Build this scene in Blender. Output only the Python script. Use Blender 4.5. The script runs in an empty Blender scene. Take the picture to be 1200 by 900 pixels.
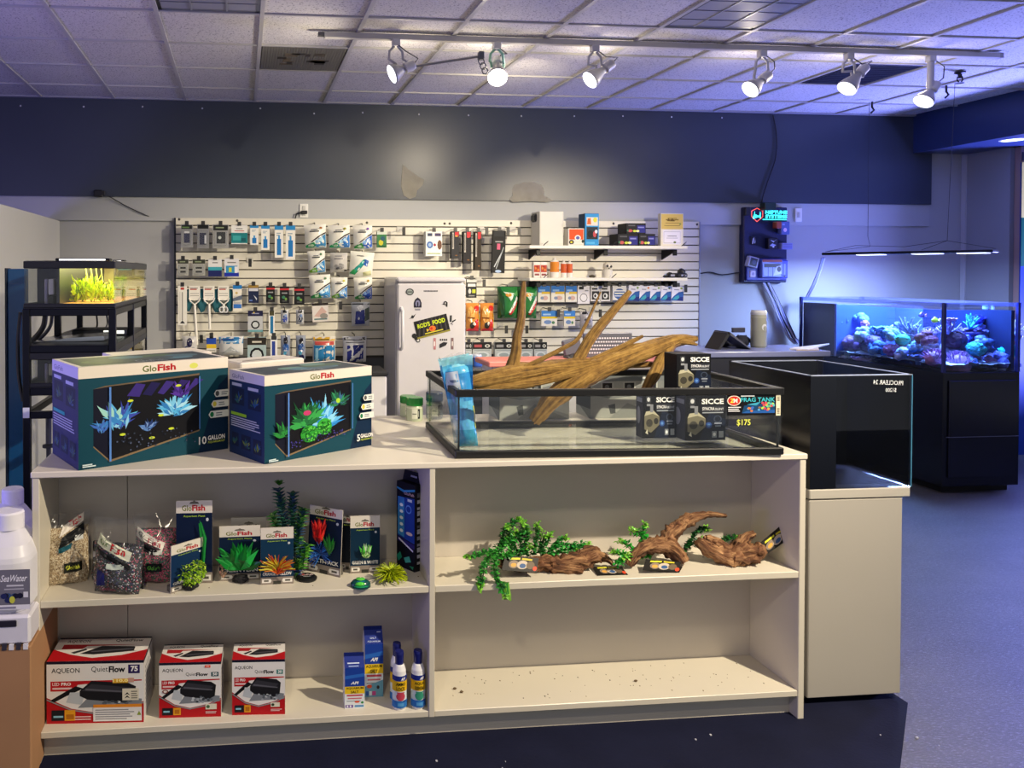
import bpy, bmesh, math, random
from math import sin, cos, pi, radians, atan2, sqrt
from mathutils import Vector, Matrix
random.seed(7)
C = bpy.context.scene.collection

# ------------------------------------------------------------------ camera
F, YAW, PITCH, ROLL, EYE = 892.9, .0959, .0141, .0006, 1.65      # focal length in pixels of a 1200 px frame
CX, CY0 = 368.56, 332.13                                        # the photograph is cropped off centre: its optical axis
FWD = Vector((sin(YAW)*cos(PITCH), cos(YAW)*cos(PITCH), -sin(PITCH)))
_r = Vector((cos(YAW), -sin(YAW), 0)); _u = _r.cross(FWD)
RGT = _r*cos(ROLL) + _u*sin(ROLL); UPV = -_r*sin(ROLL) + _u*cos(ROLL)
cam_data = bpy.data.cameras.new('camera'); cam = bpy.data.objects.new('camera', cam_data); C.objects.link(cam)
cam_data.sensor_width = 36; cam_data.lens = F/1200*36; cam_data.shift_x = (600-CX)/1200; cam_data.shift_y = -(450-CY0)/1200; cam_data.clip_start = .05; cam_data.clip_end = 100
m = Matrix((RGT, UPV, -FWD)).transposed().to_4x4(); m.translation = (0, 0, EYE); cam.matrix_world = m
bpy.context.scene.camera = cam
# ------------------------------------------------------------------ world, lights, exposure
sc = bpy.context.scene
sc.view_settings.view_transform = 'Standard'; sc.view_settings.look = 'None'; sc.view_settings.gamma = 1
sc.view_settings.exposure = 0.28; sc.view_settings.use_curve_mapping = False
sc.cycles.use_denoising = True; sc.cycles.max_bounces = 8; sc.cycles.transparent_max_bounces = 24
sc.cycles.caustics_reflective = False; sc.cycles.caustics_refractive = False; sc.cycles.sample_clamp_indirect = 6
world = bpy.data.worlds.new('world'); sc.world = world; world.use_nodes = True
world.node_tree.nodes['Background'].inputs[0].default_value = (.89, .9, .93, 1)
world.node_tree.nodes['Background'].inputs[1].default_value = .37
def aim(o, tgt):
    o.rotation_euler = (Vector(tgt)-o.location).to_track_quat('-Z', 'Y').to_euler()
def lamp(name, kind, loc, tgt, col, power, size=.1, size_y=None, angle=60, blend=.6, parent=None):
    d = bpy.data.lights.new(name, kind); d.color = col; d.energy = power
    if kind == 'AREA':
        d.size = size
        if size_y: d.shape = 'RECTANGLE'; d.size_y = size_y
    else:
        d.shadow_soft_size = size
    if kind == 'SPOT': d.spot_size = radians(angle); d.spot_blend = blend
    o = bpy.data.objects.new(name, d); C.objects.link(o); o.location = loc; aim(o, tgt)
    return o
WARM = (1, .86, .63); BLUE = (.16, .22, 1)
# ceiling track heads of the front of the shop (behind and right of the viewer), lighting the counter, its shelves and the slatwall
lamp('front_track_lamp', 'SPOT', (2.75, 1.05, 3.05), (.9, 2.8, .5), WARM, 560, .03, angle=88, blend=.8)
lamp('front_track_lamp', 'SPOT', (4.7, .9, 3.0), (.5, 6.8, 1.28), WARM, 1050, .04, angle=29, blend=.8)
lamp('front_track_lamp', 'SPOT', (4.75, .9, 3.0), (2.9, 6.8, 1.28), WARM, 850, .04, angle=29, blend=.8)
lamp('board_glow_fill', 'SPOT', (2.0, 4.95, 2.9), (2.1, 6.8, 2.4), WARM, 46, .06, angle=125, blend=1.)  # added light with no lamp body, for the glow on the dark board
lamp('front_track_lamp', 'SPOT', (-.4, .4, 3.0), (.5, 2.7, .6), WARM, 60, .08, angle=90, blend=.9)
# the shop's other reef tanks, along the right side and at the front left, glowing blue
lamp('reef_row_glow', 'AREA', (8.4, 5.7, .8), (7.3, 5.2, 3.4), (.24, .27, 1), 520, 1.0, 1.0)
lamp('reef_row_glow', 'AREA', (-3.2, 2.2, 1.0), (-1.6, 3.0, 3.4), (.3, .25, 1), 75, 1.6, 1.0)
# ------------------------------------------------------------------ helpers
def ray(x, y): return RGT*((x-CX)/F) - UPV*((y-CY0)/F) + FWD
def px(x, y, Y):                       # room point at depth Y seen at pixel x, y of the photograph
    d = ray(x, y); return Vector((0, 0, EYE)) + d*(Y/d.y)
def pz(x, y, z):                       # room point at height z
    d = ray(x, y); return Vector((0, 0, EYE)) + d*((z-EYE)/d.z)
def lin(v): return v/12.92 if v <= .04045 else ((v+.055)/1.055)**2.4
_cc = {}
def H(c):
    if isinstance(c, tuple): return c
    if c not in _cc:
        s = c.lstrip('#')
        if len(s) == 3: s = ''.join(ch*2 for ch in s)
        _cc[c] = tuple(lin(int(s[i:i+2], 16)/255) for i in (0, 2, 4))
    return _cc[c]
def jit(c, a=.1):
    c = H(c); k = 1+random.uniform(-a, a); return tuple(min(1, x*k*(1+random.uniform(-a/3, a/3))) for x in c)
def sm(t): t = max(0, min(1, t)); return t*t*(3-2*t)
def vn(x, y=0., z=0.):                 # cheap smooth value noise, -1..1
    return (sin(x*1.7+y*2.3+1.3)+sin(y*3.1-z*1.9+x*.7)+sin(z*2.7+x*3.3+2.1)+sin(x*5.9-y*4.3+z*5.1))/4

class G:
    """Collects coloured faces; build() links them as one mesh object."""
    def __init__(s): s.v = []; s.f = []; s.c = []; s.s = []; s.g = []; s.M = None
    def add(s, vs, fs, col, smooth=False, gr=None):
        b = len(s.v); M = s.M
        for i, p in enumerate(vs):
            p = Vector(p); s.v.append(M @ p if M else p); s.g.append(gr[i] if gr else (0, 0, 0))
        per = isinstance(col, list)
        for i, f in enumerate(fs):
            s.f.append(tuple(b+k for k in f)); s.c.append(H(col[i] if per else col)); s.s.append(smooth)
        return s
    def box(s, a, b, col, bev=.0):
        x0, y0, z0 = (min(a[i], b[i]) for i in range(3)); x1, y1, z1 = (max(a[i], b[i]) for i in range(3))
        if bev <= 0:
            vs = [(x, y, z) for x in (x0, x1) for y in (y0, y1) for z in (z0, z1)]
            return s.add(vs, [(0, 1, 3, 2), (4, 6, 7, 5), (0, 4, 5, 1), (2, 3, 7, 6), (0, 2, 6, 4), (1, 5, 7, 3)], col)
        e = min(bev, (x1-x0)*.49, (y1-y0)*.49, (z1-z0)*.49); vs = []; ix = {}
        for i, (x, sx) in enumerate(((x0, 1), (x1, -1))):
            for j, (y, sy) in enumerate(((y0, 1), (y1, -1))):
                for k, (z, sz) in enumerate(((z0, 1), (z1, -1))):
                    for ax in range(3):
                        ix[i, j, k, ax] = len(vs)
                        vs.append((x if ax == 0 else x+sx*e, y if ax == 1 else y+sy*e, z if ax == 2 else z+sz*e))
        fs = []
        for ax in range(3):
            o = [a for a in range(3) if a != ax]
            for d in (0, 1):
                q = []
                for (p, r) in ((0, 0), (1, 0), (1, 1), (0, 1)):
                    t = [0, 0, 0]; t[ax] = d; t[o[0]] = p; t[o[1]] = r; q.append(ix[t[0], t[1], t[2], ax])
                fs.append(tuple(q))
            for p in (0, 1):
                for r in (0, 1):
                    q = []
                    for d, w in ((0, 0), (1, 0), (1, 1), (0, 1)):
                        t = [0, 0, 0]; t[ax] = d; t[o[0]] = p; t[o[1]] = r; q.append(ix[t[0], t[1], t[2], o[w]])
                    fs.append(tuple(q))
        for i in (0, 1):
            for j in (0, 1):
                for k in (0, 1): fs.append((ix[i, j, k, 0], ix[i, j, k, 1], ix[i, j, k, 2]))
        return s.add(vs, fs, col)
    def prism(s, pts, z0, z1, col, axis='z'):
        """polygon pts extruded: axis z (x,y), y (x,z) or x (y,z)"""
        n = len(pts)
        mk = {'z': lambda p, h: (p[0], p[1], h), 'y': lambda p, h: (p[0], h, p[1]), 'x': lambda p, h: (h, p[0], p[1])}[axis]
        vs = [mk(p, z0) for p in pts]+[mk(p, z1) for p in pts]
        return s.add(vs, [tuple(range(n)), tuple(range(2*n-1, n-1, -1))]+[(i, (i+1) % n, n+(i+1) % n, n+i) for i in range(n)], col)
    def tube(s, path, rad, col, n=8, caps=True, noise=0, nf=6, grain=1.0, smooth=True, flat=1.0):
        P = [Vector(p) for p in path]; L = len(P)
        R = rad if isinstance(rad, (list, tuple)) else [rad]*L
        vs = []; gr = []; up = None; dist = 0
        for i in range(L):
            t = (P[min(i+1, L-1)]-P[max(i-1, 0)]).normalized()
            if up is None:
                up = t.orthogonal().normalized()
            up = (up - t*up.dot(t)); up = up.normalized() if up.length > 1e-6 else t.orthogonal().normalized()
            w = t.cross(up)
            if i: dist += (P[i]-P[i-1]).length
            for k in range(n):
                a = 2*pi*k/n; r = R[i]
                if noise: r *= 1+noise*vn(cos(a)*2.2+P[i].x*nf, sin(a)*2.2+P[i].y*nf, P[i].z*nf)
                vs.append(P[i]+up*cos(a)*r*flat+w*sin(a)*r); gr.append((cos(a), sin(a), dist*grain))
        fs = [(i*n+k, i*n+(k+1) % n, (i+1)*n+(k+1) % n, (i+1)*n+k) for i in range(L-1) for k in range(n)]
        s.add(vs, fs, col, smooth, gr)
        if caps: s.add(vs[:n], [tuple(range(n-1, -1, -1))], col); s.add(vs[-n:], [tuple(range(n))], col)
        return s
    def lathe(s, prof, col, c=(0, 0, 0), n=20, smooth=True):
        """prof [(r, z)...], or [(r, z, col)...] about the z axis"""
        vs = [(c[0]+p[0]*cos(2*pi*k/n), c[1]+p[0]*sin(2*pi*k/n), c[2]+p[1]) for p in prof for k in range(n)]
        for i in range(len(prof)-1):
            cc = prof[i][2] if len(prof[i]) > 2 else col
            ring = vs[i*n:(i+2)*n]
            s.add(ring, [(k, (k+1) % n, n+(k+1) % n, n+k) for k in range(n)], cc, smooth)
        return s
    def blob(s, c, r, col, noise=.2, nf=3, n=10, m=7, smooth=True, seed=0, grain=0):
        rx, ry, rz = r if isinstance(r, (tuple, list)) else (r, r, r); vs = []
        for j in range(m+1):
            ph = pi*j/m
            for k in range(n):
                a = 2*pi*k/n; d = (sin(ph)*cos(a), sin(ph)*sin(a), cos(ph)); q = 1+noise*vn(d[0]*nf+seed, d[1]*nf+seed*1.7, d[2]*nf-seed)
                vs.append((c[0]+d[0]*rx*q, c[1]+d[1]*ry*q, c[2]+d[2]*rz*q))
        return s.add(vs, [(j*n+k, (j+1)*n+k, (j+1)*n+(k+1) % n, j*n+(k+1) % n) for j in range(m) for k in range(n)], col, smooth)
    def leaf(s, base, d, w, L, col, bend=.2, up=Vector((0, 0, 1))):
        d = Vector(d).normalized(); sd = d.cross(up); sd = sd.normalized() if sd.length > 1e-4 else d.orthogonal().normalized()
        b = Vector(base); nrm = sd.cross(d); mid = b+d*L*.5+nrm*bend*L*.5; tip = b+d*L
        return s.add([b, mid-sd*w/2, mid+nrm*w*.12, mid+sd*w/2, tip], [(0, 2, 1), (0, 3, 2), (1, 2, 4), (2, 3, 4)], col)
    def build(s, name, mat, parent=None, label=None, loc=None, world=True):
        """world: faces were given in room coordinates; the origin moves to loc (or to the parent's place)"""
        o = Vector((0, 0, 0))
        if world:
            if parent is not None: o = wloc(parent)
            if loc is not None: o = Vector(loc)
        me = bpy.data.meshes.new(name); me.from_pydata([tuple(p-o) for p in s.v], [], s.f)
        ca = me.color_attributes.new('Col', 'FLOAT_COLOR', 'CORNER'); arr = []
        for f, c in zip(s.f, s.c): arr += [c[0], c[1], c[2], 1.0]*len(f)
        ca.data.foreach_set('color', arr)
        if any(g != (0, 0, 0) for g in s.g):
            at = me.attributes.new('gr', 'FLOAT_VECTOR', 'POINT'); at.data.foreach_set('vector', [q for g in s.g for q in g])
        me.polygons.foreach_set('use_smooth', s.s); me.materials.append(mat)
        ob = bpy.data.objects.new(name, me); C.objects.link(ob)
        if parent is not None: ob.parent = parent; ob.location = (o-wloc(parent)) if (world and loc is not None) else (0, 0, 0)
        else: ob.location = o
        if label: ob['label'] = label
        return ob
def wloc(o):
    p = Vector(o.location)
    while o.parent: o = o.parent; p += o.location
    return p
def tag(o, label, cat, group=None, kind=None):
    if label: o['label'] = label
    if cat: o['category'] = cat
    if group: o['group'] = group
    if kind: o['kind'] = kind
    return o
def thing(name, label, cat, loc=(0, 0, 0), group=None, rz=0):
    o = bpy.data.objects.new(name, None); C.objects.link(o); o.location = loc; o.rotation_euler = (0, 0, rz); o.empty_display_size = .05
    return tag(o, label, cat, group)
def struct(o): o['kind'] = 'structure'; return o
def stuff(o): o['kind'] = 'stuff'; return o
def dup(o, parent=None):               # a copy of one object (mesh data shared)
    c = o.copy(); C.objects.link(c); c.parent = parent; return c

_tc = {}
def glyphs(t, bold):
    k = (t, bold)
    if k not in _tc:
        cu = bpy.data.curves.new('t', 'FONT'); cu.body = t; cu.resolution_u = 2; cu.offset = bold; cu.fill_mode = 'FRONT'
        ob = bpy.data.objects.new('t', cu); me = bpy.data.meshes.new_from_object(ob)
        vs = [tuple(v.co[:2]) for v in me.vertices]; fs = [tuple(p.vertices) for p in me.polygons]
        bpy.data.meshes.remove(me); bpy.data.objects.remove(ob); bpy.data.curves.remove(cu)
        x0 = min(v[0] for v in vs); x1 = max(v[0] for v in vs); y0 = min(v[1] for v in vs); y1 = max(v[1] for v in vs)
        _tc[k] = ([(a-x0, b-y0) for a, b in vs], fs, x1-x0, max(y1-y0, .05))
    return _tc[k]
class Art:
    """Flat print on a face: u, v run 0..1 across the face, each mark a hair prouder than the last. fn(u, v) may bend the face."""
    def __init__(s, g, O=None, U=None, V=None, fn=None, nfn=None, step=.0003, sub=1):
        s.g = g; s.k = 1; s.sub = sub; s.step = max(step*.08, .00003) if sub == 1 else max(step*.4, .0002); s.base = .0002 if sub == 1 else .0012
        if fn is None:
            O, U, V = Vector(O), Vector(U), Vector(V); n = U.cross(V).normalized()
            fn = lambda u, v: O+U*u+V*v; nfn = lambda u, v: n; s.ar = U.length/V.length
        else: s.ar = 1
        s.fn = fn; s.nfn = nfn
    def P(s, u, v): return s.fn(u, v)+s.nfn(u, v)*(s.base+s.step*s.k)
    def poly(s, pts, col):
        if s.sub > 1: return s.curved(pts, col)
        s.g.add([s.P(*p) for p in pts], [tuple(range(len(pts)))], col); s.k += 1; return s
    def rect(s, x, y, w, h, col):
        n = s.sub
        vs = [s.P(x+w*i/n, y+h*j/n) for j in range(n+1) for i in range(n+1)]
        s.g.add(vs, [(j*(n+1)+i, j*(n+1)+i+1, (j+1)*(n+1)+i+1, (j+1)*(n+1)+i) for j in range(n) for i in range(n)], col, n > 1); s.k += 1; return s
    def curved(s, pts, col):
        m_ = (sum(p[0] for p in pts)/len(pts), sum(p[1] for p in pts)/len(pts)); vs = []; fs = []
        def tri(a, b, c, k):
            if k == 0: i = len(vs); vs.extend(s.P(*q) for q in (a, b, c)); fs.append((i, i+1, i+2)); return
            ab, bc, ca = ((a[0]+b[0])/2, (a[1]+b[1])/2), ((b[0]+c[0])/2, (b[1]+c[1])/2), ((c[0]+a[0])/2, (c[1]+a[1])/2)
            for t in ((a, ab, ca), (ab, b, bc), (ca, bc, c), (ab, bc, ca)): tri(*t, k-1)
        for i in range(len(pts)): tri(m_, pts[i], pts[(i+1) % len(pts)], 2 if len(pts) < 9 else 1)
        s.g.add(vs, fs, col); s.k += 1; return s
    def ell(s, x, y, rx, ry, col, n=16): return s.poly([(x+rx*cos(2*pi*i/n), y+ry*sin(2*pi*i/n)) for i in range(n)], col)
    def text(s, t, x, y, h, col, bold=.0, w=None, al='l', rot=0, sh=0, flip=False):
        """h: height as a share of the face; w: squeeze or stretch to this width"""
        vs, fs, tw, th = glyphs(t, bold); ky = h/th; kx = ky/s.ar
        if w: kx = w/tw
        ox = {'l': 0, 'c': -tw*kx/2, 'r': -tw*kx}[al]; cr, sr = cos(rot), sin(rot); out = []
        for a, b in vs:
            if flip: a = tw-a
            X = ox+a*kx+sh*b*ky/s.ar; Yv = b*ky; X2 = X*s.ar
            out.append(s.P(x+(X2*cr-Yv*sr)/s.ar, y+X2*sr+Yv*cr))
        s.g.add(out, [f[::-1] for f in fs] if flip else fs, col); s.k += 1; return s
    def lines(s, x, y, w, h, n, col):
        for i in range(n): s.rect(x, y+h*(i+.25)/n, w*random.uniform(.75, 1), h*.45/n, col); s.k -= 1
        s.k += 1; return s
    def dsl(s, spec):
        for c in spec.split(';'):
            a = c.split()
            if not a: continue
            if a[0] == 'r': s.rect(*map(float, a[1:5]), a[5])
            elif a[0] == 'e': s.ell(*map(float, a[1:5]), a[5], 10)
            elif a[0] == 'p': s.poly([(float(a[i]), float(a[i+1])) for i in range(2, len(a), 2)], a[1])
            elif a[0] == 't': s.text(a[6].replace('_', ' '), float(a[1]), float(a[2]), float(a[3]), a[5], .03, float(a[4]) or None)
            elif a[0] == 'l': s.lines(*map(float, a[1:5]), int(a[5]), a[6])
        return s

# ------------------------------------------------------------------ materials (all node based)
def nodes(name):
    mt = bpy.data.materials.new(name); mt.use_nodes = True; nt = mt.node_tree
    return mt, nt, nt.nodes['Principled BSDF'], nt.nodes['Material Output']
def N(nt, t, **kw):
    n = nt.nodes.new(t)
    for k, v in kw.items():
        if k.startswith('i_'): n.inputs[int(k[2:]) if k[2:].isdigit() else k[2:].replace('_', ' ')].default_value = v
        else: setattr(n, k, v)
    return n
def coloured(name, rough=.5, metal=0., spec=.5, vary=.06, vscale=9., bump=0., bscale=200., coat=0., trans=0.):
    """colour from the mesh's own colour layer, broken up by noise"""
    mt, nt, b, o = nodes(name); L = nt.links
    at = N(nt, 'ShaderNodeAttribute', attribute_name='Col'); tc = N(nt, 'ShaderNodeTexCoord')
    nz = N(nt, 'ShaderNodeTexNoise', i_Scale=vscale, i_Detail=4.); L.new(tc.outputs['Object'], nz.inputs['Vector'])
    mr = N(nt, 'ShaderNodeMapRange', i_3=1-vary, i_4=1+vary); L.new(nz.outputs['Fac'], mr.inputs[0])
    mx = N(nt, 'ShaderNodeMix', data_type='RGBA', blend_type='MULTIPLY'); mx.inputs[0].default_value = 1
    L.new(at.outputs['Color'], mx.inputs[6]); L.new(mr.outputs[0], mx.inputs[7]); L.new(mx.outputs[2], b.inputs['Base Color'])
    b.inputs['Roughness'].default_value = rough; b.inputs['Metallic'].default_value = metal; b.inputs['Specular IOR Level'].default_value = spec
    if coat: b.inputs['Coat Weight'].default_value = coat; b.inputs['Coat Roughness'].default_value = .08
    if bump:
        n2 = N(nt, 'ShaderNodeTexNoise', i_Scale=bscale, i_Detail=3.); L.new(tc.outputs['Object'], n2.inputs['Vector'])
        bp = N(nt, 'ShaderNodeBump', i_Strength=bump, i_Distance=.01); L.new(n2.outputs['Fac'], bp.inputs['Height']); L.new(bp.outputs[0], b.inputs['Normal'])
    if trans:
        t = N(nt, 'ShaderNodeBsdfTranslucent'); L.new(mx.outputs[2], t.inputs[0]); ms = N(nt, 'ShaderNodeMixShader'); ms.inputs[0].default_value = trans
        L.new(b.outputs[0], ms.inputs[1]); L.new(t.outputs[0], ms.inputs[2]); L.new(ms.outputs[0], o.inputs[0])
    return mt
def pane(name, tint=(.98, .99, .985), rough=.02, ior=1.45, body=0., bodycol=(.8, .85, .9), refl=1.):
    """thin clear sheet: passes light with a tint and mirrors by Fresnel; body adds a milky share"""
    mt, nt, b, o = nodes(name); L = nt.links; nt.nodes.remove(b)
    t = N(nt, 'ShaderNodeBsdfTransparent'); t.inputs[0].default_value = (*tint, 1)
    gl = N(nt, 'ShaderNodeBsdfGlossy', i_Roughness=rough); lw = N(nt, 'ShaderNodeLayerWeight'); pw = N(nt, 'ShaderNodeMath', operation='POWER'); pw.inputs[1].default_value = 5; L.new(lw.outputs['Facing'], pw.inputs[0])
    r0 = ((ior-1)/(ior+1))**2; fr = N(nt, 'ShaderNodeMath', operation='MULTIPLY_ADD'); fr.inputs[1].default_value = 1-r0; fr.inputs[2].default_value = r0; L.new(pw.outputs[0], fr.inputs[0])
    mt_ = N(nt, 'ShaderNodeMath', operation='MULTIPLY'); mt_.inputs[1].default_value = refl; L.new(fr.outputs[0], mt_.inputs[0])
    m1 = N(nt, 'ShaderNodeMixShader'); L.new(mt_.outputs[0], m1.inputs[0]); L.new(gl.outputs[0], m1.inputs[2])
    if body:
        df = N(nt, 'ShaderNodeBsdfDiffuse'); df.inputs[0].default_value = (*bodycol, 1); m2 = N(nt, 'ShaderNodeMixShader'); m2.inputs[0].default_value = body
        L.new(t.outputs[0], m2.inputs[1]); L.new(df.outputs[0], m2.inputs[2]); L.new(m2.outputs[0], m1.inputs[1])
    else: L.new(t.outputs[0], m1.inputs[1])
    L.new(m1.outputs[0], o.inputs[0]); return mt
def emitter(name, col, power):
    mt, nt, b, o = nodes(name); b.inputs['Base Color'].default_value = (*col, 1); b.inputs['Emission Color'].default_value = (*col, 1)
    b.inputs['Emission Strength'].default_value = power; return mt
M_PAPER = coloured('printed_card', .5, vary=.05, spec=.2)
M_GLOSS = coloured('glossy_plastic', .22, vary=.04)
M_SATIN = coloured('satin_plastic', .42, vary=.05)
M_MATTE = coloured('matte_paint', .8, vary=.05, vscale=3.)
M_METAL = coloured('painted_metal', .35, .6, vary=.04)
M_CHROME = coloured('bare_metal', .25, 1., vary=.04)
M_LAMINATE = coloured('white_laminate', .38, vary=.05, vscale=2.5, bump=.02, bscale=60)
M_LEAF = coloured('leaf_plastic', .38, vary=.3, vscale=40, trans=.25)
M_GRIT = coloured('porous_rock', .85, vary=.3, vscale=25, bump=.8, bscale=60)
M_CORAL = coloured('coral_flesh', .6, vary=.6, vscale=38, bump=1., bscale=55)
M_PILE = coloured('soft_fibre', .9, vary=.15, vscale=60, bump=.4, bscale=150)
M_GLASS = pane('clear_glass')
M_FILM = pane('clear_film', (.95, .95, .95), .12, 1.4, .035, (.85, .88, .9))
M_MILK = pane('clouded_film', (.8, .85, .9), .15, 1.4, .3, (.75, .82, .9))
M_DARKGLASS = pane('smoked_glass', (.42, .44, .5), .02, 1.5)
def wood(name, cols, sc_=(5, 30), bump=.5):
    """long grain along the branch, from the 'gr' layer the branch carries"""
    mt, nt, b, o = nodes(name); L = nt.links; at = N(nt, 'ShaderNodeAttribute', attribute_name='gr'); tc = N(nt, 'ShaderNodeTexCoord')
    mp = N(nt, 'ShaderNodeMapping'); mp.inputs['Scale'].default_value = (sc_[0], sc_[0], 1.6); L.new(at.outputs['Vector'], mp.inputs[0])
    n1 = N(nt, 'ShaderNodeTexNoise', i_Scale=1.2, i_Detail=7., i_Roughness=.65); L.new(mp.outputs[0], n1.inputs['Vector'])
    n2 = N(nt, 'ShaderNodeTexNoise', i_Scale=sc_[1], i_Detail=5.); L.new(tc.outputs['Object'], n2.inputs['Vector'])
    ad = N(nt, 'ShaderNodeMath', operation='MULTIPLY_ADD'); ad.inputs[1].default_value = .35; L.new(n2.outputs['Fac'], ad.inputs[0]); L.new(n1.outputs['Fac'], ad.inputs[2])
    cr = N(nt, 'ShaderNodeValToRGB'); L.new(ad.outputs[0], cr.inputs[0]); e = cr.color_ramp.elements
    e[0].position = .45; e[0].color = (*H(cols[0]), 1); e[1].position = .9; e[1].color = (*H(cols[2]), 1)
    q = e.new(.63); q.color = (*H(cols[1]), 1)
    L.new(cr.outputs[0], b.inputs['Base Color']); b.inputs['Roughness'].default_value = .75
    bp = N(nt, 'ShaderNodeBump', i_Strength=bump, i_Distance=.02); L.new(ad.outputs[0], bp.inputs['Height']); L.new(bp.outputs[0], b.inputs['Normal']); return mt
M_DRIFT = wood('driftwood_grain', ('#33200c', '#856228', '#b8934c'), (3.0, 40), .8)
M_ROOT = wood('knotted_wood', ('#150b06', '#6a4024', '#d0a070'), (1.6, 26), 1.)
# ------------------------------------------------------------------ the setting
YW = 6.806; ZC = 3.1575
mt, nt, b, o = nodes('epoxy_floor'); L = nt.links; tc = N(nt, 'ShaderNodeTexCoord')
n1 = N(nt, 'ShaderNodeTexNoise', i_Scale=1.3, i_Detail=8., i_Roughness=.7); n2 = N(nt, 'ShaderNodeTexNoise', i_Scale=55., i_Detail=6., i_Roughness=.75)
mp = N(nt, 'ShaderNodeMapping'); mp.inputs['Scale'].default_value = (1, 2.6, 1); mp.inputs['Rotation'].default_value = (0, 0, .5)
L.new(tc.outputs['Object'], mp.inputs[0]); L.new(mp.outputs[0], n1.inputs['Vector']); L.new(mp.outputs[0], n2.inputs['Vector'])
cr = N(nt, 'ShaderNodeValToRGB'); e = cr.color_ramp.elements; e[0].position = .35; e[0].color = (*H('#45433e'), 1); e[1].position = .75; e[1].color = (*H('#5b5953'), 1)
L.new(n1.outputs['Fac'], cr.inputs[0])
c2 = N(nt, 'ShaderNodeValToRGB'); e = c2.color_ramp.elements; e[0].position = .53; e[0].color = (0, 0, 0, 1); e[1].position = .64; e[1].color = (1, 1, 1, 1); L.new(n2.outputs['Fac'], c2.inputs[0])
mx = N(nt, 'ShaderNodeMix', data_type='RGBA'); L.new(c2.outputs[0], mx.inputs[0]); L.new(cr.outputs[0], mx.inputs[6]); mx.inputs[7].default_value = (*H('#7f7e7c'), 1)
L.new(mx.outputs[2], b.inputs['Base Color']); b.inputs['Roughness'].default_value = .42
bp = N(nt, 'ShaderNodeBump', i_Strength=.6, i_Distance=.012); L.new(n2.outputs['Fac'], bp.inputs['Height']); L.new(bp.outputs[0], b.inputs['Normal'])
M_FLOOR = mt
struct(G().box((-7, -2, -.1), (9, 8, 0), '#666').build('floor', M_FLOOR))
# shade before the bookcase and cabinet, put into the floor as a navy layer
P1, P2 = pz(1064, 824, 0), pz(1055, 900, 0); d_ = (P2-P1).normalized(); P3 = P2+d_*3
M_FSHADE = coloured('navy_floor_shade', .8, spec=.12, vary=.35, vscale=5., bump=.15, bscale=80)
G().prism([(-6.9, -1.9), (P3.x, P3.y), (P1.x, P1.y), (P1.x, 3.1), (-6.9, 3.1)], .0002, .0012, '#16192f').build('floor_shade', M_FSHADE, bpy.data.objects['floor'])
# specks of plaster and grit trodden into the floor
g = G()
for i in range(46):
    x = random.uniform(-.6, 2.9); y = random.uniform(2.1, 2.55) if x < 2.5 else random.uniform(2.1, 3.6)
    r = random.uniform(.001, .0035); g.box((x-r, y-r, 0), (x+r*random.uniform(.6, 2), y+r, .004), '#b9bac4')
stuff(g.build('floor_grit', M_MATTE, bpy.data.objects['floor']))

WALLP = coloured('grey_wall_paint', .6, vary=.06, vscale=1.2, bump=.03, bscale=90)
BANDP = coloured('charcoal_wall_paint', .34, vary=.16, vscale=1.6, bump=.04, bscale=70)
bw = struct(G().box((-6, YW, 0), (9.5, YW+.15, 3.3), '#a9abae').build('wall_back', WALLP))
zb = px(540, 235, YW).z
# dark upper board of the back wall
g = G().box((-5, YW-.05, zb), (px(1086, 240, YW).x, YW, ZC+.02), '#383f4c')
band = g.build('upper_board', BANDP, bw)
g = G()
for x, y in ((24, 124), (98, 125), (167, 125), (237, 127), (305, 127), (368, 133), (425, 132), (491, 134), (549, 135), (611, 136), (673, 136), (730, 136), (787, 137), (846, 138)):
    p = px(x, y, YW-.05); g.blob((p.x, p.y, p.z), (.0085, .005, .0085), '#d9dadb', 0, n=8, m=4)
stuff(g.build('screw_head', M_METAL, bw))
# bare plaster where the dark paint came away
for pts in (((472, 193), (478, 198), (487, 205), (497, 211), (495, 217), (489, 223), (487, 231), (480, 233), (473, 229), (470, 218), (471, 205)),
            ((600, 223), (603, 217), (612, 214), (624, 213), (634, 217), (638, 223), (637, 229), (648, 235), (640, 237), (620, 236), (600, 237), (597, 233), (601, 229))):
    P = [px(x, y, YW-.05) for x, y in pts]
    G().prism([(p.x, p.z) for p in P], YW-.053, YW-.05, '#8f8c83', 'y').build('plaster_patch', coloured('bare_plaster', .9, vary=.3, vscale=14, bump=.5, bscale=12) if 'bare_plaster' not in bpy.data.materials else bpy.data.materials['bare_plaster'], bw)
zs = px(900, 264, YW).z
xs1 = px(1086, 250, YW).x
struct(G().box((-5, YW-.028, zs), (xs1, YW, zb), '#adb0b3').build('trim_1', WALLP))
struct(G().box((px(206, 400, YW).x, YW-.02, 0), (px(822, 400, YW).x, YW, px(300, 415, YW).z), '#55585c').build('baseboard_back', WALLP))
# left partition, lower than the ceiling
xl = px(70, 300, YW).x
struct(G().box((xl-.12, 3.2, 0), (xl, YW, zs-.005), '#d6d7d6').build('wall_left', WALLP))
# soffit dropping from the ceiling on the right
xf = 6.43; zf = px(1087, 181, YW).z
sof = struct(G().box((xf, 1, zf), (9.5, YW-.05, ZC+.05), '#22325a').build('trim_2', BANDP))
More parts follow.
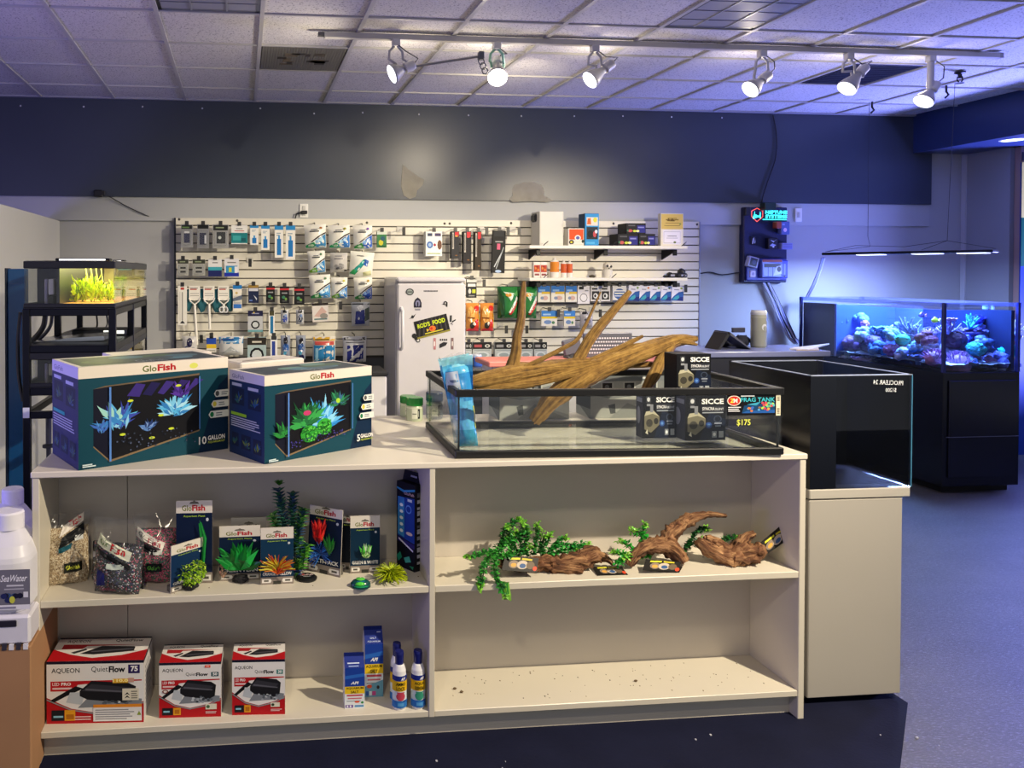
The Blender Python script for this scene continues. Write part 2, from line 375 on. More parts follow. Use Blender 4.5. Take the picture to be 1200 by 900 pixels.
# right: jog of the wall, post and the far opening
xr = px(1127, 260, YW).x
struct(G().box((xr, 6.34, 0), (xr+.12, YW, zf), '#8e9093').build('wall_right', WALLP))
struct(G().box((xr-.015, YW-.05, 0), (xr+.01, YW-.005, zf), '#b4b6ba').build('trim_3', WALLP))
p = px(1187, 300, 6.34)
struct(G().box((p.x, 6.28, 0), (p.x+.065, 6.338, zf), '#9a7f76', .004).build('door_1', WALLP))
t = thing('display_banner', 'narrow yellow, green and blue banner beyond the post at the far right', 'banner', (p.x+.2, 6.2, 0))
g = G(); x0 = px(1196, 300, 6.25).x
g.box((x0, 6.25, 0), (x0+.5, 6.262, px(1197, 190, 6.25).z), '#223c86')
g.box((x0, 6.247, px(1197, 255, 6.25).z), (x0+.5, 6.25, px(1197, 190, 6.25).z), '#d8c566'); g.box((x0, 6.247, px(1197, 312, 6.25).z), (x0+.5, 6.25, px(1197, 255, 6.25).z), '#12583c')
g.box((x0, 6.245, px(1197, 188, 6.25).z), (x0+.5, 6.25, px(1197, 178, 6.25).z), '#191a1f')
g.build('printed_cloth', M_PAPER, t)
# the other walls of the shop, out of the picture
struct(G().box((-6.2, -2, 0), (-6, 8, 3.3), '#9a9ca0').build('wall_far_left', WALLP))
struct(G().box((10.4, -2, 0), (10.6, 8, 3.3), '#9a9ca0').build('wall_far_right', WALLP))

# ------------------------------------------------------------------ ceiling: slab, lift-out tiles, grid bars
ce = struct(G().box((-6.2, -2, ZC+.03), (10.6, 8, ZC+.15), '#9a9a9a').build('ceiling', M_MATTE))
mt, nt, b, o = nodes('mineral_tile'); L = nt.links; tc = N(nt, 'ShaderNodeTexCoord')
vo = N(nt, 'ShaderNodeTexNoise', i_Scale=95., i_Detail=3., i_Roughness=.7); geo = N(nt, 'ShaderNodeNewGeometry'); L.new(geo.outputs['Position'], vo.inputs['Vector'])
cr = N(nt, 'ShaderNodeValToRGB'); e = cr.color_ramp.elements; e[0].position = .33; e[0].color = (*H('#605f66'), 1); e[1].position = .45; e[1].color = (*H('#d0cecb'), 1)
L.new(vo.outputs['Fac'], cr.inputs[0]); n1 = N(nt, 'ShaderNodeTexNoise', i_Scale=.9, i_Detail=3.); L.new(geo.outputs['Position'], n1.inputs['Vector'])
mr = N(nt, 'ShaderNodeMapRange', i_3=.86, i_4=1.1); L.new(n1.outputs['Fac'], mr.inputs[0])
mx = N(nt, 'ShaderNodeMix', data_type='RGBA', blend_type='MULTIPLY'); mx.inputs[0].default_value = 1; L.new(cr.outputs[0], mx.inputs[6]); L.new(mr.outputs[0], mx.inputs[7])
L.new(mx.outputs[2], b.inputs['Base Color']); b.inputs['Roughness'].default_value = .9
bp = N(nt, 'ShaderNodeBump', i_Strength=.4, i_Distance=.004); L.new(vo.outputs['Fac'], bp.inputs['Height']); L.new(bp.outputs[0], b.inputs['Normal'])
M_TILE = mt
X0 = -1.707; YD = 6.311; TW = .61; TL = .61
rows = [(YW-.05, YD)]+[(YD-TL*i, YD-TL*(i+1)) for i in range(5)]
skip = {(7, 4), (2, 4), (3, 2)}          # (column, row) cells taken by fittings
prot = {}
for r, (ya, yb) in enumerate(rows):
    for c in range(-4, 14):
        xa = X0+TW*c; xb = min(xa+TW, xf)
        if (c, r) in skip: continue
        k = (round(xb-xa, 3), round(ya-yb, 3))
        ctr = Vector(((xa+xb)/2, (ya+yb)/2, ZC))
        if k not in prot:
            w, l = k[0]/2-.009, k[1]/2-.009
            prot[k] = G().box((-w, -l, .006), (w, l, .022), '#ccc', .004).build('ceiling_tile', M_TILE, ce, world=False); q = prot[k]
        else: q = dup(prot[k], ce)
        q.location = ctr-wloc(ce)+Vector((random.uniform(-.002, .002), 0, random.uniform(0, .003)))
GRID = '#b4b3b1'
for c in range(-4, 15):
    x = X0+TW*c
    if x < xf: G().box((x-.013, rows[-1][1], ZC-.004), (x+.013, YW-.05, ZC+.03), GRID).build('grid_bar', M_SATIN, ce)
for ya, yb in rows: G().box((X0-4*TW, yb-.009, ZC-.003), (xf, yb+.009, ZC+.028), GRID).build('grid_bar', M_SATIN, ce)
G().box((X0-4*TW, YW-.08, ZC-.006), (xf, YW-.05, ZC+.02), '#9b9ca3').build('grid_bar', M_SATIN, ce)

def cell(c, r): return X0+TW*c, X0+TW*(c+1), rows[r][0], rows[r][1]
def troffer(c, r, label, nx, ny):
    xa, xb, ya, yb = cell(c, r)
    t = thing('ceiling_light', label, 'light fixture', ((xa+xb)/2, (ya+yb)/2, ZC), 'unlit louvred ceiling fittings')
    g = G()
    g.box((xa+.012, yb+.012, ZC+.004), (xb-.012, yb+.04, ZC+.09), '#6f7280'); g.box((xa+.012, ya-.04, ZC+.004), (xb-.012, ya-.012, ZC+.09), '#6f7280')
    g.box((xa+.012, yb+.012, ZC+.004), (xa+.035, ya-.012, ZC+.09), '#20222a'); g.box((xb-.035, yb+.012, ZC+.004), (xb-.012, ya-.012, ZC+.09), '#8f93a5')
    g.build('frame', M_METAL, t)
    G().box((xa+.03, yb+.03, ZC+.005), (xb-.03, ya-.03, ZC+.012), '#8b8d99').build('reflector', M_SATIN, t)
    for i in range(1, nx): x = xa+(xb-xa)*i/nx; G().box((x-.005, yb+.03, ZC), (x+.005, ya-.03, ZC+.01), '#a4a6b2').build('louvre_blade', M_METAL, t)
    for i in range(1, ny): y = yb+(ya-yb)*i/ny; G().box((xa+.03, y-.003, ZC+.002), (xb-.03, y+.003, ZC+.01), '#7c7e8a').build('louvre_blade', M_METAL, t)
troffer(7, 4, 'unlit louvred ceiling fitting at the right, above the middle of the track', 3, 4)
troffer(2, 4, 'unlit louvred ceiling fitting cut by the top edge at the left', 3, 4)
# perforated air diffuser with soot marks
xa, xb, ya, yb = cell(3, 2)
t = thing('air_diffuser', 'perforated ceiling air diffuser with dark soot marks', 'vent', ((xa+xb)/2, (ya+yb)/2, ZC))
G().box((xa+.012, yb+.012, ZC+.01), (xb-.012, ya-.012, ZC+.02), '#4a4844').build('back_plate', M_MATTE, t)
g = G()
for i in range(30):
    x = xa+.02+(xb-xa-.04)*(i+.5)/30; g.box((x-.0082, yb+.015, ZC+.001), (x+.0082, ya-.015, ZC+.01), '#9b978c')
stuff(g.build('perforated_face', M_METAL, t))
g = G()
for i in range(16):
    x = xa+.13+random.random()*.3; y = yb+.15+random.random()*.28
    g.box((x, y, ZC-.0015), (x+random.uniform(.03, .1), y+random.uniform(.02, .07), ZC+.001), random.choice(('#3a352b', '#57503c', '#6b6048')))
stuff(g.build('soot_mark', M_MATTE, t))
# dark return-air panel at the right
P = [pz(x, y, ZC-.008) for x, y in ((940, 97.5), (1018, 98), (1085, 76.5), (1003, 75.5))]
t = thing('return_grille', 'dark flat return-air panel in the ceiling at the right', 'vent', (P[0]+P[2])/2)
x0 = (P[0].x+P[3].x)/2+.0; x1 = (P[1].x+P[2].x)/2; y1, y0 = P[0].y, P[3].y; print('return', [tuple(round(c,2) for c in q) for q in P])
g = G().box((x0, y0, ZC-.008), (x1, y1, ZC+.004), '#2c2e40', .004); g.build('grille_panel', M_METAL, t)
g = G()
for i in range(14): y = y0+(y1-y0)*(i+.5)/14; g.box((x0+.03, y-.012, ZC-.011), (x1-.03, y+.012, ZC-.007), '#34374c')
stuff(g.build('grille_fin', M_METAL, t))
# sprinkler head and small wire hooks
p = pz(1125, 84, ZC)
t = thing('fire_sprinkler', 'black and chrome sprinkler head under the ceiling beyond the track', 'sprinkler', p)
g = G().lathe([(.035, 0), (.035, -.01), (.014, -.02), (.013, -.035), (.02, -.04), (.02, -.045)], '#23252c', p, 12); g.build('body', M_METAL, t)
g = G(); 
for sx in (-1, 1): g.tube([(p.x+sx*.016, p.y, p.z-.042), (p.x+sx*.024, p.y, p.z-.06), (p.x+sx*.008, p.y, p.z-.08)], .005, '#31333c', 6)
g.build('yoke', M_METAL, t)
g = G().lathe([(.0, -.08), (.026, -.082), (.027, -.087), (0, -.089)], '#c4c8d4', p, 10); g.build('deflector', M_CHROME, t)
# downlight in the soffit
p = pz(1188, 163.5, zf)
t = thing('soffit_downlight', 'lit oval recessed downlight under the dark soffit at far right', 'light fixture', (p.x, p.y, zf))
G().lathe([(.1, -.004), (.085, -.008), (.078, 0)], '#cfd2da', (p.x, p.y, zf), 20).build('trim_ring', M_SATIN, t)
G().lathe([(.0, -.003), (.079, -.003)], '#ffffff', (p.x, p.y, zf), 20).build('lens', emitter('downlight_glow', (.8, 1, .85), 3.0), t)
# outlets and loose cables on the back wall
def plate(x0, y0, x1, y1, Y, label, name='wall_switch', cat='switch'):
    a, b_ = px(x0, y1, Y), px(x1, y0, Y)
    t = thing(name, label, cat, ((a.x+b_.x)/2, Y, a.z))
    G().box((a.x, Y-.012, a.z), (b_.x, Y, b_.z), '#e9e9e6', .003).build('cover_plate', M_SATIN, t)
    w, h = b_.x-a.x, b_.z-a.z
    for k in ((.3,) if name == 'wall_switch' else (.12, .55)): G().box((a.x+w*.3, Y-.017, a.z+h*k), (b_.x-w*.3, Y-.012, a.z+h*(k+(.4 if name == 'wall_switch' else .3))), '#c9c9c6', .002).build('rocker' if name == 'wall_switch' else 'socket', M_SATIN, t)
    return t, a, b_
plate(931, 244, 939, 260, YW-.028, 'white switch plate right of the lit equipment board')
t, a, b_ = plate(351, 239, 361, 255, YW-.028, 'white outlet plate with a black plug above the slatwall', 'wall_outlet', 'outlet')
g = G().box((a.x+.01, YW-.08, a.z+.03), (b_.x-.01, YW-.042, a.z+.06), '#17181b', .005); g.tube([(a.x+.02, YW-.06, a.z+.045), (a.x-.03, YW-.06, a.z+.03), (a.x-.04, YW-.05, a.z-.01)], .006, '#17181b', 6); g.build('plug', M_SATIN, t)
p = px(116, 227, YW-.05)
t = thing('power_adapter', 'black plug-in adapter with a cable low on the dark board', 'adapter', p)
G().box((p.x-.04, YW-.085, p.z-.03), (p.x+.035, YW-.05, p.z+.03), '#111214', .008).box((p.x+.02, YW-.085, p.z-.015), (p.x+.055, YW-.065, p.z+.022), '#16171a', .006).build('housing', M_SATIN, t)
def cable(pts, r, col, name, label, cat='cable', mat=None, group=None):
    P = [px(*q) for q in pts]; Q = []
    for i in range(len(P)-1):
        for k in range(5):
            t_ = k/5; a, b_, c, d = P[max(i-1, 0)], P[i], P[i+1], P[min(i+2, len(P)-1)]
            Q.append(.5*((2*b_)+(c-a)*t_+(2*a-5*b_+4*c-d)*t_**2+(3*b_-a-3*c+d)*t_**3))
    Q.append(P[-1]); return tag(G().tube(Q, r, col, 6).build(name, mat or M_SATIN, loc=P[0]), label, cat, group)
cable([(126, 229, YW-.07), (145, 240, YW-.045), (166, 250, YW-.045), (178, 254, YW-.02), (206, 255, YW-.015)], .0045, '#1b1c20', 'power_cable', 'thin black cable sagging from the adapter to the slatwall', 'cable')
cable([(906, 135, YW-.06), (910, 158, YW-.06), (909, 185, YW-.06), (900, 212, YW-.06), (893, 236, YW-.06), (896, 243, YW-.05)], .005, '#10131f', 'power_cable', 'black cable hanging down the dark wall to the lit equipment board', 'cable')
cable([(819, 321, YW-.03), (832, 319, YW-.02), (846, 322, YW-.02), (862, 320, YW-.02), (873, 319, YW-.04)], .006, '#101116', 'power_cable', 'black cable running from the slatwall edge to the equipment board', 'cable')
# ------------------------------------------------------------------ track and its heads
A = pz(375, 40, ZC-.02); B = pz(1172, 66, ZC-.02); YT = (A.y+B.y)/2
rail = thing('lighting_track', 'long pale ceiling track carrying six spotlights', 'track', ((A.x+B.x)/2, YT, ZC))
zt = ZC-.004
xa = px(380, 42, YT).x; xb = px(1172, 65, YT).x
G().box((xa, YT-.02, zt-.035), (xb, YT+.02, zt), '#b7b5b3', .003).build('rail', M_SATIN, rail)
G().box((xa-.04, YT-.014, zt-.026), (xa+.01, YT+.014, zt), '#55555a', .002).build('end_feed', M_SATIN, rail)
G().box((xb-.02, YT-.021, zt-.036), (xb+.008, YT+.021, zt), '#9c9aa0', .002).build('end_cap', M_SATIN, rail)
M_BULB = emitter('bulb_glow', (1, .93, .78), 9.0); M_BULB2 = emitter('bulb_rim_glow', (.93, .95, 1), 1.6)
def head(ax, face, hous, label, power, hot=False, col='#c9c8c8', yoke='#bfbfc2', stem=False, out=.0):
    """ax: pixel x on the rail; face, hous: pixels of the lamp's face and of its rear; out: how far the face leans to the viewer"""
    x = px(ax, 55, YT).x; top = Vector((x, YT, zt-.035))
    f = px(face[0], face[1], YT-out); h = px(hous[0], hous[1], YT+out*.4+.01)
    t = thing('track_spotlight', label, 'spotlight', top, 'spotlights on the ceiling track')
    G().box((x-.025, YT-.022, zt-.075), (x+.025, YT+.022, zt-.03), col, .004).build('adapter', M_SATIN, t)
    d = (f-h).normalized(); mid = h+(f-h)*.25
    g = G(); z1 = zt-.075
    if stem: g.tube([(x, YT, z1), (x, YT, z1-.06), (mid.x, YT+.01, mid.z+.02)], .022, yoke, 10)
    else:
        w = .045
        for s_ in (-1, 1): g.tube([(x+s_*.01, YT, z1+.004), (x+s_*w*.9, YT, z1-.03), (x+s_*w, YT, z1-.08), (mid.x+s_*w, mid.y, mid.z+.03), (mid.x+s_*w*.8, mid.y, mid.z-.01)], .009, yoke, 6)
    g.build('yoke', M_SATIN, t)
    sd = d.orthogonal().normalized(); M = Matrix((sd, d.cross(sd), d)).transposed().to_4x4(); M.translation = h
    L_ = (f-h).length; g = G(); g.M = M
    g.lathe([(0, -.05), (.03, -.05), (.034, -.04), (.034, .015), (.022, .02)], col, n=14); g.build('lamp_holder', M_SATIN, t)
    g = G(); g.M = M; g.lathe([(.02, .018), (.03, L_*.35), (.055, L_*.75), (.063, L_*.93), (.06, L_)], '#a3a3a6', n=18); g.build('reflector_shell', M_SATIN, t)
    g = G(); g.M = M; g.lathe([(.06, L_), (.045, L_+.006), (0, L_+.01)], '#ffffff', n=18); g.build('bulb', M_BULB if hot else M_BULB2, t)
    q = [Vector((x+.012, YT-.03, z1)), Vector((x+.05, YT-.05, z1-.04)), h-d*.05+Vector((.02, -.03, .03)), h-d*.05]
    G().tube(q, .004, '#4d4d53', 5).build('cord', M_SATIN, t)
    lamp('track_lamp_spill', 'POINT', Vector((h.x, YT+.13, ZC-.2)), f, WARM, power*.08, .04)
    lamp('track_lamp', 'SPOT', f+d*.03, f+d*3, WARM if not hot else (1, .88, .7), power, .05, angle=150, blend=.7)
head(464, (459, 87), (477, 79), 'leftmost track spotlight, turned left towards the diffuser', 34, yoke='#a7a7ab')
head(582, (583, 91), (583, 74), 'glaring track spotlight facing the viewer', 42, hot=True, yoke='#8fc0ab', out=.09)
head(697, (691, 94), (711, 79), 'third track spotlight from the left, turned down left', 36, col='#aeadb2', yoke='#a9a8ad')
head(893, (879, 105), (895, 92), 'fourth track spotlight from the left, with a long upright loop', 30)
head(995, (992, 104), (1009, 84), 'fifth track spotlight from the left, in front of the dark ceiling panel', 26)
head(1091, (1082, 119), (1093, 104), 'rightmost track spotlight, on a straight stem near the track end', 26, stem=True)
a, b_ = px(484, 78, YT), px(563, 66, YT-.02)
t = thing('clamp_rod', 'thin grey rod with a wire clip between the two left spotlights', 'rod', b_)
G().tube([a, (a+b_)/2, b_], .008, '#8d8d92', 6).build('rod', M_METAL, t)
g = G(); c = px(564, 70, YT-.03)
g.box((c.x-.02, c.y-.02, c.z-.0), (c.x+.015, c.y+.02, c.z+.05), '#5d6068', .004)
for k in range(3): g.tube([(c.x+.02*cos(a_/6*pi*2)+.012*k, c.y, c.z-.01-.03*k+.022*sin(a_/6*pi*2)) for a_ in range(7)], .004, '#6b6e75', 5)
g.build('wire_clip', M_METAL, t)
# ------------------------------------------------------------------ slatwall and everything hung on it
YS = YW-.05                                      # front face of the boards
xa, xb = px(205.5, 330, YS).x, px(819.5, 330, YS).x
zt0 = px(512, 257.5, YS).z; z1 = px(512, 266.6, YS).z; pitch = z1-px(512, 276.65, YS).z
sw = thing('slatwall', 'white slatwall of horizontal boards covering the middle of the back wall', 'slatwall', ((xa+xb)/2, YS, zt0-16*pitch))
G().box((xa, YW-.03, zt0-16.1*pitch), (xb, YW-.022, zt0), '#4a4743').build('backing', M_MATTE, sw)
proto = None
ztop = zt0
for i in range(16):
    hgt = (zt0-z1) if i == 0 else pitch
    zc = zt0 if i == 0 else z1-pitch*(i-1)
    if i < 2:
        bm = G().box((xa, YS, zc-hgt+.009), (xb, YW-.03, zc), '#dedacd' , .003).build('slat', M_LAMINATE, sw)
        if i == 1: proto = bm; zp = zc
    else:
        q = dup(proto, sw); q.location = proto.location+Vector((0, 0, zc-zp))
g = G()
for x, y in ((210, 257), (278, 258.5), (430, 261), (521, 262), (527, 262), (599, 261.5), (719, 262), (817, 263)):
    p = px(x, y, YS); g.blob((p.x, YS, p.z), (.012, .006, .012), '#55534e', 0, n=8, m=4)
stuff(g.build('screw_head', M_METAL, sw))
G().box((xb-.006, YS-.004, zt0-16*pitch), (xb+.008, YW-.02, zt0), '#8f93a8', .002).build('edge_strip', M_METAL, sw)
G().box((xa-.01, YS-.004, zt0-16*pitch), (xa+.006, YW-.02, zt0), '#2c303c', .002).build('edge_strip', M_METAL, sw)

def hook(x, y, l):
    p = px(x, y, YS-.16)
    t = thing('display_hook', 'empty black-tipped display hook '+l, 'hook', (p.x, YS, p.z), 'empty display hooks on the slatwall')
    G().tube([(p.x, YS, p.z+.02), (p.x, YS-.15, p.z+.02), (p.x, YS-.165, p.z+.035)], .004, '#cfcfcf', 5).box((p.x-.03, YS-.006, p.z), (p.x+.03, YS, p.z+.05), '#c9c7c0', .002).build('prong', M_SATIN, t)
    G().box((p.x-.014, YS-.172, p.z-.035), (p.x+.014, YS-.166, p.z+.035), '#141416', .001).build('price_tag', M_SATIN, t)
for x, y, l in ((293, 308, 'right of the white and blue pack with a yellow figure'), (473, 271, 'above the left edge of the refrigerator'), (570, 271, 'left of the long black tool pack'), (595, 271, 'just right of the long black tool pack'), (608, 271, 'left of the plain white box'), (236, 397, 'beside the end of the longest fish net'), (399, 358, 'between the pinkish pack and the navy pouch'), (567, 332, 'right of the black pack with a lime spot'), (593, 386, 'under the left green bag'), (617, 386, 'under the right green bag'), (654, 367, 'between two blue-topped packs'), (703, 367, 'right of the grey gravel pouch'), (803, 338, 'right of the last white pouch')): hook(x, y, l)

def quadframe(x0, y0, x1, y1, Y, tilt=0):
    a = px((x0+x1)/2, (y0+y1)/2, Y); w = (px(x1, y0, Y)-px(x0, y0, Y)).x; h = px(x0, y0, Y).z-px(x0, y1, Y).z
    U = Vector((cos(tilt), 0, sin(tilt)))*w; V = Vector((-sin(tilt), 0, cos(tilt)))*h
    return a-U/2-V/2, U, V
def card(name, cat, label, box, spec, d=.03, Y=None, tilt=0, group=None, blister=None, tab='#2a2a2c', mat=None, tabm=True, sid=None, bl_col=None):
    """a carded pack hanging from its own hook"""
    Y = YS-.15 if Y is None else Y
    O, U, V = quadframe(*box, Y, tilt); n = Vector((0, -1, 0)); u, v = U.normalized(), V.normalized(); w, h = U.length, V.length
    M = Matrix((u, -n, v)).transposed().to_4x4(); M.translation = O
    g = G(); g.M = M; fill = spec.split('|')[0].strip(); g.box((0, 0, 0), (w, d, h), sid or fill, min(.004, d*.3)); g.M = None
    Art(g, O, U, V, step=.0012).dsl('r 0 0 1 1 %s;' % fill+(spec.split('|')[1] if '|' in spec else ''))
    top = O+U*.5+V
    o_ = tag(g.build(name, mat or M_PAPER, loc=top), label, cat, group)
    if blister:
        a, b_, c, e = blister; g = G(); g.M = M; g.box((w*a, -.03, h*b_), (w*c, 0, h*e), '#ccd', .008); g.build('blister', M_FILM, o_)
    g = G(); g.tube([top+Vector((0, d*.5, -.012)), top+Vector((0, d*.5, .012)), top+Vector((0, YS-Y, .02))], .004, tab, 5)
    if tabm: g.box((top.x-.016, Y-.006, top.z-.005), (top.x+.016, Y-.002, top.z+.03), tab, .001)
    g.build('hang_tab', M_SATIN, o_)
    return o_
def pillow(O, U, V, n, d, crumple=.0, seed=0., pinch=.12, top=.5):
    """front surface of a filled bag over the frame O, U, V; top: where the fill thins towards the mouth"""
    def fn(u, v):
        b = max(0, sin(pi*min(max(u, 0), 1)))**.5*max(0, min(1, v/.18))**.5*(1-sm((v-top)/(1.02-top)))
        cx = .5+(u-.5)*(1-pinch*sin(pi*v)*0+pinch*(sm((v-.75)/.25)-.5*sm((.15-v)/.15)))
        q = crumple*(vn(u*6+seed, v*7+seed)+.5*vn(u*14-seed, v*12))
        return O+U*cx+V*v+n*(d*b+q)
    def nf(u, v): return n
    return fn, nf
def bagmesh(fn, n, d, col, nu=10, nv=12, v1=1.0, back=True):
    g = G(); vs = [fn(i/nu, v1*j/nv) for j in range(nv+1) for i in range(nu+1)]; k = len(vs)
    fs = [(j*(nu+1)+i, j*(nu+1)+i+1, (j+1)*(nu+1)+i+1, (j+1)*(nu+1)+i) for j in range(nv) for i in range(nu)]
    g.add(vs, fs, col, True)
    if back:
        O = sum((fn(0, 0), fn(1, 0), fn(0, 1), fn(1, 1)), Vector())/4
        vb = [p-n*(2*(p-O).dot(n))*.75-n*.004 for p in vs]; g.add(vb, [f[::-1] for f in fs], col, True)
    return g
def hbag(name, cat, label, box, spec, d=.05, tilt=0, group=None, Y=None, mat=None, tab='#2a2a2c', crumple=.006, seed=1.):
    Y = YS-.15 if Y is None else Y
    O, U, V = quadframe(*box, Y, tilt); n = Vector((0, -1, 0)); fn, nf = pillow(O, U, V, n, d, crumple, seed, .05, .75)
    fill = spec.split('|')[0].strip(); g = bagmesh(fn, n, d, fill, 8, 8)
    Art(g, fn=fn, nfn=nf, step=.0015, sub=5).dsl(spec.split('|')[1] if '|' in spec else '')
    top = fn(.5, 1); o_ = tag(g.build(name, mat or M_GLOSS, loc=top), label, cat, group)
    G().tube([top+Vector((0, .01, -.01)), top+Vector((0, .012, .015)), top+Vector((0, YS-Y, .02))], .004, tab, 5).build('hang_tab', M_SATIN, o_)
    return o_

T = ' in the top slatwall row'
# --- first row
card('heater_pack', 'pack', 'narrow grey clamshell pack at the left end'+' of the top slatwall row', (212, 263, 226, 290), '#8d8f93|r .05 .8 .9 .17 #1c1f22;r .1 .84 .6 .06 #5d7a4a;r .25 .2 .5 .42 #1b1f45;r .3 .62 .4 .08 #d8dadd', blister=(.1, .1, .9, .75))
card('heater_pack', 'pack', 'second grey clamshell pack from the left'+T, (231, 263, 245, 291), '#85878c|r .05 .82 .9 .16 #17191c;r .2 .15 .55 .5 #1d2140;r .62 .2 .15 .35 #c8ccd6', blister=(.1, .1, .9, .75))
card('filter_pack', 'pack', 'wide grey clamshell pack with a black product'+T, (249, 263, 268, 291), '#9b9c9c|r .05 .75 .9 .22 #202325;r .2 .84 .5 .05 #8c9a7a;r .25 .2 .55 .48 #1a1e22;e .45 .45 .1 .07 #c8d0cc', blister=(.1, .1, .9, .72))
card('sponge_pack', 'pack', 'white and teal card pack with a teal insert'+T, (271, 264, 290, 286), '#e4e4e2|r 0 .05 1 .55 #1f7c82;r .1 .2 .5 .25 #3fa4a6;r .6 .12 .3 .2 #155a63;r .3 .8 .4 .04 #55585a;r .2 .68 .6 .04 #b54545', tab='#333')
for i, (bx, bl) in enumerate((((293, 264, 303, 287), .35), ((306, 264, 316, 293), .45), ((322, 264, 332, 302), .62), ((335, 264, 346, 304), .6))):
    card('water_test_pack', 'pack', ('shortest', 'second shortest', 'third', 'tallest')[i]+' of four blue-headed white packs'+T, bx, '#e9e8e2|r 0 .86 1 .14 #2a86c8;r .25 .08 .5 %.2f #2476bd;r .4 %.2f .2 .12 #3f95d2;r .2 .74 .5 .03 #8ea2b0;r .2 .68 .35 .03 #8ea2b0' % (bl*.8, bl*.8+.08), group='blue-headed white packs on the slatwall')
MEDIA = '#e9e8df|p {2} 0 0 1 0 1 .62 .75 .5 .3 .28 0 .12;p {0} .3 .03 .97 .03 .97 .58 .7 .46 .42 .26;p {1} .02 .03 .55 .03 .4 .26 .2 .2 .02 .12;p #1a1c20 .25 .27 .3 .25 .72 .5 1 .62 1 .67 .7 .55;e .55 .28 .1 .08 {3};e .75 .36 .1 .08 {3};e .3 .12 .1 .05 #bfe0c0;r .22 .68 .45 .05 #3c4046;r .3 .76 .3 .04 #6a6e76;e .75 .84 .07 .05 {4}'
def media(i, bx, c1, c2, c3, c4, lab, tilt=0):
    hbag('media_bag', 'bag', lab, bx, MEDIA.format(c1, c2, '#d9dcd5', c3, c4), .05, tilt, 'white filter media bags on the slatwall', seed=i*1.7)
media(1, (357, 263, 382, 291), '#3f86b8', '#2f8a55', '#9fc9de', '#a5703a', 'left white media bag with blue and green print'+T, .05)
media(2, (385, 264, 410, 291), '#3a78c2', '#2e9a62', '#a9d0ea', '#a8a53a', 'middle white media bag with blue and green print'+T, .04)
media(3, (414, 264, 436, 292), '#2f5fc0', '#3a8a4a', '#8db8e8', '#8a55b0', 'right white media bag with deep blue print'+T, .03)
card('fish_food_pack', 'pack', 'small green pack hanging alone right of the media bags', (442, 271, 453, 290), '#3d7c4c|r 0 .8 1 .2 #cfd8cc;e .4 .3 .25 .18 #c6c23a;e .6 .55 .25 .15 #2c5a6e;r .1 .05 .8 .06 #24502e', d=.04)
card('magnet_pack', 'pack', 'white box pack with blue and brown discs in the top slatwall row', (499, 271, 518, 300), '#ecebe8|r .1 .8 .3 .12 #3a4560;r .55 .8 .38 .12 #4c4468;e .25 .45 .2 .15 #4a6fb0;e .25 .45 .1 .08 #9cb8dd;e .85 .45 .14 .2 #6c4a3a;e .55 .45 .08 .06 #a3344e;r .1 .08 .8 .04 #8fa86e', d=.09, sid='#c9cac8')
for i, (bx, c1, c2) in enumerate((((529, 271, 538, 303), '#e0a33a', '#2a2a2e'), ((543, 271, 552, 309), '#d23a3c', '#1d1a20'), ((556.5, 271, 564, 317), '#cc3038', '#2d241a'))):
    card('light_tube_box', 'box', ('shortest', 'middle', 'longest')[i]+' of three narrow black boxes with red corners on the slatwall', bx, c2+'|r .45 .82 .5 .16 #c8313a;r .5 .8 .3 .05 %s;r .1 .35 .22 .6 #b9b4ac;r .15 .4 .1 .5 #504c48;r .5 .1 .3 .03 #84562c' % c1, d=.06, group='narrow black light boxes on the slatwall')
card('tool_pack', 'pack', 'long black pack with crossed steel tools and pink marks on the slatwall', (577, 270, 592, 320), '#17171a|r .1 .86 .8 .12 #2a2c30;r .35 .55 .25 .14 #d06080;p #c9ced2 .15 .15 .2 .13 .8 .5 .76 .52;p #aab1b6 .3 .1 .36 .1 .9 .6 .85 .62;r .2 .72 .6 .03 #9a9a9a;e .5 .04 .25 .035 #a9bfe0', d=.03, tilt=-.03)
# --- second row
R2 = ' in the second slatwall row'
for i, bx in enumerate(((208, 304, 221, 323), (225.5, 304, 240.5, 323))):
    card('clip_pack', 'pack', ('leftmost', 'second')[i]+' grey pack with two dark slots'+R2, bx, '#a3a49f|r .02 .74 .96 .25 #35382f;r .2 .82 .5 .07 #8b9678;r .25 .42 .5 .12 #2a2c2e;r .25 .18 .5 .12 #2a2c2e', blister=(.1, .08, .9, .68), group='grey packs with two dark slots')
card('pad_pack', 'pack', 'white pack with a teal stripe over navy'+R2, (244, 304, 260, 324), '#dcdcdd|r 0 0 1 .36 #1d2560;r 0 .36 1 .2 #3ca0b0;r .3 .78 .4 .05 #555')
card('pad_pack', 'pack', 'white and blue pack with yellow figure'+R2, (263, 303, 280, 324), '#dbdadd|r 0 0 1 .22 #2030a0;r .1 .2 .8 .4 #3a8fc0;r .3 .25 .2 .25 #c0c83c;r .7 .2 .2 .35 #e8e8ee;r .2 .75 .6 .06 #777')
media(4, (361, 294, 381, 320), '#3a86c0', '#7ab23a', '#a8d0ea', '#4a7a4a', 'left white media bag of the second slatwall row', .06)
hbag('filter_floss_bag', 'bag', 'clear grey bag with a black clip between two media bags', (387, 296, 407, 319), '#c2bfbb|e .5 .3 .3 .16 #8d8c8c;e .4 .2 .1 .06 #33343a;r .8 .05 .18 .08 #1a1a1c;r .2 .66 .5 .05 #6b6b70;r .25 .8 .4 .04 #83838a', seed=3.3)
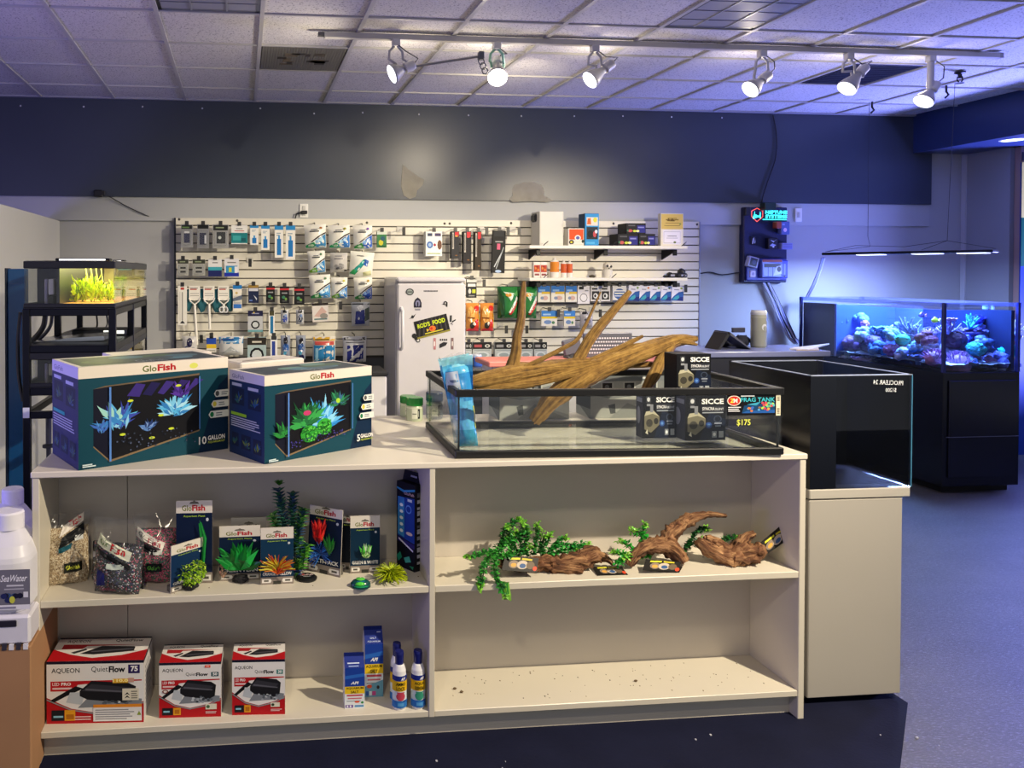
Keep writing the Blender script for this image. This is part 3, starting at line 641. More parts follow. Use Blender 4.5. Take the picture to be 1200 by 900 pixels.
hbag('sponge_bag', 'bag', 'white bag with a slanting teal and green row of letters', (410, 295, 437, 325), '#e9e9df|p #2c9c92 0 .12 .22 .08 .72 .66 .55 .72;p #35a05c 0 .12 .22 .08 .36 .24 .14 .3;p #2d62b8 .55 .5 .72 .42 .78 .66 .6 .72;p #cfd0a0 .6 .05 .95 .12 .9 .3 .55 .2;r .25 .82 .3 .03 #777', seed=5.1, tilt=-.08)
media(5, (363, 322, 387, 350), '#3f8fd0', '#2f8f4c', '#b8dcf0', '#6a8a6a', 'left white media bag of the third media row', .05)
media(6, (388, 325, 407, 350), '#3c7ec8', '#78b040', '#acd0ee', '#d8d65a', 'middle white media bag with a yellow disc in the third media row')
media(7, (415, 325, 436, 351), '#2e52b4', '#3a9048', '#86b0e8', '#c0a050', 'right white media bag with dark blue print in the third media row', .02)
# --- third row: nets and packs
card('thermometer', 'pack', 'long white carded thermometer at the left edge of the slatwall', (208.5, 335, 219, 381), '#e7e5de|r .42 .12 .14 .72 #9a9894;r .3 .9 .4 .06 #b5443a;p #33343a .2 .04 .8 .04 .5 .12;r .2 .1 .06 .75 #bbb8b2', d=.02)
for i, (cx, hb, lab) in enumerate(((228, 404, 'longest-handled fish net at the left of the slatwall'), (245, 386, 'medium fish net with a white handle on the slatwall'), (262, 366, 'smallest fish net, its handle hidden, right of two longer nets'))):
    t = thing('fish_net', lab, 'net', px(cx, 335, YS-.15), 'white fish nets on the slatwall')
    O, U, V = quadframe(cx-6.5, 335, cx+6.5, 352, YS-.15); g = G(); Art(g, O, U, V, step=.0012).dsl('r 0 0 1 1 #ebe8df;r .1 .72 .6 .08 #b5443a;r .1 .82 .7 .06 #8a8782;r .1 .45 .8 .05 #a8a6a0;r .1 .3 .8 .05 #a8a6a0'); g.build('card', M_PAPER, t)
    a = px(cx-8.5, 356, YS-.1); b_ = px(cx+9, 352, YS-.1); g = G()
    for k in (-1, 1): g.blob(((a.x+b_.x)/2+k*.055, YS-.1, a.z+.03), (.035, .03, .1), '#2e6f7e', .2, n=8, m=6, seed=k+i)
    stuff(g.build('net_mesh', M_PILE, t))
    p0 = px(cx, 351, YS-.155); p1 = px(cx+(3 if i == 0 else 1 if i == 1 else 0), hb, YS-.15); g = G()
    for k in (-1, 1): g.tube([px(cx+k*6.5, 349, YS-.155), px(cx+k*5, 353, YS-.155), px(cx, 357, YS-.155)], .006, '#eceae2', 6)
    g.tube([px(cx, 356, YS-.155), p1], .011, '#efede5', 8); g.build('handle', M_SATIN, t)
    if i == 2:
        g = G()
        for k in (-1, 1): c = px(cx+k*2.4, 363, YS-.16); g.tube([(c.x+.018*cos(q*.7), c.y, c.z+.024*sin(q*.7)) for q in range(10)], .006, '#dfe0e4', 6)
        g.build('finger_loop', M_SATIN, t)
card('air_valve_pack', 'pack', 'blue-topped pack with a grey wedge right of the nets', (273, 334, 283.5, 365), '#e6e2d6|r 0 .85 1 .15 #2478c0;p #5d6a80 0 .5 1 .62 1 .45 0 .38;r .05 .12 .9 .16 #3672c4;r .1 .3 .8 .06 #c9c9c9;e .4 .7 .15 .05 #c8b070', blister=(.1, .3, .9, .6))
card('heater_pack', 'pack', 'navy pack with a gold header in the third slatwall row', (291, 334, 303, 355), '#1d2748|r 0 .84 1 .16 #9a7c3c;r .05 .66 .9 .16 #c9cbd6;p #d8dce8 .5 .45 .85 .25 .8 .15 .65 .3;r .1 .1 .3 .08 #5a74b8')
for i, x in enumerate((312, 328, 345)):
    card('algae_food_pack', 'pack', ('left', 'middle', 'right')[i]+' of three black packs with red bands on the slatwall', (x, 335+i*.6, x+10+i*.8, 354+i*1.3), '#17181c|r 0 .78 1 .1 #c0303a;r .3 .88 .4 .1 #222;r .2 .56 .6 .08 #8d8f92;e .4 .35 .18 .1 #3d7c60;e .65 .25 .14 .08 #6f9a44;r .25 .1 .5 .05 #55585c', group='black packs with red bands')
# --- fourth row
card('gasket_pack', 'pack', 'pack with a navy header and a dark ring, fourth slatwall row', (290.5, 364, 308, 389), '#b9bcc2|r 0 .74 1 .26 #1c1d42;r .25 .84 .5 .05 #8a8cb0;e .5 .34 .3 .2 #17181c;e .5 .34 .2 .13 #c6ccd0;r 0 0 1 .1 #6aa0a8;e .4 .9 .06 .04 #d8c060')
card('test_strip_tube', 'pack', 'slim white tube pack with a blue core, fourth slatwall row', (315, 364, 322, 393), '#e8e8e6|r .1 .8 .8 .2 #4a462e;r .25 .08 .5 .7 #2572a4', d=.03)
for i, (x, c) in enumerate(((329, '#3548a0'), (347, '#39435a'))):
    hbag('suction_cup_bag', 'bag', ('left', 'right')[i]+' tiny clear bag of blue fittings on the slatwall', (x, 363, x+9, 380), '#b9bcc4|e .5 .4 .35 .25 %s;r .25 .8 .5 .2 #1c1d22;e .6 .6 .2 .12 #7c94c4' % c, d=.03, mat=None, seed=i*2.)
card('air_stone_pack', 'pack', 'white pack with a black header and pinkish print below the media bags', (366, 355, 385, 377), '#d9d3d0|r 0 .86 1 .14 #26211f;p #c8a9a2 .1 .3 .6 .8 .9 .5 .4 .25;r .1 .1 .8 .08 #5a7a80;e .7 .3 .25 .15 #8e8a86', tilt=.05)
hbag('activated_carbon_bag', 'bag', 'crumpled clear bag with a navy pouch left of the fridge', (412, 354, 433, 382), '#aeb3bd|p #2a347c .15 .08 .72 .1 .66 .7 .2 .62;p #4a5550 .68 .2 .98 .3 .95 .8 .7 .72;p #dfe2e8 .25 .8 .45 .6 .6 .82 .5 .9;r .05 .9 .9 .05 #30343a', seed=8.)
# --- fifth row
hbag('nozzle_bag', 'bag', 'clear bag of dark nozzles low at the left of the slatwall', (214, 394, 231, 412), '#c5c4c4|e .5 .6 .2 .3 #26264a;e .3 .25 .15 .15 #4a4e6a;e .7 .2 .18 .12 #8a8c98', d=.04, seed=.4)
card('feeder_pack', 'pack', 'small blue pack with a yellow label on the bottom slatwall row', (242, 394, 253.5, 413), '#dddad2|r 0 .5 1 .4 #2549a8;r .3 .85 .4 .15 #1c1d22;r 0 .25 1 .26 #d6b52e;r .1 .08 .8 .06 #8a8780')
hbag('airline_tube_bag', 'bag', 'wide clear bag under a blue header card, bottom slatwall row', (257, 394, 285, 416), '#cfd0d2|r 0 .62 1 .34 #3a7fb4;r .1 .8 .8 .1 #254e8c;p #aab0b4 .1 .1 .5 .5 .9 .15 .6 .3;r .2 .7 .5 .04 #d8e6ee', d=.05, seed=2.2)
card('gasket_pack', 'pack', 'pack with a black header over a large black ring, bottom slatwall row', (290, 395, 312, 428), '#9fb4b8|r 0 .72 1 .26 #2a2622;r .25 .8 .5 .06 #c9c4b8;e .5 .36 .38 .27 #15171e;e .5 .36 .27 .19 #c2cace')
card('test_strip_tube', 'pack', 'slim white tube pack with a dark blue core, bottom slatwall row', (317, 394, 325, 425), '#e6e6e8|r .1 .86 .8 .14 #33343a;r .2 .05 .5 .76 #2b3f92', d=.03)
for i, x in enumerate((329, 347)):
    hbag('fitting_bag', 'bag', ('left', 'right')[i]+' small bag of blue and black fittings, bottom slatwall row', (x, 393, x+11, 421), '#8d95a8|e .5 .8 .22 .2 #1a1a22;e .5 .5 .35 .18 #2c58a0;e .4 .3 .2 .1 #4a9ac0;e .55 .1 .3 .12 #2a2f5a;r .3 .36 .4 .04 #c0c8d8', d=.04, seed=i+4.)
hbag('filter_pad_bag', 'bag', 'bag of bright blue pads under a yellow and red header', (366.5, 394, 393, 424), '#d8d4cc|r .04 0 .92 .66 #2f7fb8;r .04 .84 .92 .13 #d2a638;r .08 .68 .84 .14 #c2504a;r .1 .05 .12 .5 #8cc0dd;r .5 .03 .06 .6 #256a9c;r .1 .86 .6 .04 #4a3a1c', d=.06, seed=1.1)
hbag('filter_pad_bag', 'bag', 'bag with a plain navy pad under a black-lettered strip', (402, 394, 429, 424), '#b4b7c2|r .15 0 .7 .68 #222a70;r .05 .86 .9 .1 #23252a;r .1 .88 .75 .04 #9a9ca2;r .1 .76 .8 .04 #6d7078', d=.06, seed=7.)
# --- right of the fridge
card('clip_pack', 'pack', 'black and white pack with a lime spot beside the fridge', (547, 327, 558.5, 349), '#26282a|r 0 .82 1 .16 #c9c9c4;r .1 .6 .8 .15 #d9d9d6;e .3 .35 .15 .14 #c4c4c0;r .55 .25 .35 .2 #b9c43c;r .2 .08 .6 .06 #8b8b88')
for i, x in enumerate((546, 563)):
    hbag('food_pouch', 'bag', ('left', 'right')[i]+' red and orange food pouch beside the fridge', (x, 355, x+15, 388), '#d08a3c|r 0 0 1 .1 #c43844;e .3 .6 .25 .3 #e2b060;e .75 .82 .22 .1 #c8302a;p #c9342c .5 .1 .95 .1 .95 .45 .6 .4;e .4 .22 .2 .12 #2c2b26;e .5 .28 .1 .07 #e8e2d0;r .05 .45 .5 .05 #7c4418;p #e6c22a .9 .15 1 .1 1 .6 .9 .6', d=.05, seed=i*3., group='red and orange food pouches')
for i, x in enumerate((583, 605.5)):
    hbag('plant_food_bag', 'bag', ('left', 'right')[i]+' large glossy green bag with a red and white stripe', (x, 336, x+23, 373), '#2c7a3c|p #1c5228 0 0 .3 0 .15 1 0 1;p #e2e6d8 .4 .2 .55 .16 .95 .62 .85 .72;p #c22c30 .42 .14 .55 .12 .92 .5 .86 .56;p #cfe0c8 .2 .85 .7 .8 .5 .55;e .4 .75 .15 .06 #d89a3c;p #57a055 .6 .75 .95 .9 .95 .7', d=.09, seed=i*2.+1, group='large green bags')
for i, (x0, x1) in enumerate(((630.5, 644.5), (646, 661.5), (663, 676))):
    card('fish_food_card', 'pack', ('left', 'middle', 'right')[i]+' blue and yellow carded pack under the lower shelf', (x0, 335, x1, 354), '#dcd9d0|r 0 .6 1 .4 #2f74c4;r .1 .66 .5 .12 #8cb8e8;r .3 .5 .7 .14 #dcb83a;e .6 .25 .25 .14 #c9a8a0;e .35 .25 .15 .1 #7d8da8', d=.03, group='blue and yellow carded packs')
card('ring_pack', 'pack', 'white card showing a thin ring under the lower shelf', (677, 335, 691, 356), '#dddbe0|e .5 .34 .32 .24 #55565c;e .5 .34 .27 .2 #e4e3e8;r .1 .8 .4 .16 #17181c;r .6 .7 .3 .06 #888', d=.03)
for i, x in enumerate((692.5, 704)):
    card('decor_card', 'pack', ('left', 'right')[i]+' black and white card behind the tall branch', (x, 335, x+11, 353), '#d6d4d4|r .1 .1 .8 .55 #2b2b2e;e .5 .35 .25 .18 #d8d8d8;e .45 .35 .12 .1 #2b2b2e;r .1 .75 .6 .12 #333', d=.03, group='black and white cards')
card('dome_pack', 'pack', 'white pack with a blue striped dome under the lower shelf', (718, 335, 734, 354), '#d9d8d6|e .5 .5 .42 .34 #3f5f9c;r .15 .5 .7 .08 #e8e6c8;r .15 .35 .7 .06 #cdd6e4;r .1 .66 .8 .07 #e8e8e4;r 0 0 1 .12 #50566c', d=.05)
for i, (x0, x1) in enumerate(((736.5, 749.5), (749.5, 762), (762, 774), (774.5, 786.5), (787, 801))):
    card('treatment_pouch', 'pack', ('first', 'second', 'third', 'fourth', 'last')[i]+' of five white pouches with a blue wave under the lower shelf', (x0, 334.5+i*.2, x1, 352.5), '#e0dfec|p #2d5aa0 0 0 1 0 1 .66 .6 .6 .25 .35 0 .12;p #3fa0b0 .1 .08 .7 .08 .6 .4 .35 .3;p #1f2f78 .4 0 1 0 1 .3 .7 .25;e .8 .86 .1 .07 %s;r .2 .72 .4 .06 #8a8aa0' % ('#d88838' if i == 1 else '#7a9a4a'), d=.03, tilt=-.05, group='white pouches with a blue wave')
for i, (x0, x1) in enumerate(((634.5, 653), (661, 674))):
    card('fish_food_card', 'pack', ('wide', 'narrow')[i]+' blue-topped pack with a yellow band, lower right of the slatwall', (x0, 364, x1, 382), '#d6d4cf|r 0 .62 1 .38 #3a7cc8;r .1 .7 .5 .1 #a0c4ea;r 0 .48 1 .14 #d8bc2c;e .4 .25 .25 .14 #6f8ab8;e .75 .22 .1 .1 #4a7a58', d=.03)
hbag('gravel_pouch', 'bag', 'small clear pouch of grey gravel, lower right of the slatwall', (680, 365, 694.5, 384), '#aaa8b0|r .1 .84 .4 .16 #2a2a30;e .3 .5 .1 .08 #55555c;e .6 .4 .12 .1 #77757e;e .4 .22 .12 .08 #6a6872;e .7 .65 .1 .08 #dcdce2', d=.04, seed=6.)
for i, (x0, x1) in enumerate(((545.5, 553), (554, 576), (580, 601), (608, 624.5), (626, 641))):
    card('airline_tubing', 'pack', ('leftmost', 'second', 'third', 'fourth', 'rightmost')[i]+' coil of clear tubing under a black header, bottom slatwall row', (x0, 401, x1, 421), '#aeb4b4|r 0 .6 1 .4 #18191b;r .08 .7 .4 .16 %s;e .78 .78 .14 .1 #c9c9c2;e .78 .78 .07 .05 #18191b;r .08 .5 .84 .06 #8f9a9a;e .5 .25 .4 .2 #c6cfd0;e .5 .25 .28 .13 #8f9c9e' % ('#a34a4e' if i == 1 else '#8c8c8c'), d=.04, group='clear tubing coils under black headers')

# --- two white shelves on the slatwall
def wshelf(y, label):
    a, b_ = px(620, y, YS-.28), px(805, y+1, YS-.28)
    t = thing('wall_shelf', label, 'shelf', ((a.x+b_.x)/2, YS, a.z))
    G().box((a.x, YS-.29, a.z-.028), (b_.x, YS-.002, a.z), '#e7e4da', .003).build('board', M_LAMINATE, t)
    for x in (630, 709, 790):
        p = px(x, y, YS-.2); G().box((p.x-.018, YS-.22, a.z-.085), (p.x+.018, YS-.205, a.z-.03), '#17181a', .002).prism([(YS, a.z-.03), (YS, a.z-.12), (YS-.21, a.z-.05), (YS-.21, a.z-.03)], p.x-.006, p.x+.006, '#17181a', 'x').build('bracket', M_METAL, t)
        G().tube([(p.x+.02, YS-.285, a.z), (p.x+.03, YS-.3, a.z+.015), (p.x+.055, YS-.3, a.z+.035)], .004, '#2b2b2e', 5).build('clip', M_METAL, t)
    return a.z
zu = wshelf(287.5, 'upper white shelf on the slatwall holding boxes and a certificate')
zl = wshelf(325.5, 'lower white shelf on the slatwall holding bottles')
def carton(name, label, cat, x0, x1, y0, z, Y, d, spec, group=None, mat=None, sid=None, topc=None, bev=.003):
    """a box standing at height z with its front at depth Y between two pixel columns, its top at pixel y0"""
    a, b_ = px(x0, y0, Y), px(x1, y0, Y); fill = spec.split('|')[0].strip()
    g = G().box((a.x, Y, z), (b_.x, Y+d, a.z), sid or fill, bev)
    Art(g, (a.x, Y, z), (b_.x-a.x, 0, 0), (0, 0, a.z-z), step=.001).dsl('r .01 .01 .98 .98 %s;' % fill+(spec.split('|')[1] if '|' in spec else ''))
    return tag(g.build(name, mat or M_PAPER, loc=((a.x+b_.x)/2, Y+d/2, z)), label, cat, group)
o = carton('wall_cabinet', 'plain white box standing at the left end of the upper shelf', 'cabinet', 632.5, 660.5, 247.5, zu, YS-.24, .2, '#dcdad0|r .03 .04 .94 .01 #b5b3aa;r .03 .04 .01 .92 #c9c7bd;r .96 .04 .01 .92 #b5b3aa;r .93 .55 .02 .1 #c2c0b6', sid='#c2c0b8')
p = px(632, 250, YS-.15); G().box((p.x-.05, YS-.18, p.z-.08), (p.x, YS-.06, p.z), '#1b1c1e', .02).build('mount', M_SATIN, o)
carton('fish_food_box', 'small orange and white box on the upper shelf', 'box', 666, 684.5, 267.5, zu, YS-.25, .1, '#e2dccf|r .06 .35 .9 .6 #e0501c;e .6 .45 .2 .17 #e8e4dc;e .6 .45 .12 .1 #5a5fa8;e .2 .2 .16 .14 #1c1a18;e .2 .2 .08 .06 #d8c840;e .92 .25 .08 .1 #2a3a2c;r .1 .04 .8 .05 #cfc9bc')
carton('aquarium_pump_box', 'tall bright blue box with a black pump picture on the upper shelf', 'box', 685.5, 702, 250, zu, YS-.24, .13, '#2f92d0|r .12 .62 .8 .26 #e0d8c8;p #d0642c .15 .66 .45 .66 .4 .86 .2 .84;e .72 .8 .14 .08 #d6d23a;r .12 .2 .8 .38 #202a34;e .4 .36 .22 .12 #0f1114;e .7 .36 .12 .1 #c24a52;e .8 .44 .1 .06 #d8dfe6;r .1 .06 .6 .06 #56b0e0', sid='#1e3c5a')
BLK = '#17171d|r .55 .1 .42 .7 #2b2d80;r .6 .55 .3 .12 #8688c8;e .2 .28 .12 .14 #c65a5a;e .42 .26 .09 .11 #c8d848;e .58 .26 .09 .11 #e6e6a0;r .1 .72 .35 .12 #55565a;e .08 .3 .05 .1 #3a7c58'
carton('light_box', 'left black and indigo box at the bottom of the stack on the upper shelf', 'box', 724, 748, 274, zu, YS-.24, .16, BLK, 'black and indigo boxes on the upper shelf')
carton('light_box', 'right black and indigo box at the bottom of the stack on the upper shelf', 'box', 748.6, 768, 274, zu, YS-.24, .16, BLK, 'black and indigo boxes on the upper shelf')
carton('light_box', 'black and indigo box on top of two others on the upper shelf', 'box', 734, 757, 261.5, px(734, 274, YS-.24).z+.001, YS-.24, .16, BLK, 'black and indigo boxes on the upper shelf')
t = carton('certificate', 'gold and white certificate in a frame at the right of the upper shelf', 'certificate', 774.5, 801, 250, zu, YS-.2, .05, '#e6e0cc|r .02 .52 .96 .46 #d9bc62;r .1 .06 .8 .42 #ece9ec;r .13 .09 .74 .36 #b9b5b4;r .145 .105 .71 .33 #ece9ec;r .3 .84 .4 .02 #7d6424;r .22 .79 .56 .035 #8f7430;p #6f5820 .26 .77 .34 .86 .4 .78 .5 .85 .6 .78 .72 .84 .6 .76 .4 .76;r .2 .7 .6 .015 #8a7434;r .15 .62 .7 .015 #8a7434;r .3 .3 .4 .02 #77767e;r .25 .24 .5 .015 #9a99a2;e .62 .12 .06 .035 #6c7a50;e .85 .68 .05 .035 #9aa050')
# lower shelf goods
for i, x in enumerate((625.5, 633.5)):
    carton('flake_food_tub', ('left', 'right')[i]+' white tub with a red patterned label on the lower shelf', 'tub', x, x+7.6, 307, zl, YS-.24, .06, '#e4ded6|r .04 .35 .92 .45 #b8422e;e .3 .6 .14 .08 #d8903a;e .7 .5 .14 .08 #d8903a;e .5 .7 .1 .06 #7c2018;r .15 .14 .7 .12 #8a4a4a;r 0 .85 1 .13 #efe9e2', 'red and white tubs', bev=.01)
def bottle(x, y0, y1w, z, Y, prof, label, name='bottle', cat='bottle', group=None, mat=None, cap=None, art=None):
    c = px(x, y0, Y); h = c.z-z; r = (px(x+y1w/2, y0, Y).x-c.x); c = Vector((c.x, Y+r, z))
    g = G().lathe([(p[0]*r, p[1]*h, p[2]) for p in prof], '#fff', c, 18)
    o_ = tag(g.build(name, mat or M_GLOSS, loc=c), label, cat, group)
    if cap: G().lathe([(p[0]*r, p[1]*h) for p in cap[1]], cap[0], c, 18).build('cap', M_GLOSS, o_)
    if art:
        g = G(); a0 = -2.6; fn = lambda u, v: c+Vector((r*1.01*sin((u-.5)*2.7), -r*1.01*cos((u-.5)*2.7), h*v)); nf = lambda u, v: Vector((sin((u-.5)*2.7), -cos((u-.5)*2.7), 0))
        A_ = Art(g, fn=fn, nfn=nf, step=.0005, sub=8); A_.ar = r*2.7/h; art(A_); g.build('label', M_PAPER, o_)
    return o_
ORP = [(0, 0, '#e8e4dc'), (.95, 0, '#e8e4dc'), (1, .05, '#e6e2da'), (1, .28, '#e08a28'), (1, .8, '#e8e4dc'), (.8, .86, '#e8e4dc'), (.35, .9, '#d9d5cc'), (.35, 1, '#d9d5cc'), (0, 1, '#ccc')]
for i, (x, y, w) in enumerate(((652, 302, 10), (662, 305, 6.4), (669, 305, 6.4))):
    bottle(x, y, w, zl, YS-.24, ORP if i == 0 else [(a, b__, '#d0602a' if c == '#e08a28' else c) for a, b__, c in ORP], ('larger white bottle with an amber label on the lower shelf', 'left of two small orange-labelled bottles on the lower shelf', 'right of two small orange-labelled bottles on the lower shelf')[i], cap=('#dcd8d0', [(.4, .88), (.4, 1), (0, 1.005)]))
c = px(711.5, 324, YS-.2); g = G()
g.lathe([(0, 0, '#d9d5c8'), (.045, 0, '#d9d5c8'), (.045, .07, '#c9c4b4'), (.03, .08, '#c9c4b4')], '#d9d5c8', (c.x, YS-.2, zl), 14)
g.blob((c.x, YS-.2, zl+.1), (.038, .038, .04), '#d6d0c0', .15, n=10, m=7, seed=2)
for dx, dz, r in ((-.015, .105, .012), (.018, .1, .012), (.0, .085, .006)): g.blob((c.x+dx, YS-.236, zl+dz), (r, .006, r), '#2a2722', 0, n=8, m=5)
tag(g.build('skull_ornament', M_SATIN, loc=(c.x, YS-.2, zl)), 'small pale skull-like ornament on the lower shelf', 'ornament')
p = px(694, 324, YS-.22); tag(G().blob((p.x, YS-.22, zl+.012), (.03, .02, .014), '#4a4438', .3, n=8, m=5).build('pebble', M_GRIT, loc=(p.x, YS-.22, zl)), 'small dark pebble lying on the lower shelf', 'pebble')
for i, (x, w, h) in enumerate(((785, 9, .05), (798, 13, .085))):
    p = px(x, 324, YS-.22); r = w/2*13.5/1745*1.02
    g = G().box((p.x-r, YS-.25, zl), (p.x+r, YS-.15, zl+h*.5), '#1a1a1e', .012); g.blob((p.x+r*.3, YS-.2, zl+h*.55), (r*.6, .045, h*.45), '#202024', .1, n=10, m=6)
    for k in (-.3, .25): g.box((p.x+r*k, YS-.252, zl+.012), (p.x+r*k+.02, YS-.25, zl+.03), '#8f90a0')
    tag(g.build('pump', M_SATIN, loc=(p.x, YS-.2, zl)), ('low', 'taller')[i]+' black pump at the right end of the lower shelf', 'pump')
# ------------------------------------------------------------------ fridge
Yf = 6.12; a, b_ = px(465.5, 325, Yf), px(546, 326, Yf); zf0 = a.z
fr = thing('refrigerator', 'white upright refrigerator covered in stickers in front of the slatwall', 'refrigerator', ((a.x+b_.x)/2, Yf+.3, 0))
FRC = '#cfcdd2'
G().box((a.x, Yf+.06, .05), (b_.x, Yf+.59, zf0), FRC, .015).build('body', M_GLOSS, fr)
G().box((a.x+.02, Yf+.09, 0), (b_.x-.02, Yf+.57, .06), '#2b2b2e').build('base', M_SATIN, fr)
zd = px(500, 331.5, Yf).z
G().box((a.x, Yf-.005, zd+.006), (b_.x, Yf+.06, zf0-.004), FRC, .012).build('top_panel', M_GLOSS, fr)
dr = G().box((a.x, Yf, .1), (b_.x, Yf+.055, zd-.004), FRC, .014).build('door', M_GLOSS, fr)
g = G(); x = a.x+.035; g.tube([(x, Yf, px(468, 361, Yf).z), (x, Yf-.045, px(468, 364, Yf).z), (x, Yf-.05, px(468, 385, Yf).z), (x, Yf-.045, px(468, 406, Yf).z), (x, Yf, px(468, 409, Yf).z)], .014, '#d9d8dc', 8)
g.build('handle', M_GLOSS, dr)
def sticker(x0, y0, x1, y1, tilt, art, label, Y=Yf, par=fr):
    O, U, V = quadframe(x0, y0, x1, y1, Y-.003, tilt); g = G(); art(Art(g, O, U, V, step=.0007)); g.build('sticker', M_PAPER, par, label)
def rods(A):
    A.rect(0, 0, 1, 1, '#17171b')
    for k in range(7): A.poly([(.04+k*.14, .1), (.09+k*.14, .1), (.2+k*.12, .95), (.16+k*.12, .95)], '#3a373c')
    A.rect(0, .0, 1, .1, '#8c8538'); A.text("ROD'S", .08, .56, .26, '#c3d62c', .04, .38); A.text('FOOD', .54, .56, .26, '#c3d62c', .04, .38)
    A.ell(.5, .38, .1, .16, '#d8742c'); A.ell(.47, .4, .04, .08, '#c22c24'); A.poly([(.4, .36), (.32, .45), (.32, .27)], '#d8b83c')
    A.rect(.25, .16, .55, .06, '#cfc63c')
sticker(486.5, 372, 526, 393, .24, rods, 'black sticker with lime lettering and an orange fish')
sticker(475.5, 338, 485, 346, 0, lambda A: A.ell(.5, .5, .5, .5, '#33363c').ell(.5, .5, .36, .36, '#8c9694').rect(.2, .42, .6, .14, '#33363c'), 'round dark sticker')
sticker(484.5, 348.5, 494.5, 364.5, 0, lambda A: A.poly([(.05, .25), (.95, .25), (.95, .6), (.8, .85), (.5, 1), (.2, .85), (.05, .6)], '#1f1e30').ell(.5, .55, .28, .25, '#77789a').rect(.42, .3, .16, .35, '#1f1e30').rect(.2, .05, .6, .13, '#8a8a98'), 'dark arched sticker')
sticker(517.5, 352.5, 525, 359.5, -.2, lambda A: A.poly([(0, .3), (.25, .4), (.3, .85), (.6, 1), (.9, .8), (1, .1), (.8, .05), (.7, .3)], '#232328').ell(.55, .6, .14, .18, '#9a9a9e'), 'small dark hat-like sticker')
sticker(478.5, 368, 488, 374, .2, lambda A: A.poly([(0, .2), (.4, .4), (1, .9), (.7, .35), (.55, .1), (.35, .2)], '#2a2a30').ell(.5, .45, .14, .3, '#2a2a30'), 'small dark winged sticker')
sticker(482, 391.5, 493.5, 401, -.3, lambda A: A.ell(.25, .7, .25, .3, '#222226').ell(.75, .3, .22, .26, '#222226').ell(.75, .3, .13, .15, FRC).poly([(.2, .5), (.5, .7), (.75, .4), (.5, .2)], '#222226'), 'black looped sticker')
sticker(525, 369, 534, 382, -.25, lambda A: A.poly([(.1, .9), (.35, .95), (.5, .4), (.3, .3)], '#26262a').poly([(.6, .3), (1, .6), (.95, .7), (.55, .45)], '#26262a').poly([(.3, .1), (.6, .3), (.8, .1), (.55, .2)], '#26262a'), 'black scribbled lettering beside the large sticker')
sticker(508, 396, 531.5, 409.5, 0, lambda A: A.rect(0, 0, .12, 1, '#b57c80').rect(.88, 0, .12, 1, '#7d6468').rect(.32, .76, .06, .16, '#26262a').rect(.42, .76, .06, .16, '#26262a').rect(.52, .76, .06, .16, '#26262a').rect(.62, .76, .06, .16, '#26262a').poly([(.3, .1), (.62, .35), (.7, .6), (.5, .65), (.3, .45)], '#26262a').rect(.02, .3, .06, .4, '#f0e4e4').rect(.91, .3, .06, .4, '#d8d0d0'), 'sticker of a black drawing between two red strips')
sticker(496.5, 340.2, 513, 341.8, 0, lambda A: [A.rect(k*.085, 0, .06, 1, '#6a6a70') for k in range(12)], 'thin line of dark lettering')

# ------------------------------------------------------------------ behind the counter
Yb = 5.5; a, b_ = px(437, 441, Yb), px(453.5, 441, Yb)
t = thing('trash_bin', 'pale bin with a black lid standing left of the refrigerator', 'bin', ((a.x+b_.x)/2, Yb+.15, 0))
G().box((a.x-.02, Yb, 0), (b_.x, Yb+.3, a.z), '#c9c8cc', .012).build('body', M_SATIN, t)
G().box((a.x-.03, Yb-.015, a.z), (b_.x+.01, Yb+.31, a.z+.04), '#1b1b1f', .012).build('lid', M_SATIN, t)
xs0 = px(573, 420, 4.78).x; xs1 = px(800, 420, 4.78).x; zs_ = 1.075
t = thing('service_counter', 'white service counter with a salmon top behind the driftwood', 'counter', ((xs0+xs1)/2, 5, 0))
G().box((xs0+.04, 4.82, 0), (xs1-.02, 5.04, zs_-.035), '#dcd9d8', .004).build('body', M_LAMINATE, t)
G().box((xs0, 4.78, zs_-.035), (xs1, 5.08, zs_), '#e2877c', .006).build('top', M_SATIN, t)
xb0 = px(547.5, 431, 6.2).x; xb1 = px(640, 431, 6.2).x; zb_ = px(560, 431.5, 6.2).z
t = thing('work_bench', 'dark bench below the slatwall right of the refrigerator', 'bench', ((xb0+xb1)/2, 6.5, 0))
G().box((xb0, 6.2, zb_-.03), (xb1, 6.7, zb_), '#55565a', .004).build('top', M_SATIN, t)
for x in (xb0+.03, xb1-.06):
    for y in (6.23, 6.64): G().box((x, y, 0), (x+.04, y+.04, zb_-.03), '#2a2b30').build('leg', M_METAL, t)
G().box((xb0+.02, 6.24, zb_-.3), (xb1-.02, 6.66, zb_-.27), '#2f3034').build('under_shelf', M_SATIN, t)
for i, (x, c) in enumerate(((522+29, '#3a3c40'), (561, '#3a62c4'))):
    bottle(x, 415.5, 12, zb_, 6.3, [(0, 0, c), (.92, 0, c), (1, .06, c), (1, .4, c), (1, .75, '#9db4dc' if i else '#8a8a8c'), (.9, .9, '#c8d0e0'), (.75, 1, '#c8d0e0'), (0, 1, '#c8d0e0')], ('small dark jar on the bench beside the refrigerator', 'jar of blue pebbles on the bench below the slatwall')[i], 'pebble_jar', 'jar')
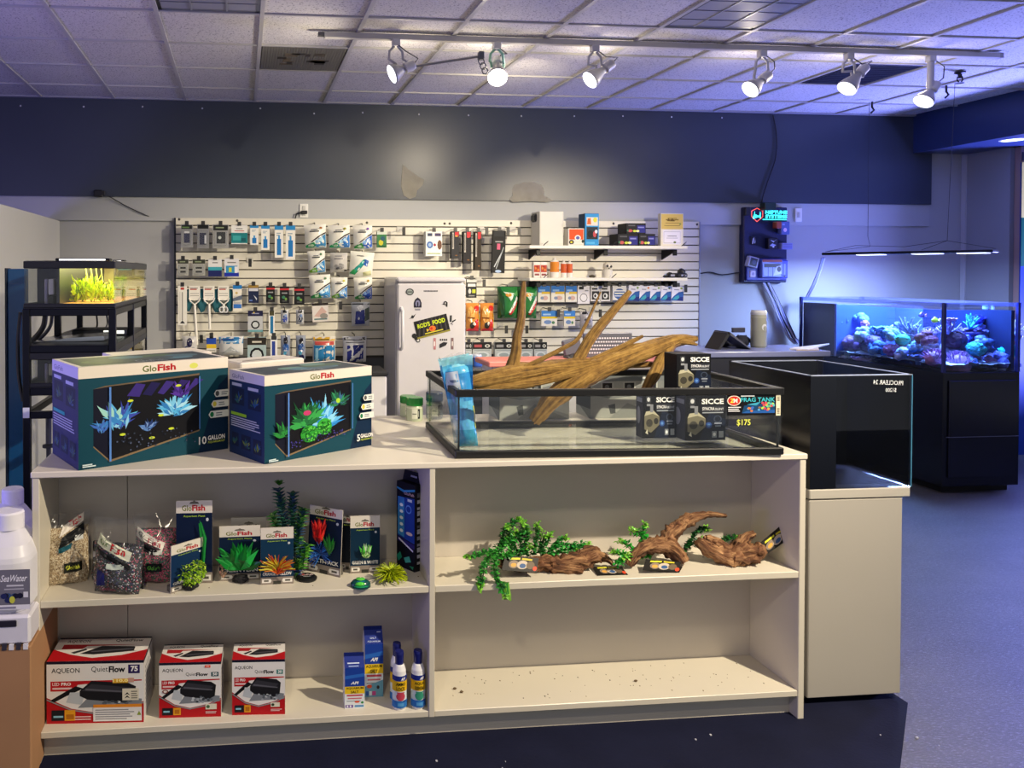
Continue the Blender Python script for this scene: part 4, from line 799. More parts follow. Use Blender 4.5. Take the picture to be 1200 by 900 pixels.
# screen and perforated tray on the service counter
c = px(670, 405, 4.95)
t = thing('computer_monitor', 'grey back of a tilted monitor on the service counter', 'monitor', (c.x, 4.95, zs_))
g = G(); w = .062; M = Matrix.Translation((c.x, 4.95, zs_+.075)) @ Matrix.Rotation(-.22, 4, 'Y'); g.M = M
g.box((-w, -.015, -.05), (w, .015, .055), '#5d5f6c', .008); g.build('screen_housing', M_SATIN, t)
G().box((c.x-.045, 4.91, zs_), (c.x+.045, 4.99, zs_+.01), '#3b3c44', .004).box((c.x-.01, 4.95, zs_), (c.x+.01, 4.965, zs_+.06), '#3b3c44').build('stand', M_SATIN, t)
a, b_ = px(684, 390.5, 4.98), px(741, 391, 4.98)
t = thing('perforated_tray', 'grey dotted perforated panel standing on the service counter', 'panel', ((a.x+b_.x)/2, 4.98, zs_))
G().box((a.x, 4.98, zs_), (b_.x, 5.0, a.z), '#6a6b76', .004).build('panel', M_METAL, t)
g = G()
for j in range(5):
    for i in range(17):
        x = a.x+.02+(b_.x-a.x-.04)*(i+.5*(j % 2))/17; z = zs_+.025+(a.z-zs_-.04)*j/5; g.box((x, 4.977, z), (x+.011, 4.9805, z+.01), '#e8e8f0')
stuff(g.build('bright_hole', M_SATIN, t))
G().box((a.x+.02, 5.0, zs_), (b_.x-.02, 5.06, zs_+.02), '#6a6b74').build('foot', M_METAL, t)

# register counter with blue-lit top
xr0, xr1, zr = px(806, 410, 5.0).x, px(974, 413, 5.0).x, 1.1
t = thing('register_counter', 'dark counter with a glossy pale top before the back wall', 'counter', ((xr0+xr1)/2, 5.2, 0))
G().box((xr0+.03, 5.03, 0), (xr1-.03, 5.44, zr-.04), '#1d2030', .004).build('body', M_SATIN, t)
G().box((xr0, 5.0, zr-.04), (xr1, 5.47, zr), '#7f86b0', .005).build('top', M_GLOSS, t)
a, b_ = px(848, 408, 5.15), px(880, 407, 5.15)
t = thing('tablet_stand', 'dark tent-shaped tablet stand on the register counter', 'tablet', ((a.x+b_.x)/2, 5.2, zr))
zt_ = px(865, 388, 5.2).z
G().prism([(b_.x-.0, zr), (b_.x-.012, zr+.002), (a.x+.02, zt_-.008), (a.x+.04, zt_)], 5.14, 5.3, '#4b4d5c', 'y').build('screen', M_SATIN, t)
G().prism([(a.x-.05, zr), (a.x-.03, zr), (a.x+.045, zt_-.015), (a.x+.03, zt_)], 5.14, 5.3, '#15161f', 'y').build('support', M_SATIN, t)
a, b_ = px(868, 393, 5.2), px(877, 387, 5.2)
G().box((a.x-.02, 5.26, zt_-.015), (b_.x+.02, 5.28, zt_+.02), '#23253a', .004).build('camera_bar', M_SATIN, t)
bottle(895, 364, 16, zr, 5.25, [(0, 0, '#7b7d74'), (.95, 0, '#7b7d74'), (1, .04, '#8b8d84'), (1, .45, '#8f9186'), (1, .8, '#9a9c90'), (.97, .9, '#bfc3c6'), (0, .9, '#999')], 'grey-green tumbler with a clear lid on the register counter', 'tumbler', 'tumbler',
       cap=('#b8bcc4', [(1.02, .88), (1.04, .94), (.9, 1), (0, 1)]), art=lambda A: A.ell(.55, .55, .14, .09, '#c6cad0').ell(.58, .52, .1, .07, '#8f9186'))
g = G()
for (pts, c_) in ((((938, 411), (974, 412), (958, 405), (930, 407)), '#c9b9a8'), (((925, 409), (952, 411), (962, 402), (940, 407)), '#e4e2e6')):
    P = [pz(x, y, zr+.004) for x, y in pts]; g.prism([(p.x, max(5.03, min(p.y, 5.44))) for p in P], zr+.001, zr+.006+.004*(c_ == '#e4e2e6'), c_)
tag(g.build('paper_sheet', M_PAPER, loc=(pz(945, 409, zr).x, 5.2, zr)), 'loose papers curling at the right end of the register counter', 'paper')
g = G(); c = pz(832, 402, zr)
for k in range(4): g.blob((c.x-.08+k*.055, 5.36+.02*(k % 2), zr+.03+.012*(k % 2)), (.06, .05, .03+.012*(k % 2)), '#1b1e30', .3, n=10, m=6, seed=k)
tag(g.build('folded_cloth', M_PILE, loc=(c.x, 5.36, zr)), 'dark crumpled cloth on the register counter beside the tablet', 'cloth')

# ------------------------------------------------------------------ lit equipment board on the wall
Yq = YW-.07; a, b_ = px(871, 331, Yq), px(923, 243, Yq); w, h = b_.x-a.x, b_.z-a.z
eb = thing('equipment_board', 'dark blue wall board with a glowing sign and controller modules', 'board', (a.x+w/2, Yq, a.z))
G().box((a.x, Yq, a.z), (b_.x, YW, b_.z), '#141a4a', .008).build('board', M_SATIN, eb)
G().box((a.x+.02, Yq-.02, a.z+.02), (b_.x-.02, Yq, a.z+h*.32), '#232a92', .006).build('lower_panel', M_SATIN, eb)
O, U, V = Vector((a.x, Yq-.006, a.z)), Vector((w, 0, 0)), Vector((0, 0, h))
M_TEAL = emitter('sign_teal', (.05, .9, .85), 1.6); M_RED = emitter('sign_red', (1, .12, .08), .9)
g = G(); A = Art(g, O, U, V, step=.001); A.text('NEPTUNE', .48, .91, .045, '#fff', .05, .5); A.text('SYSTEMS', .48, .855, .045, '#fff', .05, .5); A.rect(.42, .83, .55, .012, '#fff')
A.poly([(.2, .88), (.27, .9), (.33, .88), (.38, .93), (.37, .85), (.33, .87), (.27, .855), (.22, .87), (.2, .84)], '#fff').poly([(.2, .84), (.24, .95), (.25, .85)], '#fff').poly([(.34, .86), (.36, .95), (.38, .85)], '#fff'); g.build('sign_letter', M_TEAL, eb, 'teal glowing sign lettering')
g = G(); sh = [(.16, .95), (.29, .99), (.43, .95), (.43, .87), (.29, .8), (.16, .87)]
A = Art(g, O, U, V, step=.001)
for i in range(6):
    p, q = sh[i], sh[(i+1) % 6]; cx, cy = .295, .9; k = .87
    A.poly([p, q, (cx+(q[0]-cx)*k, cy+(q[1]-cy)*k), (cx+(p[0]-cx)*k, cy+(p[1]-cy)*k)], '#fff'); A.k -= 1
g.build('shield_outline', M_RED, eb, 'red glowing shield outline')
def module(x0, y0, x1, y1, d, c, name, spec='', tilt=0, label=None):
    O_, U_, V_ = quadframe(x0, y0, x1, y1, Yq, tilt); n = Vector((0, -1, 0)); g = G(); M = Matrix((U_.normalized(), -n, V_.normalized())).transposed().to_4x4(); M.translation = O_
    g.M = M; g.box((0, -d, 0), (U_.length, 0, V_.length), c, .006); g.M = None
    Art(g, O_+n*d, U_, V_, step=.001).dsl(spec); g.build(name, M_SATIN, eb, label)
module(911, 260, 921.5, 275, .05, '#5a6ab4', 'controller_module', 'e .45 .35 .2 .16 #e6c8f0;r .1 .7 .3 .15 #8ea0e0')
module(905, 260, 911, 268, .06, '#a84a3c', 'controller_module', label='red controller module')
module(911, 285, 924, 292.5, .06, '#8a90d0', 'controller_module', 'r .1 .2 .8 .1 #6a70b8;r .1 .45 .8 .1 #6a70b8;r .1 .7 .8 .1 #6a70b8', label='pale ribbed controller module')
module(896.5, 279, 907.5, 292, .05, '#10122c', 'controller_module', 'p #c6cef0 .2 .8 .5 .6 .9 .9 .6 .7;p #aab4e4 .1 .3 .4 .5 .8 .35 .5 .2;e .5 .2 .1 .08 #e4e8fc')
module(873, 301, 885, 313.5, .05, '#aeb0cc', 'controller_module', 'r .15 .12 .7 .76 #15172c;e .55 .5 .2 .22 #3a3f66', -.25, 'small tilted framed module')
module(888, 304, 912, 325, .06, '#5b68b8', 'power_bar', 'p #8fa0d8 0 .9 .1 .1 .9 .05 .95 .7;r .02 .85 .95 .13 #9c3c3c;r .1 .55 .8 .2 #1a1c36;p #c6d0f0 .55 .1 .95 .2 .9 .65 .7 .6;r .28 .05 .03 .5 #2c3470;r .5 .05 .03 .5 #2c3470;e .82 .45 .1 .16 #1a1c36')
module(912, 305, 921, 326, .03, '#2a38c4', 'controller_module', 'r .1 .2 .2 .6 #7d8ae0;r .45 .2 .2 .6 #7d8ae0;e .5 .1 .14 .06 #10122c')
module(876.5, 317, 883.5, 325, .03, '#c4b8dc', 'controller_module', 'e .5 .5 .25 .25 #8a7cb8')
module(880, 277, 885, 287, .01, '#10143c', 'label_plate', 'p #d8dcf4 .1 .1 .4 .2 .6 .9 .3 .7;p #c0c8ec .6 .1 .9 .3 .8 .8')
module(890, 238, 903, 247, .08, '#12302c', 'cable_gland'); module(870, 243, 876, 253, .05, '#101426', 'corner_clip')
def bundle(pts, n, cols, label, Y0, Y1):
    t = None
    for k in range(n):
        P = [px(x+k*1.6-n*.8+random.uniform(-1, 1), y, Y0+(Y1-Y0)*i/(len(pts)-1)) for i, (x, y) in enumerate(pts)]
        if t is None: t = thing('cable_bundle', label, 'cables', P[0])
        G().tube(P, .007, cols[k % len(cols)], 5).build('strand', M_SATIN, t)
bundle([(899, 331), (909, 350), (918, 372), (930, 396), (936, 403)], 6, ('#b9b9d8', '#8f92c0', '#1b1d33'), 'bundle of white and dark cables running down from the equipment board', YW-.05, 6.72)
bundle([(966, 302), (962, 315), (955, 332), (947, 348)], 3, ('#b4b6d6', '#9c9fc8'), 'pale cables hanging from the left end of the reef light', 6.3, 6.6)

# ------------------------------------------------------------------ reef tank
RX0, RX1, RY0, RY1, RB, RT = 5.215, 5.845, 5.2, 6.68, .906, 1.427
t = thing('tank_stand', 'glossy near-black cabinet stand under the large reef tank', 'stand', ((RX0+RX1)/2, (RY0+RY1)/2, 0))
G().box((RX0, RY0, .05), (RX1, RY1, RB), '#141624', .004).build('body', M_GLOSS, t)
G().box((RX0+.04, RY0+.05, 0), (RX1-.04, RY1-.04, .05), '#08080c').build('base', M_MATTE, t)
G().box((RX0+.04, RY0-.012, .12), (RX1-.04, RY0, RB-.06), '#191b2c', .003).build('door', M_GLOSS, t)
zq = px(1130, 512, RY0).z; G().box((RX0+.02, RY0-.016, zq), (RX1-.02, RY0-.006, zq+.004), '#7d80a0').build('seam', M_METAL, t)
reef = thing('reef_tank', 'large glass reef aquarium glowing blue on its black stand', 'aquarium', ((RX0+RX1)/2, (RY0+RY1)/2, RB))
GL = '#cfe'; e_ = .014
for nm, a, b_ in (('front_pane', (RX0, RY0, RB), (RX1, RY0+e_, RT)), ('side_pane', (RX0, RY0+e_, RB), (RX0+e_, RY1, RT)), ('side_pane', (RX1-e_, RY0+e_, RB), (RX1, RY1, RT)), ('back_pane', (RX0+e_, RY1-e_, RB), (RX1-e_, RY1, RT)), ('bottom_pane', (RX0+e_, RY0+e_, RB), (RX1-e_, RY1-e_, RB+.012))):
    G().box(a, b_, GL).build(nm, M_GLASS, reef)
M_SEAM = coloured('silicone_seam', .3, vary=.05)
for x, y in ((RX0, RY0), (RX1-.02, RY0), (RX0, RY1-.02)): G().box((x, y, RB), (x+.02, y+.02, RT), '#2c3480').build('corner_seam', M_SEAM, reef)
for a, b_ in (((RX0-.003, RY0-.003, RT-.03), (RX1+.003, RY0+.03, RT)), ((RX0-.003, RY0, RT-.03), (RX0+.03, RY1, RT)), ((RX1-.03, RY0, RT-.03), (RX1+.003, RY1, RT)), ((RX0, RY1-.03, RT-.03), (RX1, RY1, RT))): G().box(a, b_, '#8f98e8').build('rim_brace', pane('brace_glass', (.75, .8, 1), .1, 1.5, .07, (.4, .45, .9)) if 'brace_glass' not in bpy.data.materials else bpy.data.materials['brace_glass'], reef)
G().box((RX1-.045, RY0+.03, RB+.012), (RX1-.016, 5.98, RT-.06), '#141f4c').build('side_background', M_MATTE, reef)
G().box((RX1-.045, 5.98, RB+.012), (RX1-.016, RY1-.03, RT-.06), '#5d6cc0').build('side_background', M_MATTE, reef, 'pale blue background film')
G().box((RX0+.016, 6.25, RB+.012), (RX1-.05, 6.275, RT-.05), '#5f70c8').build('overflow_wall', M_MATTE, reef)
G().box((RX0+.018, 6.28, RB+.012), (RX0+.03, RY1-.03, RT-.05), '#241f4c').build('overflow_film', M_SATIN, reef)
M_WATER = pane('water', (.72, .86, 1.0), .03, 1.2)
G().box((RX0+e_, RY0+e_, RB+.03), (RX1-.046, 6.245, RT-.055), '#9bf').build('water', M_WATER, reef)
g = G(); nx_, ny_ = 10, 30; vs = [(RX0+.02+(RX1-RX0-.07)*i/nx_, RY0+.02+(6.23-RY0)*j/ny_, RB+.055+.018*vn(i*.9, j*.7)+.01*(i/nx_)) for j in range(ny_+1) for i in range(nx_+1)]
g.add(vs, [(j*(nx_+1)+i, j*(nx_+1)+i+1, (j+1)*(nx_+1)+i+1, (j+1)*(nx_+1)+i) for j in range(ny_) for i in range(nx_)], '#e4f4fc', True)
o = tag(g.build('sand', M_PILE, loc=((RX0+RX1)/2, 5.7, RB+.03)), 'bed of pale sand along the bottom of the reef tank', 'sand', kind='stuff')
g = G().tube([px(1155, 358, 5.62), px(1155.5, 372, 5.62)], .022, '#7fb0f0', 10); g.build('return_pipe', M_GLOSS, reef)
g = G().tube([px(1163, 358, 5.6), px(1164.5, 372, 5.6)], .012, '#9cc6f4', 10); g.build('return_pipe', M_GLOSS, reef)
def inside(x, y, X):
    X = RX0+.06+(X-5.36)*1.1
    d = ray(x, y); return Vector((0, 0, EYE))+d*(X/d.x)
# heaped live rock
for i, (x, y, r, X) in enumerate(((985, 400, 9, 5.5), (1008, 403, 12, 5.52), (1033, 405, 11, 5.52), (1060, 406, 12, 5.52), (1083, 408, 10, 5.5), (1120, 410, 12, 0), (1148, 406, 13, 0), (1176, 404, 11, 0))):
    c = inside(x, y-4, X) if X else px(x, y-4, 5.48); R = 1.4*r*c.y/F
    g = G()
    for k in range(4): g.blob((c.x+random.uniform(-.5, .5)*R, c.y+random.uniform(-.5, .5)*R, RB+.04+(c.z-RB)*(.2+.25*k)), (R*(1.0-.13*k), R*(1.1-.13*k), (c.z-RB)*.33), jit('#6a6488', .25), .35, 3, 10, 7, seed=i*3+k)
    tag(g.build('live_rock', M_GRIT, loc=(c.x, c.y, RB+.04)), ('rock mound at the far left of the reef tank', 'rock mound under the pale lumpy coral in the reef tank', 'rock mound under the blue fan coral in the reef tank', 'rock mound under the tall branching coral in the reef tank', 'rock mound behind the corner seam of the reef tank', 'rock mound just right of the corner seam of the reef tank', 'rock mound at the middle of the reef tank front', 'rock mound at the right end of the reef tank front')[i], 'rock', 'rock mounds in the reef tank')
def coral(x, y, r, kind, col, label, X=None, Y=5.35):
    c = inside(x, y, X) if X else px(x, y, Y); R = 1.5*r*c.y/F; g = G(); col2 = jit(col, .2)
    if kind == 'branch':
        for k in range(16):
            a_ = random.uniform(0, 2*pi); el = random.uniform(.25, 1.4); d = Vector((cos(a_)*cos(el), sin(a_)*cos(el), sin(el)))
            p0 = c-Vector((0, 0, R*.7)); p1 = p0+d*R*random.uniform(.7, 1.1); p2 = p1+(d+Vector((random.uniform(-.5, .5), random.uniform(-.5, .5), .6))).normalized()*R*random.uniform(.4, .7)
            g.tube([p0, p1, p2], [R*.12, R*.085, R*.05], jit(col, .25), 5)
            p3 = p1+(d+Vector((random.uniform(-.9, .9), random.uniform(-.9, .9), .3))).normalized()*R*.5; g.tube([p1, p3], [R*.07, R*.04], jit(col, .25), 5)
    elif kind == 'brain':
        g.blob(c, (R, R, R*.85), col, .12, 7, 18, 12, seed=x)
        for k in range(22):
            a_ = random.uniform(0, 2*pi); el = random.uniform(-.5, 1.4); d = Vector((cos(a_)*cos(el), sin(a_)*cos(el), sin(el)*.85)); g.blob(c+d*R*.95, R*.16, jit(col, .3), .3, 3, 7, 5)
    elif kind == 'lump':
        for k in range(13):
            a_ = random.uniform(0, 2*pi); el = random.uniform(-.4, 1.4); d = Vector((cos(a_)*cos(el), sin(a_)*cos(el), sin(el)))
            g.blob(c+d*R*.6, R*random.uniform(.3, .5), jit(col, .3), .35, 3, 9, 6, seed=k)
    elif kind == 'plate':
        n = 18; vs = [c-Vector((0, 0, R*.2))]+[c+Vector((cos(2*pi*k/n)*R*1.1*(1+.12*sin(5*k)), sin(2*pi*k/n)*R*1.1, R*.15+R*.1*sin(3*k))) for k in range(n)]
        g.add(vs, [(0, 1+k, 1+(k+1) % n) for k in range(n)], col, True); g.blob(c-Vector((0, 0, R*.1)), (R, R, R*.25), col2, .2, 5, 14, 7); g.tube([c-Vector((0, 0, R)), c], [R*.25, R*.35], col2, 7)
        for k in range(12): a_ = random.uniform(0, 2*pi); q = random.random()*.8; g.blob(c+Vector((cos(a_)*q*R, sin(a_)*q*R, R*.12)), R*.15, jit(col, .3), .2, 3, 7, 5)
    elif kind == 'finger':
        for k in range(60):
            a_ = random.uniform(0, 2*pi); el = random.uniform(.05, 1.5); d = Vector((cos(a_)*cos(el), sin(a_)*cos(el), sin(el)*.8)); b0 = c-Vector((0, 0, R*.6))+d*R*.8
            g.tube([c-Vector((0, 0, R*.6)), b0, b0+(d+Vector((0, 0, .6))).normalized()*R*.35], [R*.1, R*.06, R*.04], jit(col, .3), 5)
        g.blob(c-Vector((0, 0, R*.6)), (R*.8, R*.8, R*.7), col2, .2, 4, 12, 7)
    tag(g.build('coral', M_CORAL, loc=c), label, 'coral', 'corals in the reef tank')
XL = 5.4
for q in ((977, 391, 6, 'brain', '#2fd0e0', 'bright cyan brain coral at the left end of the reef tank', XL), (984, 377, 7, 'branch', '#7fa0e0', 'blue bushy coral above the cyan brain coral at the left end', XL), (997, 371, 6, 'branch', '#a9c8f0', 'thin pale branching coral, tallest at the left of the reef tank', 5.5),
          (1008, 377, 7, 'lump', '#6a8fd8', 'blue lumpy coral left of a small pink coral', 5.5), (1014, 381, 4, 'lump', '#d08ac0', 'small pink coral near the top left of the reef', 5.46), (1013, 394, 8, 'lump', '#a8c6d8', 'pale lumpy coral hanging over the rock at left centre', XL),
          (996, 405, 8, 'lump', '#8a6ab0', 'purple lumpy coral low at the left of the reef', XL), (978, 411, 7, 'brain', '#4a78d0', 'blue rounded coral on the sand at the left end', XL), (1010, 420, 7, 'plate', '#b0a0e0', 'lavender disc coral lying on the sand', 5.36), (1035, 385, 8, 'plate', '#6fb0ec', 'sky-blue fan coral at the middle of the reef', 5.48),
          (1045, 394, 7, 'lump', '#86b4d8', 'pale blue coral under the fan coral', XL), (1058, 398, 5.5, 'brain', '#28b890', 'teal green mushroom-shaped coral', XL), (1066, 381, 10, 'branch', '#8498d4', 'tall grey-blue branching coral left of the two fish', 5.5), (1085, 398, 8, 'lump', '#6a2c5c', 'dark maroon coral left of the corner seam', 5.42),
          (1045, 410, 6, 'brain', '#a868b0', 'pinkish-purple round coral below the pale blue coral', 5.38), (1029, 410, 8, 'lump', '#4a86d8', 'blue lumps low at the middle of the reef', 5.38), (1060, 417, 7, 'lump', '#9cb0e4', 'whitish lumps on the sand below the teal coral', 5.36), (1076, 418, 7, 'plate', '#6480cc', 'blue cup coral low beside the pink finger coral', 5.36), (1095, 413, 9, 'finger', '#b07cc0', 'pink finger coral behind the corner seam', 5.36)):
    coral(*q)
for q in ((1113, 374, 5, 'plate', '#b07cb8', 'purple cap coral just right of the corner seam'), (1112, 384, 8, 'branch', '#b0a8e8', 'pale violet branching coral under the purple cap'), (1137, 388, 10, 'plate', '#6f5ca8', 'wide violet table coral'), (1137, 378, 8, 'branch', '#3fb0d0', 'cyan branching coral above the violet table coral'),
          (1147, 371, 5, 'finger', '#2c34c8', 'deep blue spiky coral high at the middle of the front'), (1118, 398, 9, 'brain', '#3c1c44', 'dark maroon dome coral right of the corner seam'), (1123, 417, 12, 'finger', '#a884c0', 'large mauve finger coral at the front bottom left'), (1144, 409, 7, 'brain', '#35bcd4', 'cyan crescent coral beside the large mauve coral'),
          (1159, 396, 7, 'plate', '#6aa8c8', 'grey-green disc coral at the middle right'), (1175, 396, 7, 'brain', '#4aa8e0', 'blue ring-shaped coral at the right'), (1181, 411, 7.5, 'brain', '#1ad8e8', 'brightest cyan brain coral, at the lower right'), (1169, 424, 10, 'lump', '#6870c8', 'violet mound on the sand at the right'),
          (1187, 382, 9, 'branch', '#b8c0f0', 'white branching coral at the upper right'), (1152, 406, 9, 'lump', '#4468c0', 'blue mass at the centre of the front'), (1160, 422, 4.5, 'lump', '#c08cc8', 'small pink coral on the sand beside the violet mound')):
    coral(*q, Y=5.26+.16*(q[1] < 400)+.006*q[2])
for q in ((972, 403, 7, 'lump', '#5a86d8', 'blue lumps under the cyan brain coral at the far left', XL), (990, 390, 7, 'branch', '#8fb4e8', 'pale blue twigs between the left corals of the reef tank', 5.48), (1024, 392, 7, 'branch', '#7ab0d8', 'light twiggy coral left of the fan coral', 5.46), (1024, 400, 6, 'brain', '#7a6ac0', 'violet round coral under the light twiggy coral', XL), (1052, 386, 6, 'lump', '#88a8e0', 'pale lumps between the fan coral and the tall branching coral', 5.48), (1075, 388, 8, 'branch', '#9aa8e0', 'grey-violet twiggy coral left of the dark maroon coral', 5.48), (1072, 408, 6, 'lump', '#5a9ad0', 'blue lumps below the dark maroon coral', XL), (1090, 386, 6, 'finger', '#a094dc', 'lilac finger coral under the yellow-green fish', 5.46), (990, 420, 5, 'lump', '#b8c8f0', 'pale small lumps on the sand at the left of the reef', 5.37)):
    coral(*q)
for q in ((1128, 397, 7, 'lump', '#5a6cc8', 'blue lumps under the wide violet table coral'), (1166, 384, 8, 'branch', '#4aa0d8', 'light blue twiggy coral right of the deep blue spiky coral'), (1150, 388, 7, 'lump', '#7a88d0', 'grey-blue lumps under the deep blue spiky coral'), (1188, 396, 6, 'lump', '#7a90e0', 'pale blue lumps under the white branching coral'), (1138, 424, 5, 'brain', '#4a7ac8', 'small blue round coral on the sand at the middle of the front'), (1186, 425, 6, 'finger', '#8a9ae0', 'pale finger coral on the sand in the right front corner')):
    coral(*q, Y=5.26+.16*(q[1] < 400)+.006*q[2])
def fish(x, y, L, col, fin, label, X):
    c = inside(x, y, X); R = L*c.y/F/2; g = G().blob(c, (R, R*.35, R*.62), col, 0, n=14, m=9)
    tag(o := g.build('fish', M_GLOSS, loc=c), label, 'fish')
    G().prism([(c.x+R*.9, c.z), (c.x+R*1.5, c.z+R*.5), (c.x+R*1.35, c.z), (c.x+R*1.5, c.z-R*.5)], c.y-.004, c.y+.004, fin, 'y').build('tail', M_GLOSS, o)
    G().prism([(c.x-R*.5, c.z+R*.45), (c.x, c.z+R*.95), (c.x+R*.75, c.z+R*.5), (c.x+R*.6, c.z+R*.3)], c.y-.004, c.y+.004, fin, 'y').build('fin', M_GLOSS, o)
    G().blob((c.x-R*.62, c.y-R*.22, c.z+R*.15), R*.1, '#0a0a10', 0, n=6, m=4).build('eye', M_GLOSS, o)
fish(1080, 369.5, 9, '#2c2a70', '#8a4a80', 'dark blue fish swimming high in the reef tank', 5.6); fish(1095.5, 375.5, 10, '#b8d828', '#d8e040', 'yellow-green fish swimming at the corner seam', 5.5)
# the light bar hung over the tank
pa, pb = Vector((5.159, 6.3, 0)), Vector((5.74, 5.3, 0)); zl_ = px(1060, 297.5, 5.75).z; ctr = (pa+pb)/2; dv = (pb-pa); Ln = dv.length; M = Matrix.Translation((ctr.x, ctr.y, zl_)) @ Matrix.Rotation(atan2(dv.y, dv.x), 4, 'Z')
lt = thing('reef_light', 'long thin black light bar hung on wires over the reef tank', 'light fixture', (ctr.x, ctr.y, zl_))
g = G(); g.M = M; g.box((-Ln/2, -.08, 0), (Ln/2, .08, .022), '#0c0d14', .005); g.build('housing', M_METAL, lt)
g = G(); g.M = M
for k in (-.55, .12, .62): g.box((Ln/2*k-.0, -.07, -.004), (Ln/2*(k+.3), .07, .0), '#fff')
g.build('led_strip', emitter('reef_led', (.5, .6, 1), 5), lt)
e0 = M @ Vector((-Ln/2, 0, .03)); e1 = M @ Vector((Ln/2, 0, .03)); m0 = M @ Vector((-Ln*.2, 0, .03)); m1 = M @ Vector((Ln*.1, 0, .03)); hk = px(1110, 282, (e1.y+ctr.y)/2); hk2 = px(1017, 277, (e0.y+ctr.y)/2+.2)
for P in ((e1, hk, m1), (hk, (hk.x+.05, hk.y, ZC)), (e0, m0.lerp(hk2, .3), hk2), (hk2, (hk2.x, hk2.y, ZC)), (e0, M @ Vector((-Ln*.3, 0, .08)), M @ Vector((0, 0, .06)), hk)): G().tube(P, .0018, '#20222c', 5).build('hanging_wire', M_SATIN, lt)
lamp('reef_lamp', 'AREA', (ctr.x+.04, ctr.y-.05, zl_-.02), (ctr.x+.04, ctr.y-.05, 0), (.36, .5, 1), 90, .22, 1.0)
for x, y, l in ((1022, 122, 'left'), (1109, 103, 'right')):
    p = pz(x, y-3, ZC-.01); tag(G().tube([p, p-Vector((0, 0, .05)), p+Vector((.02, 0, -.075)), p+Vector((-.01, 0, -.1))], .008, '#12141c', 5).build('ceiling_hook', M_SATIN, loc=p), 'small black wire hook on the ceiling, the %s of two near the soffit' % l, 'hook')
# ------------------------------------------------------------------ left side: metal rack with shallow planted tanks
KY0, KY1 = 3.72, 4.95; KX0 = px(26, 400, KY0).x; KX1 = px(135.5, 400, KY0).x
def kz(y): return px(80, y, KY0).z
rk = thing('tank_rack', 'black steel rack holding planted tanks at the left wall', 'rack', ((KX0+KX1)/2, (KY0+KY1)/2, 0))
PC = '#11131f'; ps = .034; ztop_ = kz(362)
for x in (KX0, KX1-ps):
    for y in (KY0, KY1-ps, (KY0+KY1)/2): G().box((x, y, 0), (x+ps, y+ps, ztop_), PC, .003).build('post', M_METAL, rk)
lev = [kz(362), kz(405), kz(455), kz(482)]
for z in lev:
    for y in (KY0, KY1-ps): G().box((KX0+ps, y, z-ps), (KX1-ps, y+ps*.9, z), PC, .003).build('rail', M_METAL, rk)
    for x in (KX0, KX1-ps): G().box((x, KY0+ps, z-ps), (x+ps*.9, KY1-ps, z), PC, .003).build('rail', M_METAL, rk)
G().box((KX0+.002, KY0-.002, kz(489)), (KX0+.032, KY0, kz(477)), '#d8dcf0').build('maker_plate', M_PAPER, rk)
g = G(); zq = lev[1]; g.box((KX0+ps, KY0+ps, zq-.008), (KX1-ps, KY1-ps, zq), '#30333a'); g.build('shelf_tray', M_METAL, rk)
def shallow_tank(z0, z1, label, plants):
    x0, x1, y0, y1 = KX0+.005, KX1-.002, KY0+.004, KY1-.004
    t = thing('planted_tank', label, 'aquarium', ((x0+x1)/2, (y0+y1)/2, z0))
    r = .035
    g = G(); g.box((x0, y0, z1-r), (x1, y0+.015, z1), '#0c0d16', .003); g.box((x0, y1-.015, z1-r), (x1, y1, z1), '#0c0d16'); g.box((x0, y0+.015, z1-r), (x0+.015, y1-.015, z1), '#0c0d16'); g.box((x1-.015, y0+.015, z1-r), (x1, y1-.015, z1), '#24262e', .003); g.build('rim', M_SATIN, t)
    g = G(); g.box((x0, y0, z0), (x1, y0+.015, z0+r*.7), '#0c0d16', .003); g.box((x0, y1-.015, z0), (x1, y1, z0+r*.7), '#0c0d16'); g.box((x0, y0+.015, z0), (x0+.015, y1-.015, z0+r*.7), '#0c0d16'); g.box((x1-.015, y0+.015, z0), (x1, y1-.015, z0+r*.7), '#24262e', .003); g.box((x0, y0, z0), (x1, y1, z0+.006), '#0c0d16'); g.build('base', M_SATIN, t)
    for a, b_ in (((x0+.003, y0+.003, z0+.02), (x1-.003, y0+.009, z1-.02)), ((x1-.009, y0+.009, z0+.02), (x1-.003, y1-.009, z1-.02)), ((x0+.003, y0+.009, z0+.02), (x0+.009, y1-.009, z1-.02)), ((x0+.003, y1-.009, z0+.02), (x1-.003, y1-.003, z1-.02))): G().box(a, b_, GL).build('pane', M_GLASS, t)
    xd = px(69, 340, KY0).x; xe = px(65.5, 340, KY0).x
    G().box((xe, y0+.01, z0+.006), (xd, y1-.02, z1-.01), '#0b0c18').build('divider', M_SATIN, t)
    G().box((x0+.012, y0+.2, z0+.006), (xe-.001, y0+.21, z1-.02), '#0d1130').build('sump_panel', M_SATIN, t)
    g = G().box((px(44, 340, KY0).x, y0+.12, z0+.006), (px(48, 340, KY0).x, y0+.16, z0+(z1-z0)*.62), '#8d88a0', .004); g.build('heater', M_SATIN, t)
    g = G().box((px(50, 340, KY0).x, y0+.1, z0+(z1-z0)*.28), (px(57, 340, KY0).x, y0+.16, z0+(z1-z0)*.62), '#c9c7c0', .004).box((px(50, 340, KY0).x, y0+.1, z0+.006), (px(57, 340, KY0).x, y0+.16, z0+(z1-z0)*.26), '#181a22', .004); g.build('pump', M_SATIN, t)
    G().box((xd+.001, y1-.03, z0+.006), (x1-.012, y1-.02, z1-.02), '#b0a878').build('back_film', M_MATTE, t)
    G().box((xd+.001, y0+.012, z0+.006), (x1-.012, y1-.03, z0+.022), '#b07a34').build('substrate', M_PILE, t)
    return t, xd, x0, x1, y0, y1
